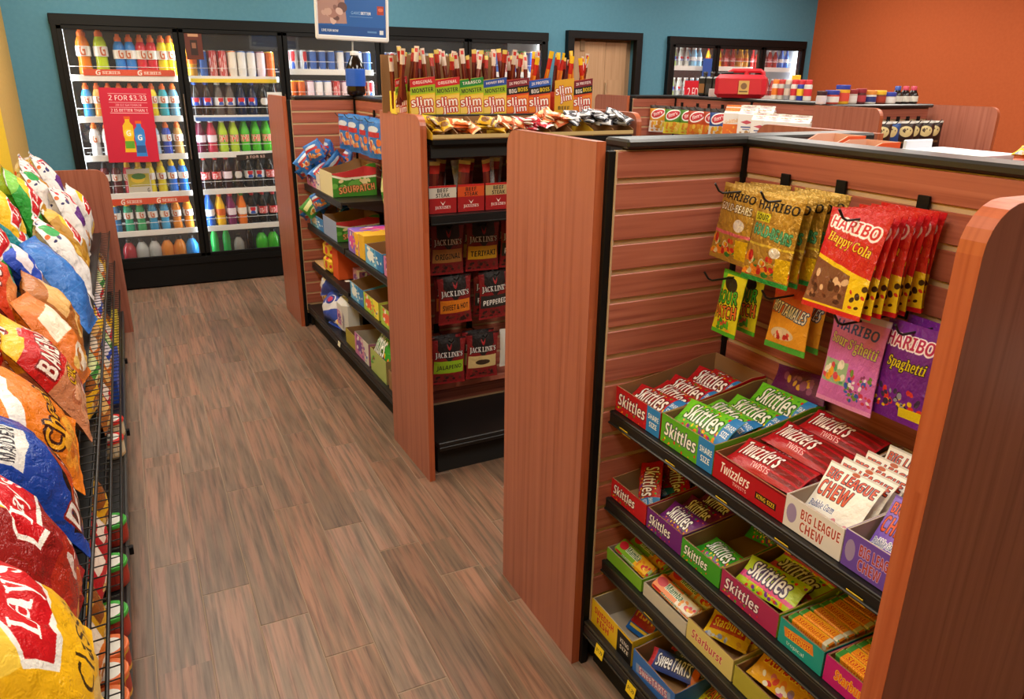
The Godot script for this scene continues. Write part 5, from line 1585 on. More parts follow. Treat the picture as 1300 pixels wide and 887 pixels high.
	packs(f, "candy_pack", "dark green rainbow candy pack", "candy pack", "on the second candy shelf", [[0.39, y + 0.022, zf - 0.07, -82, 4, -4], [0.405, y + 0.06, zf - 0.21, -42, -4, 12], [0.40, y + 0.03, zf - 0.25, -80, 4, 0]], art("skit_dgreen"), 0.125, 0.075, 0.022, "dark green rainbow candy packs")
	packs(f, "candy_pack", "lime and pink rainbow candy pack", "candy pack", "on the second candy shelf", [[0.556, y + 0.055, zf - 0.065, -55, 0, 8], [0.565, y + 0.05, zf - 0.14, -70, 0, -3], [0.565, y + 0.075, zf - 0.19, -58, 2, 6], [0.57, y + 0.06, zf - 0.255, -72, 0, 0]], art("skit_lime"), 0.165, 0.08, 0.022, "lime rainbow candy packs")
	for q in [[0.71, 0.115, "front_burst_teal", "1f9a94", "teal"], [0.838, 0.128, "front_burst_pink", "c01a78", "pink"]]:
		tray("%s fruit chew carton on the second candy shelf" % q[4], f * T(q[0], y, zf), q[1], 0.33, 0.06, 0.066, cm(q[3], 0.5), art(q[2]), "candy cartons")
		for i in 10:
			for low in 2:
				solo("fruit_chew_stick", bx(Vector3(q[1] - 0.012, 0.025, 0.02), 0.003), art("burst"), "orange fruit chew stick, %s from front, %s layer, %s carton" % [ORD[i], ["upper", "lower"][low], q[4]], "candy stick", f * T(q[0], y + (0.056 if low == 0 else 0.026), zf - 0.025 - 0.0295 * i, 0.0 if low else rng.randf_range(-2, 2), -84.0 if low else -84.0 + rng.randf_range(-6, 6)), "fruit chew sticks")
	# ---- third shelf
	y = 0.367
	var carton := [[0.092, 0.172, "mamba", "7ab52a", "green"], [0.28, 0.182, "mamba2", "c8c4b8", "orange and white"]]
	for q in carton:
		tray("%s fruit chew stick carton on the third candy shelf" % q[4], f * T(q[0], y, zf), q[1], 0.33, 0.04, 0.06, cm(q[3], 0.5), cm(q[3], 0.5), "candy cartons", M.greyboard, 0.2)
		for i in 5:
			solo("chew_bar", bx(Vector3(q[1] - 0.012, 0.05, 0.024), 0.007), art(q[2]), "%s fruit chew bar, %s from the shelf edge" % [q[4], ORD[i]], "candy bar", f * T(q[0], y + 0.04 + 0.004 * i, zf - 0.04 - 0.052 * i, 0, -58), "fruit chew bars")
	tray("pale yellow peanut candy carton on the third candy shelf", f * T(0.458, y, zf), 0.165, 0.33, 0.062, 0.1, cm("d8c87a", 0.5), art("front_yellow"), "candy cartons")
	packs(f, "candy_pack", "shiny yellow candy pack", "candy pack", "in pale yellow carton", [[0.45, y + 0.055, zf - 0.07, -55, 8, 10], [0.47, y + 0.05, zf - 0.12, -68, -12, -16], [0.455, y + 0.06, zf - 0.17, -50, 20, 14], [0.475, y + 0.055, zf - 0.225, -60, -10, -8], [0.46, y + 0.055, zf - 0.27, -60, 6, 4]], art("nut_yellow"), 0.125, 0.075, 0.028, "shiny yellow candy packs")
	tray("green and yellow pouch carton on the third candy shelf", f * T(0.64, y, zf), 0.185, 0.33, 0.055, 0.085, cm("a8b83a", 0.5), cm("b0a83a", 0.5), "candy cartons")
	packs(f, "candy_pack", "golden fruit chew pouch", "candy pack", "on the third candy shelf", [[0.635, y + 0.06, zf - 0.075, -58, 2, 4], [0.645, y + 0.07, zf - 0.155, -66, 6, 6], [0.65, y + 0.06, zf - 0.23, -70, 0, 0]], art("burst_pouch"), 0.17, 0.095, 0.026, "golden chew pouches")
	tray("plain brown carton at the near end of the third candy shelf", f * T(0.82, y, zf), 0.16, 0.33, 0.055, 0.085, M.kraft, M.kraft, "candy cartons")
	# ---- base deck
	y = 0.157
	zf = 0.405
	tray("yellow and black gummy fish carton on the bottom deck", f * T(0.112, y, zf), 0.205, 0.36, 0.085, 0.12, cm("e3bd1c", 0.5), art("fish_box"), "candy cartons", M.greyboard)
	packs(f, "gummy_pouch", "blue and red gummy pouch", "candy pack", "in the yellow deck carton", [[0.125, y + 0.06, zf - 0.12, -42, 6, 4], [0.145, y + 0.055, zf - 0.2, -48, -6, -4], [0.13, y + 0.055, zf - 0.27, -50, 0, 0]], art("fish_bag"), 0.10, 0.125, 0.024, "blue gummy pouches")
	tray("blue taffy carton on the bottom deck", f * T(0.315, y, zf), 0.18, 0.36, 0.07, 0.13, cm("3a72c8", 0.5), art("air_box"), "candy cartons")
	packs(f, "taffy_pack", "dark blue taffy pack", "candy pack", "in the blue deck carton", [[0.31, y + 0.05, zf - 0.075, -60, 12, 14], [0.325, y + 0.045, zf - 0.12, -70, -12, -10], [0.30, y + 0.055, zf - 0.17, -60, 16, 6], [0.33, y + 0.05, zf - 0.22, -64, -6, -4], [0.315, y + 0.05, zf - 0.275, -64, 0, 0]], art("air_bag"), 0.155, 0.06, 0.022, "dark blue taffy packs")
	for i in 4:
		bag("sour_candy_bag", "yellow and green sour candy bag lying on the bottom deck, %s from the slat wall" % ORD[i], "candy bag", f * T(0.45 + 0.075 * i, y + 0.012, zf - 0.06 - 0.07 * (i % 2), -12 + 9 * i, -52, 8 * (i % 2)), 0.11, 0.16, 0.035, art("sour_patch"), 74 + i % 2, "loose sour candy bags", 8, 10)
	# ---- peg hooks and hanging bags: [along, height, hook length, distance of the front bag, count, wide, high, print, name, thickness, gap, swing]
	var hang := func(x: float, y0: float, reach: float, front: float, n: int, w: float, h: float, art_key: String, what: String, t := 0.02, gap := 0.02, swing := -7.0, yaw := 0.0) -> void:
		peg("black peg hook holding %s bags" % what, f, x, y0, reach, "candy peg hooks")
		for i in n:
			bag("candy_bag", "%s bag hanging on its hook, %s" % [what, "in front" if i == 0 else "%s from the front" % ORD[i]], "candy bag", f * (T(x + rng.randf_range(-0.004, 0.004), y0 + 0.012, front - gap * i, yaw + rng.randf_range(-5, 5), 0, rng.randf_range(-2.5, 2.5)) * T(0, 0, 0, 0, swing * (1.0 - 0.12 * i)) * T(0, -h, 0)), w, h, t, art(art_key), 80 + i % 3, "%s bags" % what, 8, 11, 0.25)
	hang.call(0.16, 1.445, 0.215, 0.145, 4, 0.13, 0.185, "gold", "gold gummy bear", 0.022, 0.03)
	hang.call(0.33, 1.45, 0.235, 0.185, 5, 0.135, 0.20, "sour_gold", "gold and green sour gummy", 0.022, 0.033)
	hang.call(0.54, 1.445, 0.235, 0.185, 8, 0.138, 0.205, "cola_red", "red cola gummy", 0.02, 0.021, -14.0, 5.0)
	hang.call(0.16, 1.232, 0.22, 0.135, 2, 0.085, 0.165, "sour_patch", "small yellow sour candy", 0.024, 0.06)
	hang.call(0.335, 1.228, 0.2, 0.11, 2, 0.12, 0.15, "tamales", "orange hot cinnamon candy", 0.022, 0.05)
	hang.call(0.54, 1.228, 0.2, 0.13, 1, 0.138, 0.205, "haribo_pink", "pink sour spaghetti gummy")
	hang.call(0.65, 1.235, 0.16, 0.11, 2, 0.125, 0.2, "haribo_purple", "purple gummy", 0.022, 0.05)
	hang.call(0.83, 1.3, 0.12, 0.07, 1, 0.12, 0.15, "nut_yellow", "yellow candy, by the near wood panel,")
	bag("candy_bag", "flat dark purple candy bag lying behind the red licorice carton", "candy bag", f * T(0.33, 0.955, 0.055, 0, -28, 6), 0.17, 0.07, 0.02, art("wonka"), 83, "", 8, 8)
	# things standing on the far side of the near gondola, seen over its cap
	rear_top()

func rear_top() -> void:
	var f := F1
	shelf("black upper shelf on the rear side of the candy gondola", f * T(0.914, 0, -0.076, 180), 0.0, 0.91, 1.44, 0.36, "rear shelves")
	var y := 1.442
	for i in 2:
		tray("orange open carton on the rear upper shelf, %s" % ["farther from camera", "with white card inside"][i], f * T(0.10 + 0.105 * i, y, -0.10), 0.1, 0.16, 0.10, 0.122 - 0.008 * i, cm("d85a2a", 0.6), cm("e06a34", 0.6), "", cm("d8a890", 0.7), 1.0)
	solo("snack_carton", bx(Vector3(0.28, 0.095, 0.1), 0.003), cm("c8501f", 0.6), "long orange carton on the rear upper shelf behind the gondola cap", "carton", f * T(0.42, y + 0.048, -0.29))
	solo("snack_carton", bx(Vector3(0.07, 0.102, 0.10), 0.003), cm("e0a81c", 0.6), "small yellow carton behind the gondola cap", "carton", f * T(0.29, y + 0.052, -0.14))
	solo("white_box", MB.new().box(Vector3.ZERO, Vector3(0.17, 0.115, 0.14), 0.003).box(Vector3(-0.08, 0.066, 0.02), Vector3(0.008, 0.02, 0.09), 0.002).mesh(), cm("dfe3ec", 0.6), "white paper box with raised flap behind the gondola cap", "box", f * T(0.475, y + 0.058, -0.155))
	solo("snack_carton", bx(Vector3(0.24, 0.105, 0.16), 0.003), cm("c02a2f", 0.6), "red carton at the near end behind the gondola cap", "carton", f * T(0.70, y + 0.053, -0.20))
	bag("candy_pack", "crumpled yellow pack on the red carton behind the gondola cap", "candy pack", f * T(0.62, y + 0.115, -0.2, 10, -70), 0.10, 0.05, 0.03, art("nut_yellow"), 61, "", 8, 8)

# ------------------------------------------------------------------ middle gondola, aisle side
func box_of(called: String, label: String, category: String, xf: Transform3D, s: Vector3, m: Material, group := "") -> MeshInstance3D:
	# origin at the middle of the underside
	return solo(called, MB.new().box(Vector3(0, s.y * 0.5, 0), s, 0.003).mesh(), m, label, category, xf, group)

func middle_run() -> void:
	var f := F2
	var g := "snack shelves"
	shelf("black upper shelf of the far section, holding two candy cartons", f, 0.01, 0.905, 1.0, 0.375, g)
	shelf("black second shelf of the far section of the middle gondola", f, 0.01, 0.905, 0.735, 0.375, g)
	shelf("black third shelf of the far section, with yellow tins", f, 0.01, 0.905, 0.463, 0.365, g)
	shelf("black upper shelf of the near section of the middle gondola", f, 0.925, 1.94, 0.735, 0.375, g)
	shelf("black lower shelf of the near section of the middle gondola", f, 0.925, 1.94, 0.45, 0.375, g)
	# top shelf: bag-filled carton and a watermelon printed carton
	tray("carton of blue wrapped sweets on the upper shelf of the far section", f * T(0.215, 1.002, 0.37), 0.34, 0.28, 0.10, 0.13, cm("7a6aa8", 0.5), art("kids_box4"), "middle gondola cartons")
	for i in 11:
		bag("wrapped_sweet", "shiny blue wrapped sweet in the upper carton, %s from the far wall" % ORD[i], "candy pack", f * T(0.08 + 0.026 * i, 1.075 + 0.05 * (i % 3), 0.35 - 0.06 * (i % 4), 34 * (i % 5) - 68, -40 + 22 * (i % 3), 24 * (i % 5) - 48), 0.15, 0.12, 0.055, art("blue_peg"), 90 + i % 3, "blue wrapped sweets", 8, 8)
	tray("kraft carton with red and green watermelon print on the upper shelf", f * T(0.545, 1.002, 0.372), 0.29, 0.27, 0.14, 0.19, art("melon_card"), cm("d8cfa8", 0.6), "middle gondola cartons")
	tray("carton of blue and green sweets on the second shelf of the far section", f * T(0.215, 0.737, 0.37), 0.34, 0.28, 0.08, 0.12, cm("5a7ab8", 0.5), art("kids_box2"), "middle gondola cartons")
	for i in 9:
		bag("wrapped_sweet", "%s wrapped sweet in the second carton, %s from the far wall" % [["blue", "green", "sky blue"][i % 3], ORD[i]], "candy pack", f * T(0.08 + 0.032 * i, 0.80 + 0.04 * (i % 3), 0.35 - 0.06 * (i % 4), 34 * (i % 5) - 68, -40 + 22 * (i % 3), 24 * (i % 5) - 48), 0.14, 0.11, 0.05, art(["blue_peg", "snack_green", "blue_peg"][i % 3]), 90 + i % 3, "blue and green sweets", 8, 8)
	tray("low carton with red and green watermelon print on the second shelf", f * T(0.56, 0.737, 0.372), 0.31, 0.27, 0.12, 0.15, art("melon_card"), cm("8a9ac0", 0.6), "middle gondola cartons")
	# third shelf: tins, an orange block, a loose tag
	for i in 4:
		var tin := Pic.new(128, 64, hexc("e8c02a"))
		tin.ell(0.5, 0.5, 0.2, 0.4, hexc("d8303a")).ell(0.2, 0.4, 0.1, 0.2, hexc("f2e06a"))
		solo("yellow_tin", MB.new().box(Vector3(0, 0.05, 0), Vector3(0.17, 0.098, 0.13), 0.018).mesh(), pm(tin, 0.4, 0.0), "yellow tin with red spot, %s of its stack, %s" % ["bottom" if i % 2 == 0 else "top", "outer" if i < 2 else "inner"], "tin", f * T(0.33 + 0.02 * (i % 2), 0.464 + 0.1 * (i % 2), 0.29 - 0.15 * (i / 2), 3 * i), "yellow tins")
	box_of("orange_carton", "upright orange carton beside the yellow tins", "carton", f * T(0.52, 0.464, 0.27), Vector3(0.13, 0.19, 0.15), cm("d8551c", 0.55))
	box_of("shelf_card", "pale orange and grey cards lying flat at the far end of the third shelf", "card", f * T(0.16, 0.464, 0.25), Vector3(0.26, 0.012, 0.22), cm("c8a070", 0.6))
	solo("price_tag", bx(Vector3(0.04, 0.001, 0.03)), cm("e8e6e0", 0.7), "small white tag lying on the third shelf deck", "price tag", f * T(0.62, 0.4645, 0.30), "loose white tags")
	box_of("snack_carton", "pink and cream patterned carton on the third shelf by the upright", "carton", f * T(0.82, 0.464, 0.22), Vector3(0.13, 0.12, 0.16), art("kids_box4"))
	solo("red_pouch", bag_mesh(0.15, 0.13, 0.09, 93), art("snack_red"), "crumpled red pouch on the third shelf by the upright", "pouch", f * T(0.80, 0.464, 0.10))
	# base deck, far section
	var y := 0.158
	bag("charcoal_bag", "tall dark bag with orange flame print leaning on the slat wall", "bag", f * T(0.11, y, 0.31, 4, -8), 0.17, 0.27, 0.10, art("snack_red"), 94)
	bag("charcoal_bag", "black glossy bag behind the diaper packs", "bag", f * T(0.25, y, 0.22, -4, -12), 0.2, 0.27, 0.10, art("pouch_brown"), 95)
	for i in 2:
		var dp := Pic.new(200, 150, hexc("3a52b0"))
		dp.poly([[0, 0.6], [1, 0.25], [1, 0.45], [0, 0.8]], hexc("e4e4ec")).ell(0.6, 0.3, 0.2, 0.16, hexc("e4e4ec")).ell(0.6, 0.3, 0.17, 0.13, hexc("2a3a9a")).ell(0.6, 0.3, 0.10, 0.08, hexc("c8305a"))
		bag("paper_pack", ["blue and white paper pack lying on top at an angle", "blue and white paper pack standing under the tilted one"][i], "paper pack", f * ([T(0.33, y + 0.15, 0.34, 10, -30, 18), T(0.46, y, 0.385, 4, -20, 4)][i]), 0.27, 0.2, 0.12, pm(dp, 0.35, 0.5), 96 + i, "blue paper packs")
	bag("paper_pack", "dark blue crumpled pack at the front of the bottom deck", "paper pack", f * T(0.56, y, 0.385, 10, -58), 0.2, 0.14, 0.08, art("snack_blue"), 98)
	var jug := thing("white_jug", "white plastic jug with white cap on the bottom deck", "jug", f * T(0.70, y, 0.32))
	part("jug_body", MB.new().box(Vector3(0, 0.11, 0), Vector3(0.17, 0.22, 0.13), 0.03).mesh(), cm("dcdcda", 0.4), jug)
	part("neck", MB.new().lathe([Vector2(0.03, 0.21), Vector2(0.022, 0.24), Vector2(0.02, 0.25)], 12).mesh(), cm("dcdcda", 0.4), jug, T(-0.04, 0, 0))
	part("cap", MB.new().lathe([Vector2(0.026, 0.245), Vector2(0.026, 0.28), Vector2(0, 0.282)], 12).mesh(), cm("eeeeec", 0.4), jug, T(-0.04, 0, 0))
	part("printed_label", bx(Vector3(0.12, 0.09, 0.001)), art("kids_box4"), jug, T(0.01, 0.10, 0.0658))
	# base deck, near section: open cartons and a green bag
	tray("open brown carton on the bottom deck of the near section", f * T(0.98, y, 0.40), 0.2, 0.36, 0.09, 0.10, cm("8a7a3a", 0.6), cm("a8983a", 0.6), "middle gondola cartons")
	tray("open pink and violet carton on the bottom deck of the near section", f * T(1.22, y, 0.405), 0.26, 0.36, 0.13, 0.135, cm("a8688a", 0.6), art("kids_box4"), "middle gondola cartons", M.greyboard)
	tray("open carton holding the bright green bag on the bottom deck", f * T(1.52, y, 0.405), 0.26, 0.36, 0.13, 0.13, cm("9a8a5a", 0.6), cm("a8b86a", 0.6), "middle gondola cartons")
	bag("candy_bag", "bright green bag slumped over the front of its carton", "candy bag", f * T(1.50, y + 0.06, 0.395, 6, -30, 8), 0.2, 0.2, 0.07, art("skit_dgreen"), 99)
	tray("brown carton next to the wood end panel on the bottom deck", f * T(1.80, y, 0.405), 0.22, 0.36, 0.10, 0.12, M.kraft, M.kraft, "middle gondola cartons")
	solo("price_tag", bx(Vector3(0.05, 0.03, 0.0012)), cm("e8e2c8", 0.7), "white tag clipped on the deck channel of the middle gondola", "price tag", f * T(0.83, 0.13, 0.434, 0, -10), "loose white tags")
	# near section shelves
	box_of("snack_carton", "violet carton with yellow front on the near section's upper shelf", "carton", f * T(1.05, 0.736, 0.22), Vector3(0.2, 0.13, 0.3), art("kids_box"))
	box_of("snack_carton", "flat yellow carton beside the violet one on the upper shelf", "carton", f * T(1.21, 0.736, 0.22), Vector3(0.10, 0.14, 0.3), cm("e0b02a", 0.6))
	tray("blue and magenta carton on the near section's upper shelf", f * T(1.42, 0.737, 0.37), 0.28, 0.33, 0.10, 0.13, cm("3f8ac8", 0.6), art("kids_box2"), "middle gondola cartons")
	tray("magenta carton nearest the end panel on the upper shelf", f * T(1.72, 0.737, 0.37), 0.26, 0.33, 0.10, 0.13, cm("b02a6a", 0.6), art("kids_box4"), "middle gondola cartons")
	tray("sky blue carton with raised back on the near section's lower shelf", f * T(1.06, 0.452, 0.37), 0.24, 0.33, 0.10, 0.17, cm("4f9ad8", 0.6), art("kids_box2"), "middle gondola cartons")
	tray("lime and orange carton on the near section's lower shelf", f * T(1.33, 0.452, 0.37), 0.26, 0.33, 0.10, 0.14, cm("b8c04a", 0.6), art("kids_box3"), "middle gondola cartons")
	tray("second lime and orange carton by the end panel on the lower shelf", f * T(1.64, 0.452, 0.37), 0.28, 0.33, 0.10, 0.14, cm("b8c04a", 0.6), art("kids_box3"), "middle gondola cartons")
	# blue bags on pegs near the top
	for k in 4:
		peg("black peg hook, %s from the far wall, over blue bags" % ORD[k], f, 0.42 + 0.20 * k, 1.45, 0.24, "snack peg hooks")
		for i in 2:
			bag("snack_bag", "blue snack bag on the %s peg from the far wall, %s" % [ORD[k], ["in front", "behind"][i]], "snack bag", f * (T(0.42 + 0.20 * k, 1.462, 0.20 - 0.06 * i, rng.randf_range(-12, 12)) * T(0, -0.21, 0)), 0.16, 0.21, 0.04, art("blue_peg"), 101 + i, "blue hanging snack bags", 8, 11, 0.3)
	for k in 3:
		bag("snack_bag", "green and red snack bag hanging in the near section, %s from the far end" % ORD[k], "snack bag", f * (T(1.2 + 0.24 * k, 1.22, 0.2) * T(0, -0.26, 0)), 0.18, 0.26, 0.05, art("snack_green" if k % 2 == 0 else "snack_red"), 103, "near section bags", 8, 11, 0.3)
		peg("black peg hook in the near section, %s from the far end" % ORD[k], f, 1.2 + 0.24 * k, 1.208, 0.24, "snack peg hooks")
	# cola bottle and framed sign on the gondola top
	var bt := thing("cola_bottle", "tall blue labelled cola bottle standing on the middle gondola cap", "bottle", f * T(0.035, 1.56, 0.0, 75))
	var q := T(0, 0, 0)
	q.basis = q.basis.scaled(Vector3(1.85, 1.2, 1.85))
	var pr := bottle_prof("soda")
	part("bottle_body", MB.new().lathe(pr, 18).mesh(), liquid("1a100c"), bt, q)
	part("wrap_label", MB.new().lathe([Vector2(0.0346, 0.05), Vector2(0.0352, 0.054), Vector2(0.0352, 0.132), Vector2(0.0336, 0.14)], 18).mesh(), pm(cola_wrap(), 0.3, 0.0), bt, q)
	part("cap", MB.new().lathe([Vector2(0.0155, 0.208), Vector2(0.0155, 0.228), Vector2(0.0, 0.23)], 12).mesh(), cm("d8d8da", 0.4), bt, q)
	var sg := thing("hanging_sign", "blue framed cola sign above the middle gondola", "sign", Transform3D(Basis(), Vector3(1.417, 1.944, -5.28)) * T(0, 0, 0, -6, 0, -1.5))
	part("frame_bottom", bx(Vector3(0.47, 0.03, 0.03), 0.006), cm("e6e6e8", 0.35), sg, T(0, -0.03, 0))
	for s in [-1.0, 1.0]:
		part("frame_side", bx(Vector3(0.02, 0.40, 0.03), 0.006), cm("e6e6e8", 0.35), sg, T(s * 0.228, 0.16, 0))
	part("frame_top", bx(Vector3(0.47, 0.02, 0.03), 0.006), cm("e6e6e8", 0.35), sg, T(0, 0.365, 0))
	part("sign_face", bx(Vector3(0.44, 0.375, 0.008)), art("cola_sign"), sg, T(0, 0.17, 0.006))
	part("pole", MB.new().tube([Vector3(0, -0.39, -0.03), Vector3(0, -0.02, -0.012)], 0.006, 8).mesh(), M.clear, sg)
	part("foot", bx(Vector3(0.12, 0.008, 0.08), 0.002), M.clear, sg, T(0, -0.378, -0.03))

# open-topped carton shell, front face at z = 0
func open_box(w: float, h: float, d: float) -> ArrayMesh:
	var t := 0.002
	return MB.new().box(Vector3(0, t * 0.5, -d * 0.5), Vector3(w, t, d)).box(Vector3(0, h * 0.5, -t * 0.5), Vector3(w, h, t)).box(Vector3(0, h * 0.5, -d + t * 0.5), Vector3(w, h, t)).box(Vector3(-w * 0.5 + t * 0.5, h * 0.5, -d * 0.5), Vector3(t, h, d)).box(Vector3(w * 0.5 - t * 0.5, h * 0.5, -d * 0.5), Vector3(t, h, d)).mesh()

func cola_wrap() -> Pic:
	var p := Pic.new(256, 96, hexc("1f5cc4"))
	p.ell(0.78, 0.42, 0.07, 0.2, hexc("e8e8ea")).ell(0.78, 0.36, 0.06, 0.12, hexc("c8202a")).rect(0, 0, 1, 0.05, hexc("16408c"))
	return p

# ------------------------------------------------------------------ jerky end cap facing the camera
func jerky_endcap() -> void:
	# local frame of the end cap: x to the right, z towards the camera, origin at the left inner corner of its back wall
	var e := F2 * T(2.005, 0, 0.44, 90)
	var W := 0.94
	# display top: black board carrying the candy bins and meat stick boxes
	var bd := thing("display_board", "black board on top of the jerky end cap carrying snack bins", "board", e * T(W * 0.5, 1.455, 0.22))
	part("board", bx(Vector3(W - 0.012, 0.02, 0.44), 0.003), M.black, bd, T(0, 0, 0))
	part("front_skirt", bx(Vector3(W - 0.014, 0.05, 0.01)), M.black_matte, bd, T(0, -0.034, 0.19))
	var bin := thing("bin_display", "long cardboard candy bin display with nine yellow edged pockets", "display", e * T(W * 0.5, 1.466, 0.44))
	var bw := W - 0.01
	var n := 9
	part("bin_floor", bx(Vector3(bw, 0.004, 0.17)), M.kraft, bin, T(0, 0.002, -0.085))
	part("front_lip", bx(Vector3(bw, 0.014, 0.003)), cm("cdb47a", 0.6), bin, T(0, 0.011, 0.0))
	part("back_wall", bx(Vector3(bw, 0.075, 0.004)), M.kraft, bin, T(0, 0.0375, -0.17))
	for i in n + 1:
		var mb := MB.new().at(Transform3D(Basis(Vector3(0, 0, -1), Vector3.UP, Vector3(1, 0, 0)), Vector3(-bw * 0.5 + bw * i / n, 0, 0)))
		mb.slab(PackedVector2Array([Vector2(0, 0), Vector2(0.17, 0), Vector2(0.17, 0.075), Vector2(0.14, 0.075), Vector2(0, 0.022)]), 0.003)
		part("divider", mb.mesh(), cm("d8b02a", 0.6) if i == 0 or i % 4 == 3 else M.kraft, bin)
	var fill := ["mini_gold", "mini_orange", "mini_gold", "mini_orange", "mini_red", "mini_orange", "mini_silver", "mini_silver", "mini_silver"]
	var amount := [9, 7, 8, 9, 10, 12, 12, 13, 12]
	var word := {"mini_gold": "gold", "mini_orange": "orange", "mini_red": "red", "mini_silver": "silver"}
	for i in n:
		for k in amount[i]:
			var xx: float = -bw * 0.5 + bw * (i + 0.5) / n + rng.randf_range(-0.03, 0.03)
			var hy: float = 0.018 + 0.012 * (k / 3) + (0.014 if i > 4 else 0.0)
			solo("wrapped_candy", bag_mesh(0.074, 0.042, 0.02, 110 + k % 3, 6, 6), art(fill[i]), "small %s wrapped candy heaped in the %s bin from the left" % [word[fill[i]], ORD[i]], "candy", e * T(W * 0.5, 1.466, 0.44) * T(xx, hy + 0.01, -0.03 - 0.032 * (k % 3), rng.randf_range(-60, 60), -75 + rng.randf_range(-30, 30), rng.randf_range(-50, 50)), "%s candies in the %s bin" % [word[fill[i]], ORD[i]])
	# nine boxes of meat sticks on a low riser behind the bins
	var rs := thing("display_riser", "low black riser under the meat stick boxes on the end cap", "riser", e * T(W * 0.5, 1.466, 0.125))
	part("riser_top", bx(Vector3(W - 0.02, 0.008, 0.24), 0.002), M.black, rs, T(0, 0.076, 0))
	part("riser_front", bx(Vector3(W - 0.02, 0.072, 0.008)), M.black_matte, rs, T(0, 0.036, 0.112))
	var kinds := [["sj_orig", "red and green"], ["sj_orig", "red headed"], ["sj_orig", "red headed"], ["sj_green", "green headed"], ["sj_blue", "blue headed"], ["sj_boss", "maroon headed"], ["sj_boss_blue", "blue and orange"], ["sj_plain", "yellow"], ["sj_boss", "maroon headed"]]
	var bxs := [-0.02, 0.0295, 0.137, 0.2445, 0.352, 0.4595, 0.567, 0.69, 0.787]
	var sy := 1.547
	var card := thing("backing_card", "brown corrugated backing card behind the meat stick boxes", "card", e * T(0.22, sy, 0.06))
	part("card", bx(Vector3(0.50, 0.225, 0.004)), M.kraft, card, T(-0.03, 0.1125, 0))
	for i in 9:
		var x: float = bxs[i] + (0.03 if i > 0 else 0.0)
		var h := 0.145
		var wb := 0.104 if i < 7 else 0.094
		if i == 0:
			wb = 0.05
		var o := thing("meat_stick_box", "%s meat stick box, %s from the left on the end cap top" % [kinds[i][1], ORD[i]], "box", e * T(x, sy, 0.21 - (0.03 if i == 0 else 0.0), -3), "meat stick boxes")
		var bm: Material = cm("e0c83a" if i < 5 else "d84a1c", 0.5)
		part("box_body", open_box(wb - 0.004, h * 0.6, 0.085), bm, o, T(0, 0, -0.002))
		part("front_card", MB.new().slab(PackedVector2Array([Vector2(-wb * 0.5, 0), Vector2(wb * 0.5, 0), Vector2(wb * 0.5, h), Vector2(-wb * 0.5, h * 0.92)]), 0.002).mesh(), art(kinds[i][0]), o, T(0, 0, 0.0012))
		for k in 6:
			var sx := (-0.033 + 0.033 * (k % 3) + rng.randf_range(-0.01, 0.01)) * (wb / 0.104)
			var ln := rng.randf_range(0.175, 0.215)
			solo("meat_stick", bag_mesh(0.02, 0.2, 0.014, 114, 4, 8), art("sj_stick_yellow" if (i >= 6 and k % 2 == 0) else ("sj_stick_white" if (k + i) % 2 else "sj_stick")), "wrapped meat stick, %s in the %s box from the left" % [ORD[k], ORD[i]], "meat stick", e * T(x + sx, sy + ln - 0.175 + 0.02, 0.185 - 0.04 * (k / 3), rng.randf_range(-30, 30), rng.randf_range(-8, 8), rng.randf_range(-13, 13)), "wrapped meat sticks")
	# shelf of beef steak boxes
	shelf("black shelf of beef steak boxes on the end cap", e, 0.0, W, 1.17, 0.40, "end cap shelves")
	var st := [["steak_white", "white banded"], ["steak_orange", "orange banded"], ["steak_tan", "tan banded"], ["steak_yellow", "yellow banded"], ["steak_orange", "second orange banded"], ["steak_white", "second white banded"]]
	for i in 6:
		var x := 0.075 + 0.125 * i
		var o := thing("steak_box", "%s beef steak box on the end cap shelf" % st[i][1], "box", e * T(x, 1.172, 0.36), "beef steak boxes")
		part("box_front", MB.new().box(Vector3(0, 0.055, 0), Vector3(0.118, 0.11, 0.003)).mesh(), art(st[i][0]), o)
		part("box_body", open_box(0.116, 0.08, 0.134), cm("8a181a", 0.5), o, T(0, 0, -0.002))
		for k in 4:
			solo("jerky_strip", bag_mesh(0.05, 0.19, 0.014, 118 + k % 2, 5, 8), art("sj_stick") if k % 2 == 0 else M.clear, "%s wrapped beef strip, %s in the %s box" % ["dark" if k % 2 == 0 else "clear", ORD[k], st[i][1]], "beef strip", e * T(x - 0.035 + 0.024 * k, 1.185, 0.335 - 0.03 * k, rng.randf_range(-25, 25), rng.randf_range(-8, 4), rng.randf_range(-9, 9)), "wrapped beef strips")
	# hanging jerky bags
	var rows := [[1.075, [["jerky_original", "original, tan band"], ["jerky_teriyaki", "teriyaki, yellow band"], ["jerky_peppered", "peppered, black band"], ["jerky_original", "original, second tan band"]]], [0.84, [["jerky_sweet", "sweet and hot, orange band"], ["jerky_peppered", "peppered, middle row black band"], ["jerky_teriyaki", "teriyaki, middle row yellow band"], ["jerky_sweet", "sweet and hot, second orange band"]]], [0.55, [["jerky_jalapeno", "jalapeno, green band"], ["jerky_cream", "cream band"]]]]
	for r in rows.size():
		for k in rows[r][1].size():
			var it: Array = rows[r][1][k]
			var x: float = [0.178, 0.205, 0.175][r] + [0.172, 0.20, 0.172][r] * k
			var yy: float = rows[r][0]
			peg("black peg hook of the %s jerky bag, row %s" % [it[1], ORD[r]], e, x, yy, 0.2, "jerky peg hooks")
			for i in 2:
				bag("jerky_bag", "red jerky bag, %s, %s" % [it[1], ["in front", "behind"][i]], "jerky bag", e * (T(x, yy + 0.012, 0.16 - 0.05 * i, rng.randf_range(-4, 4), 0, rng.randf_range(-2, 2)) * T(0, -0.225, 0)), 0.165, 0.225, 0.03, art(it[0]), 120 + i, "jerky bags", 8, 11, 0.3)
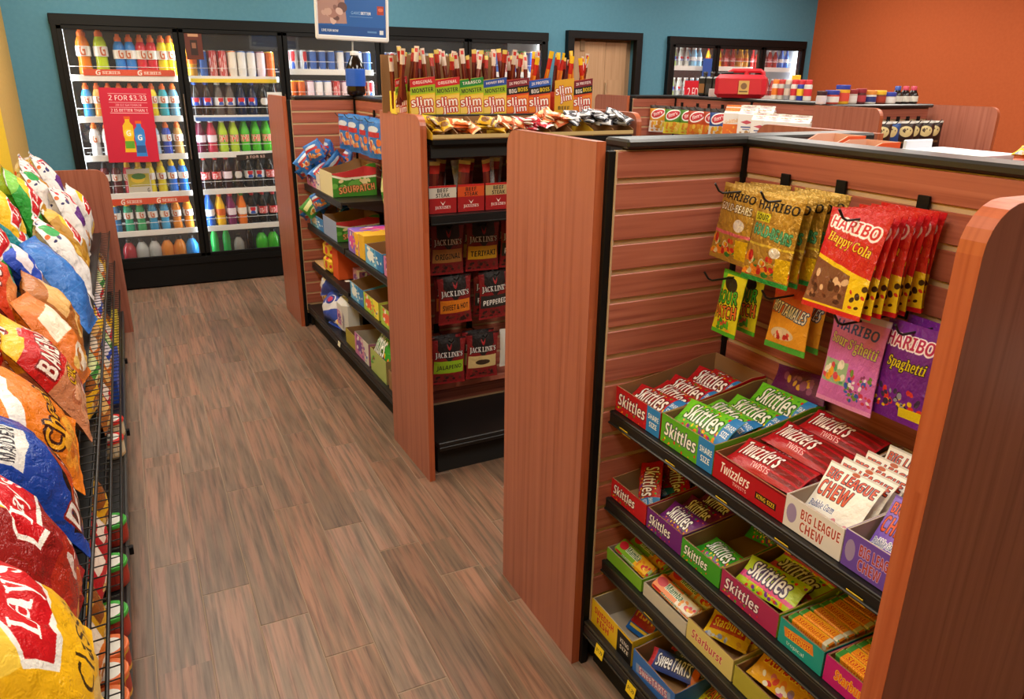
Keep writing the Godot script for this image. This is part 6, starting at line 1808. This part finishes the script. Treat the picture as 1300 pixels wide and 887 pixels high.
	bag("seed_bag", "white narrow seed pouch hanging at the right of the lowest jerky row", "pouch", e * (T(0.475, 0.565, 0.16) * T(0, -0.19, 0)), 0.075, 0.19, 0.02, cm("d4d2cc", 0.4), 122)
	# wood bottom shelf of the end cap
	var ws := thing("wood_shelf", "cherry wood ledge below the lowest jerky bags", "shelf", e * T(W * 0.5, 0.30, 0.0))
	part("ledge", bx(Vector3(W, 0.03, 0.10), 0.003), M.cherry_level, ws, T(0, 0, 0.06))

# ------------------------------------------------------------------ chip gondola along the left wall
var F0 := Transform3D(Basis(Vector3.UP, PI / 2), Vector3(-0.66, 0, 0))   # local x runs away from the camera, local z out into the aisle

func left_gondola() -> void:
	var f := F0
	var o := thing("chip_gondola", "wall gondola of chip bags along the left wall with cherry end panel", "gondola", f)
	var x0 := 0.55
	var x1 := 5.58
	var L := x1 - x0
	var xm := (x0 + x1) * 0.5
	part("back_board", bx(Vector3(L, 1.06, 0.03)), M.black_matte, o, T(xm, 0.53, 0.018))
	part("base_deck", bx(Vector3(L, 0.02, 0.44)), M.shelf, o, T(xm, 0.145, 0.235))
	part("kick_plate", bx(Vector3(L, 0.134, 0.01)), M.black_matte, o, T(xm, 0.067, 0.43))
	for k in 5:
		var xa := x0 + L * k / 5.0
		part("deck_channel", MB.new().box(Vector3(0, 0, 0), Vector3(L / 5.0 - 0.006, 0.03, 0.012), 0.003).box(Vector3(0, 0.005, -0.02), Vector3(L / 5.0 - 0.006, 0.008, 0.04), 0.002).mesh(), mat(hexc("3a3835"), 0.45), o, T(xa + L / 10.0, 0.145, 0.458))
		part("channel_clip", bx(Vector3(0.02, 0.03, 0.014), 0.002), M.black, o, T(xa, 0.142, 0.47))
	panel(o, Transform3D(Basis(Vector3.UP, -PI / 2), Vector3(x1 + 0.02, 0, 0.0)), 0.505, 1.10, [0, 0, 0.08, 0])
	# three wire-fronted tiers
	for t in [[0.30, "lowest"], [0.50, "middle"], [0.70, "top"]]:
		var s := thing("wire_tier", "black wire-fronted %s tier of the chip gondola" % t[1], "shelf", f * T(xm, t[0], 0), "chip tiers")
		part("deck", bx(Vector3(L - 0.02, 0.012, 0.385)), M.shelf, s, T(0, -0.006, 0.215))
		var r := MB.new()
		r.tube([Vector3(-L * 0.5, 0.0, 0.41), Vector3(L * 0.5, 0.0, 0.41)], 0.004, 6)
		part("lower_rail", r.mesh(), M.wire_black, s)
		var r2 := MB.new()
		r2.tube([Vector3(-L * 0.5, 0.004, 0.462), Vector3(L * 0.5, 0.004, 0.462)], 0.0045, 6)
		part("upper_rail", r2.mesh(), M.wire_black, s)
		var key := "rung"
		if not meshes.has(key):
			meshes[key] = MB.new().tube([Vector3(0, 0.0, 0.405), Vector3(0, 0.004, 0.462)], 0.002, 5).mesh()
		for k in int(L / 0.05):
			part("rung", meshes[key], M.wire_black, s, T(-L * 0.5 + 0.05 * (k + 0.5), 0, 0))
	# big bags leaning on the top tier: [along, y, out, yaw, tilt, roll, wide, high, thick, art, label]
	var big := [
		[1.17, 0.88, 0.375, 4, -34, 6, 0.31, 0.41, 0.149, "lays_classic", "large yellow classic potato chip bag, nearest the camera"],
		[1.42, 0.885, 0.365, -4, -26, 4, 0.28, 0.38, 0.135, "lays_red", "large dark red potato chip bag beside the yellow classic one"],
		[1.72, 0.895, 0.35, 6, -28, 14, 0.28, 0.38, 0.135, "tort_blue", "large blue tortilla chip bag with black logo"],
		[1.5, 1.035, 0.23, 4, -22, -4, 0.27, 0.36, 0.121, "tort_red", "red tortilla chip bag behind the dark red potato chips"],
		[1.98, 0.905, 0.34, -8, -30, 24, 0.27, 0.36, 0.121, "puffs", "orange cheese puff bag with white stripe"],
		[2.32, 0.895, 0.36, 4, -26, 8, 0.26, 0.36, 0.121, "rinds", "tan pork rind bag with red price seal, in the front row"],
		[2.3, 0.965, 0.25, 2, -26, 6, 0.28, 0.38, 0.135, "rinds", "tan and yellow pork rind bag, behind the front row"],
		[2.66, 0.895, 0.355, -4, -26, -6, 0.22, 0.32, 0.108, "snack_orange", "orange snack bag between pork rinds and the ribbed blue bag"],
		[2.78, 1.085, 0.19, 6, -24, 12, 0.28, 0.32, 0.121, "fries", "orange red bag with slanted white lettering in the back row"],
		[2.95, 0.905, 0.34, 2, -28, 10, 0.22, 0.3, 0.108, "snack_brown", "brown and orange snack bag left of the ribbed blue bag"],
		[3.12, 1.035, 0.235, 10, -30, 20, 0.2, 0.28, 0.108, "snack_blue", "small shiny blue snack bag in the back row"],
		[3.36, 0.905, 0.34, -4, -26, -4, 0.26, 0.4, 0.121, "ruffles", "tall ribbed blue chip bag in the front row"],
		[3.5, 1.075, 0.17, 8, -30, 18, 0.28, 0.36, 0.121, "lays_teal", "teal potato chip bag in the back row"],
		[3.78, 0.925, 0.33, 4, -26, 6, 0.26, 0.38, 0.121, "party_gold", "white and gold chip bag behind the ribbed blue bag"],
		[4.1, 1.095, 0.175, 4, -13, 14, 0.28, 0.36, 0.121, "lays_green", "green and white chip bag against the wall"],
		[3.5, 1.135, 0.175, 2, -13, 6, 0.26, 0.3, 0.108, "lays_yellow", "yellow chip bag with red ribbon logo against the wall"],
		[4.22, 1.085, 0.18, -4, -24, 8, 0.28, 0.36, 0.121, "lays_gold", "gold chip bag in the back row"],
		[4.2, 0.915, 0.32, 3, -24, 0, 0.24, 0.36, 0.121, "lays_gold", "gold chip bag in the front row"],
		[4.62, 1.065, 0.2, 6, -20, 6, 0.28, 0.36, 0.121, "party_gold", "white and gold chip bag in the back row"],
		[4.62, 0.935, 0.32, -2, -16, -4, 0.28, 0.4, 0.121, "party_white", "tall white chip bag with purple and orange print"],
		[5.02, 1.075, 0.22, 4, -20, 4, 0.3, 0.38, 0.121, "party_white", "white chip bag beside the wooden end panel"],
		[5.1, 0.915, 0.34, 0, -16, 4, 0.22, 0.32, 0.108, "lays_white", "pale silver chip bag at the far front corner"],
		[2.02, 1.08, 0.175, 4, -13, 8, 0.27, 0.34, 0.11, "snack_red", "red snack bag against the wall behind the cheese puffs"],
		[3.05, 1.12, 0.175, -4, -13, 4, 0.27, 0.34, 0.11, "lays_green", "green chip bag against the wall above the small blue bag"],
		[4.7, 1.1, 0.175, 4, -13, 6, 0.28, 0.34, 0.11, "party_white", "white chip bag against the wall near the wooden end panel"],
		[5.2, 1.06, 0.175, -6, -13, -4, 0.28, 0.34, 0.11, "lays_gold", "gold chip bag against the wall in the far corner"],
		[2.5, 1.1, 0.175, 2, -13, -6, 0.26, 0.34, 0.11, "lays_yellow", "yellow chip bag against the wall behind the pork rinds"],
	]
	for i in big.size():
		var q: Array = big[i]
		bag("chip_bag", q[10], "chip bag", f * T(q[0], q[1], q[2], q[3], q[4], q[5]) * T(0, -q[7] * 0.5, 0), q[6], q[7], q[8], art(q[9]), 130 + i, "large chip bags", 12, 16, 0.15)
	# smaller bags in the middle and lowest tiers
	var kinds := ["snack_yellow", "snack_green", "snack_orange", "snack_brown", "lays_yellow", "snack_blue", "snack_red", "snack_green", "snack_orange", "snack_yellow"]
	for i in 10:
		var u := 2.95 + 0.245 * i
		bag("snack_bag", "%s snack bag, %s along the middle wire tier from the camera" % [kinds[i].split("_")[1] if kinds[i] != "lays_yellow" else "red logo yellow", ORD[i]], "snack bag", f * T(u, 0.512, 0.405, rng.randf_range(-8, 8), -12, rng.randf_range(-8, 8)), 0.2, 0.18, 0.07, art(kinds[i]), 160 + i % 3, "middle tier bags", 8, 10)
	var low := ["snack_orange", "snack_yellow", "snack_red", "snack_red", "snack_yellow", "snack_brown", "snack_red", "snack_brown", "snack_orange", "snack_blue", "snack_green", "snack_red", "snack_yellow"]
	for i in 13:
		var u := 1.72 + 0.185 * i + (0.6 if i > 4 else 0.0)
		bag("snack_bag", "%s snack bag, %s along the lowest wire tier from the camera" % [low[i].split("_")[1], ORD[i]], "snack bag", f * T(u, 0.312, 0.415, rng.randf_range(-8, 8), -10, rng.randf_range(-6, 6)), 0.16, 0.17, 0.06, art(low[i]), 163 + i % 3, "lowest tier bags", 8, 10)
	# dip tubs and cans on the base deck
	var tub := func(u: float, d: float, lid: String, body: String, label: String, group: String, n := 1, r := 0.047, h := 0.085) -> void:
		if not meshes.has("tub"):
			meshes["tub"] = MB.new().lathe([Vector2(0, 0), Vector2(0.9, 0), Vector2(1.0, 0.06), Vector2(1.0, 0.86), Vector2(0.95, 0.92)], 18).mesh()
			meshes["tublid"] = MB.new().lathe([Vector2(1.03, 0.84), Vector2(1.05, 0.87), Vector2(1.05, 0.97), Vector2(1.0, 1.0), Vector2(0.9, 0.985), Vector2(0, 0.985)], 18).mesh()
		for k in n:
			var t := thing("dip_tub", label + ("" if n == 1 else ", %s of its stack" % ["bottom", "second", "third"][k]), "tub", f * T(u, 0.156 + k * h * 1.0, d), group)
			var sc := T(0, 0, 0)
			sc.basis = sc.basis.scaled(Vector3(r, h, r))
			part("tub_body", meshes["tub"], cm(body, 0.4), t, sc)
			part("lid", meshes["tublid"], cm(lid, 0.35), t, sc)
			part("lid_print", MB.new().lathe([Vector2(r * 0.72, h * 0.99), Vector2(r * 0.70, h * 1.0), Vector2(0, h * 1.0)], 16).mesh(), cm("f0ece0" if k == n - 1 else lid, 0.5), t)
			part("label_band", MB.new().lathe([Vector2(r * 1.008, h * 0.2), Vector2(r * 1.012, h * 0.24), Vector2(r * 1.012, h * 0.7), Vector2(r * 1.008, h * 0.74)], 16).mesh(), cm("d8c8a8" if lid == "e0302a" else "a8301f", 0.5), t)
	for i in 6:
		tub.call(1.74 + 0.102 * (i / 2) + (0.02 if i % 2 else 0.0), 0.42 - 0.1 * (i % 2), "e8743a", "d8a02a", "orange lidded dip tub, %s pair from the camera, %s" % [ORD[i / 2], "front" if i % 2 == 0 else "rear"], "orange lidded tubs")
	for i in 6:
		tub.call(2.10 + 0.26 * (i / 2), 0.42 - 0.1 * (i % 2), "3fae3a", "8a2a1c", "green lidded salsa tub, %s pair from the camera, %s" % [ORD[i / 2], "front" if i % 2 == 0 else "rear"], "green lidded tubs", 1)
	for i in 4:
		tub.call(3.32 + 0.2 * (i / 2) + 0.02 * (i % 2), 0.41 - 0.11 * (i % 2), "e0302a", "c8a878", "red lidded peanut jar, %s pair from the camera, %s" % [ORD[i / 2], "front" if i % 2 == 0 else "rear"], "red lidded jars", 1, 0.052, 0.085)
	for i in 5:
		box_of("cookie_pack", "blue cookie pack on the base deck, %s from the camera" % ORD[i], "cookie pack", f * T(3.95 + 0.115 * i, 0.156, 0.38, rng.randf_range(-4, 4)), Vector3(0.10, 0.12, 0.13), cm("2a52b8", 0.4), "blue cookie packs")
	for i in 6:
		box_of("cookie_pack", "yellow cookie pack on the base deck, %s from the camera" % ORD[i], "cookie pack", f * T(4.56 + 0.12 * i, 0.156, 0.38, rng.randf_range(-4, 4)), Vector3(0.105, 0.125, 0.13), cm("d8bd2a", 0.4), "yellow cookie packs")
	bag("snack_bag", "red snack bag leaning over the peanut jars on the base deck", "snack bag", f * T(3.62, 0.157, 0.40, 0, -12), 0.13, 0.135, 0.05, art("snack_red"), 166)

# ------------------------------------------------------------------ far gondola by the orange wall
func far_gondola() -> void:
	var f := F3
	var chips := [[0.10, 0.24, "small_gold", "orange"], [0.30, 0.24, "small_green", "green"], [0.44, 0.19, "small_green", "rear green"], [0.60, 0.24, "small_red", "red"], [0.72, 0.19, "small_red", "rear red"], [0.85, 0.24, "small_blue", "blue"], [0.95, 0.19, "small_blue", "rear blue"], [1.03, 0.15, "small_blue", "last blue"]]
	for i in chips.size():
		var q: Array = chips[i]
		peg("black peg hook of the %s small chip bag in the background" % q[3], f, q[0], 1.47, q[1] + 0.03, "background peg hooks")
		bag("chip_bag", "small %s chip bag with oval red logo hanging on the far gondola" % q[3], "chip bag", f * (T(q[0], 1.482, q[1], 30) * T(0, -0.21, 0)), 0.165, 0.21, 0.05, art(q[2]), 170 + i % 2, "small hanging chip bags", 8, 11, 0.2)
	shelf("black shelf of white cookie cartons on the far gondola", f, 0.93, 1.93, 1.29, 0.34, "far shelves")
	shelf("black lower shelf below the hanging chips on the far gondola", f, 0.02, 0.9, 1.16, 0.36, "far shelves")
	for i in 5:
		box_of("snack_carton", "dark blue carton under the hanging chips, %s from the left" % ORD[i], "carton", f * T(0.1 + 0.17 * i, 1.161, 0.27), Vector3(0.15, 0.075, 0.12), cm(["2a3a6a", "1c2a4a", "24406a", "20304c", "2a3a6a"][i], 0.5), "dark blue cartons")
	# gable-topped cookie cartons
	if not meshes.has("gable"):
		var w := 0.13
		var h := 0.175
		var mb := MB.new().box(Vector3(0, h * 0.5, 0), Vector3(w, h, 0.08), 0.002)
		mb.at(Transform3D(Basis(Vector3(0, 0, -1), Vector3.UP, Vector3(1, 0, 0)), Vector3.ZERO)).slab(PackedVector2Array([Vector2(-0.04, h - 0.001), Vector2(0.04, h - 0.001), Vector2(0.008, h + 0.035), Vector2(0.005, h + 0.055), Vector2(-0.005, h + 0.055), Vector2(-0.008, h + 0.035)]), w - 0.004)
		meshes["gable"] = mb.mesh()
	var ct := [[1.07, 0.30, "carton_orange", "white and orange fish cracker carton"], [1.22, 0.30, "carton_white", "white cookie carton right of the orange one"], [1.12, 0.20, "carton_white", "white cookie carton behind the orange one"], [1.35, 0.30, "carton_white", "white cookie carton third in the front row"], [1.27, 0.20, "carton_white", "white cookie carton at the back, second"], [1.47, 0.30, "carton_white", "white cookie carton fourth in the front row"], [1.58, 0.30, "carton_white", "white cookie carton fifth in the front row"], [1.70, 0.30, "carton_white", "white cookie carton at the right end of the row"]]
	for i in ct.size():
		var q: Array = ct[i]
		var k := 1.0 if i < 2 or i == 2 or i == 4 else 0.82
		var xf := f * T(q[0], 1.291, q[1], 26)
		xf.basis = xf.basis.scaled_local(Vector3(1, k, 1))
		solo("cookie_carton", meshes["gable"], art(q[2]), q[3], "carton", xf, "cookie cartons")
	# on the cap: oil bottles, red fuel can, spray boxes
	for i in 3:
		var b := thing("oil_bottle", "black motor oil bottle on the far gondola cap, %s from the left" % ORD[i], "bottle", f * T(0.30 + 0.085 * i, 1.56, -0.03, 20), "oil bottles")
		part("bottle_body", MB.new().box(Vector3(0, 0.075, 0), Vector3(0.075, 0.15, 0.05), 0.014).mesh(), cm("17150f", 0.4), b)
		part("neck", MB.new().lathe([Vector2(0.018, 0.145), Vector2(0.014, 0.165), Vector2(0.018, 0.166), Vector2(0.018, 0.185), Vector2(0, 0.186)], 10).mesh(), cm("1c1a14", 0.4), b, T(0.012, 0, 0))
		part("printed_label", bx(Vector3(0.05, 0.07, 0.001)), cm(["8a5a2a", "2a2a2a", "3a3028"][i], 0.5), b, T(0, 0.06, 0.0256))
	var gc := thing("fuel_can", "red plastic fuel can with moulded handle on the far gondola cap", "fuel can", f * T(0.74, 1.56, -0.03, 42))
	var red := mat(hexc("c0202f"), 0.35)
	part("can_body", MB.new().box(Vector3(0, 0.083, 0), Vector3(0.37, 0.166, 0.2), 0.028).mesh(), red, gc)
	for k in 2:
		part("side_rib", MB.new().slab(rounded(-0.155 + 0.165 * k, 0.028, -0.015 + 0.165 * k, 0.138, [0.02, 0.02, 0.02, 0.02]), 0.208).mesh(), red, gc)
	part("handle", MB.new().tube([Vector3(-0.10, 0.158, 0), Vector3(-0.095, 0.18, 0), Vector3(-0.075, 0.193, 0), Vector3(0.13, 0.193, 0), Vector3(0.15, 0.18, 0), Vector3(0.155, 0.155, 0)], 0.016, 10).mesh(), red, gc)
	part("handle_post", MB.new().tube([Vector3(0.03, 0.15, 0), Vector3(0.03, 0.193, 0)], 0.018, 10).mesh(), red, gc)
	var gl := Pic.new(64, 80, hexc("c8a058"))
	gl.ell(0.5, 0.4, 0.3, 0.24, hexc("7a5a3a")).rect(0.1, 0.75, 0.9, 0.85, hexc("5a4028"))
	part("printed_label", bx(Vector3(0.075, 0.095, 0.002)), pm(gl, 0.5, 0.0), gc, T(0.03, 0.075, 0.1055))
	part("spout_cap", MB.new().lathe([Vector2(0.03, 0.15), Vector2(0.03, 0.175), Vector2(0, 0.178)], 12).mesh(), cm("161616", 0.4), gc, T(-0.14, 0, 0))
	part("spare_spout", MB.new().tube([Vector3(-0.15, 0.172, 0.05), Vector3(-0.06, 0.176, 0.05)], 0.010, 8).mesh(), cm("1a1a1a", 0.4), gc)
	var sprays := [[1.10, "e07a2a", "d8d2c8", "orange capped"], [1.16, "b8322f", "b8b4ac", "first red capped"], [1.22, "c8b8a8", "8a8a90", "grey capped"], [1.28, "c02a34", "d0ccc4", "second red capped"], [1.34, "c02a34", "2a3a9a", "blue and yellow, red capped"], [1.40, "c02a34", "c8c4bc", "last red capped"]]
	for i in sprays.size():
		var q: Array = sprays[i]
		var sp := thing("spray_can", "%s spray can on the far gondola cap" % q[3], "spray can", f * T(q[0], 1.56, -0.03), "spray cans")
		part("can_body", MB.new().lathe([Vector2(0.026, 0), Vector2(0.028, 0.004), Vector2(0.028, 0.098), Vector2(0.022, 0.108)], 12).mesh(), cm(q[2], 0.35), sp)
		part("cap", MB.new().lathe([Vector2(0.024, 0.102), Vector2(0.024, 0.13), Vector2(0.02, 0.136), Vector2(0, 0.136)], 12).mesh(), cm(q[1], 0.4), sp)
		part("printed_band", MB.new().lathe([Vector2(0.0282, 0.03), Vector2(0.0286, 0.032), Vector2(0.0286, 0.074), Vector2(0.0282, 0.076)], 12).mesh(), cm("e0b82a" if i == 4 else q[1], 0.4), sp)
	box_of("yellow_pack", "small yellow pack standing behind the spray cans", "pack", f * T(1.24, 1.56, -0.07), Vector3(0.07, 0.165, 0.02), cm("e8b82a", 0.5))
	box_of("white_card", "white folded card leaning by the fuel can", "card", f * T(0.50, 1.56, 0.03, 60), Vector3(0.07, 0.06, 0.004), cm("e4e4e2", 0.6))
	# jars and bottles along the end wall cap
	var e := F3 * T(2.0, 0, 0.44, 90)
	var jars := [[0.0, 0.055, "3a1c24", "d8d0d0", 0.03], [0.085, 0.06, "2a3a9a", "c84a3a", 0.042], [0.17, 0.09, "2a3a9a", "e0a82a", 0.042], [0.25, 0.065, "8a2a2f", "c8c0b8", 0.035], [0.33, 0.07, "8a2030", "5a2a2a", 0.032], [0.41, 0.06, "d88a3a", "e0dcd4", 0.04], [0.50, 0.06, "e0b02a", "7a3a2a", 0.038], [0.585, 0.05, "2f3f9a", "d8d0c8", 0.042]]
	for i in jars.size():
		var q: Array = jars[i]
		var j := thing("spread_jar", "%s jar, %s from the left on the far end wall cap" % [["small dark", "blue lidded", "tall blue lidded", "maroon lidded", "dark red", "orange lidded", "yellow lidded", "wide blue lidded"][i], ORD[i]], "jar", e * T(q[0], 1.56, -0.04), "spread jars")
		var r: float = q[4]
		var h: float = q[1]
		part("jar_body", MB.new().lathe([Vector2(r * 0.9, 0), Vector2(r, 0.005), Vector2(r, h - 0.012), Vector2(r * 0.9, h - 0.004)], 14).mesh(), cm(q[3], 0.3), j)
		part("lid", MB.new().lathe([Vector2(r * 0.98, h - 0.006), Vector2(r, h + 0.016), Vector2(r * 0.92, h + 0.019), Vector2(0, h + 0.019)], 14).mesh(), cm(q[2], 0.4), j)
		part("label_band", MB.new().lathe([Vector2(r * 1.005, h * 0.18), Vector2(r * 1.01, h * 0.2), Vector2(r * 1.01, h * 0.7), Vector2(r * 1.005, h * 0.72)], 14).mesh(), cm(["d0ccd4", "e4e0dc", "d84a3a", "e0dcd8", "b03a44", "2f3a7a", "a83a24", "e4e0dc"][i], 0.5), j)
	for i in 3:
		var b := thing("sauce_bottle", "%s dark sauce bottle, %s from the left on the far end wall cap" % [["blue capped", "red capped", "second red capped"][i], ORD[i]], "bottle", e * T(0.655 + 0.075 * i, 1.56, -0.04), "sauce bottles")
		part("bottle_body", MB.new().lathe([Vector2(0.03, 0), Vector2(0.033, 0.006), Vector2(0.033, 0.05), Vector2(0.02, 0.075), Vector2(0.016, 0.085)], 14).mesh(), cm("1a100c", 0.15), b)
		part("cap", MB.new().lathe([Vector2(0.018, 0.08), Vector2(0.018, 0.105), Vector2(0.0, 0.107)], 12).mesh(), cm(["24408a", "b02a44", "b02a44"][i], 0.4), b)
		part("label_band", MB.new().lathe([Vector2(0.0335, 0.012), Vector2(0.034, 0.014), Vector2(0.034, 0.044), Vector2(0.0335, 0.046)], 14).mesh(), cm("d8d4c8", 0.5), b)
	# pouches hanging on the end wall
	var pouch := [[0.44, "pouch_blue", "bright blue"], [0.55, "pouch_brown", "first brown"], [0.64, "pouch_brown", "second brown"], [0.73, "pouch_brown", "third brown"], [0.83, "pouch_brown", "brown, rightmost"], [0.34, "pouch_brown", "brown, leftmost behind the panel"]]
	for i in pouch.size():
		var q: Array = pouch[i]
		peg("black peg hook of the %s pouch on the far end wall" % q[2], e, q[0], 1.45, 0.16, "background peg hooks")
		bag("chocolate_pouch", "%s chocolate pouch hanging on the far end wall" % q[2], "pouch", e * (T(q[0], 1.463, 0.12 + 0.02 * (i % 2), -20) * T(0, -0.18, 0)), 0.14, 0.18, 0.04, art(q[1]), 172 + i % 2, "chocolate pouches", 8, 10, 0.2)
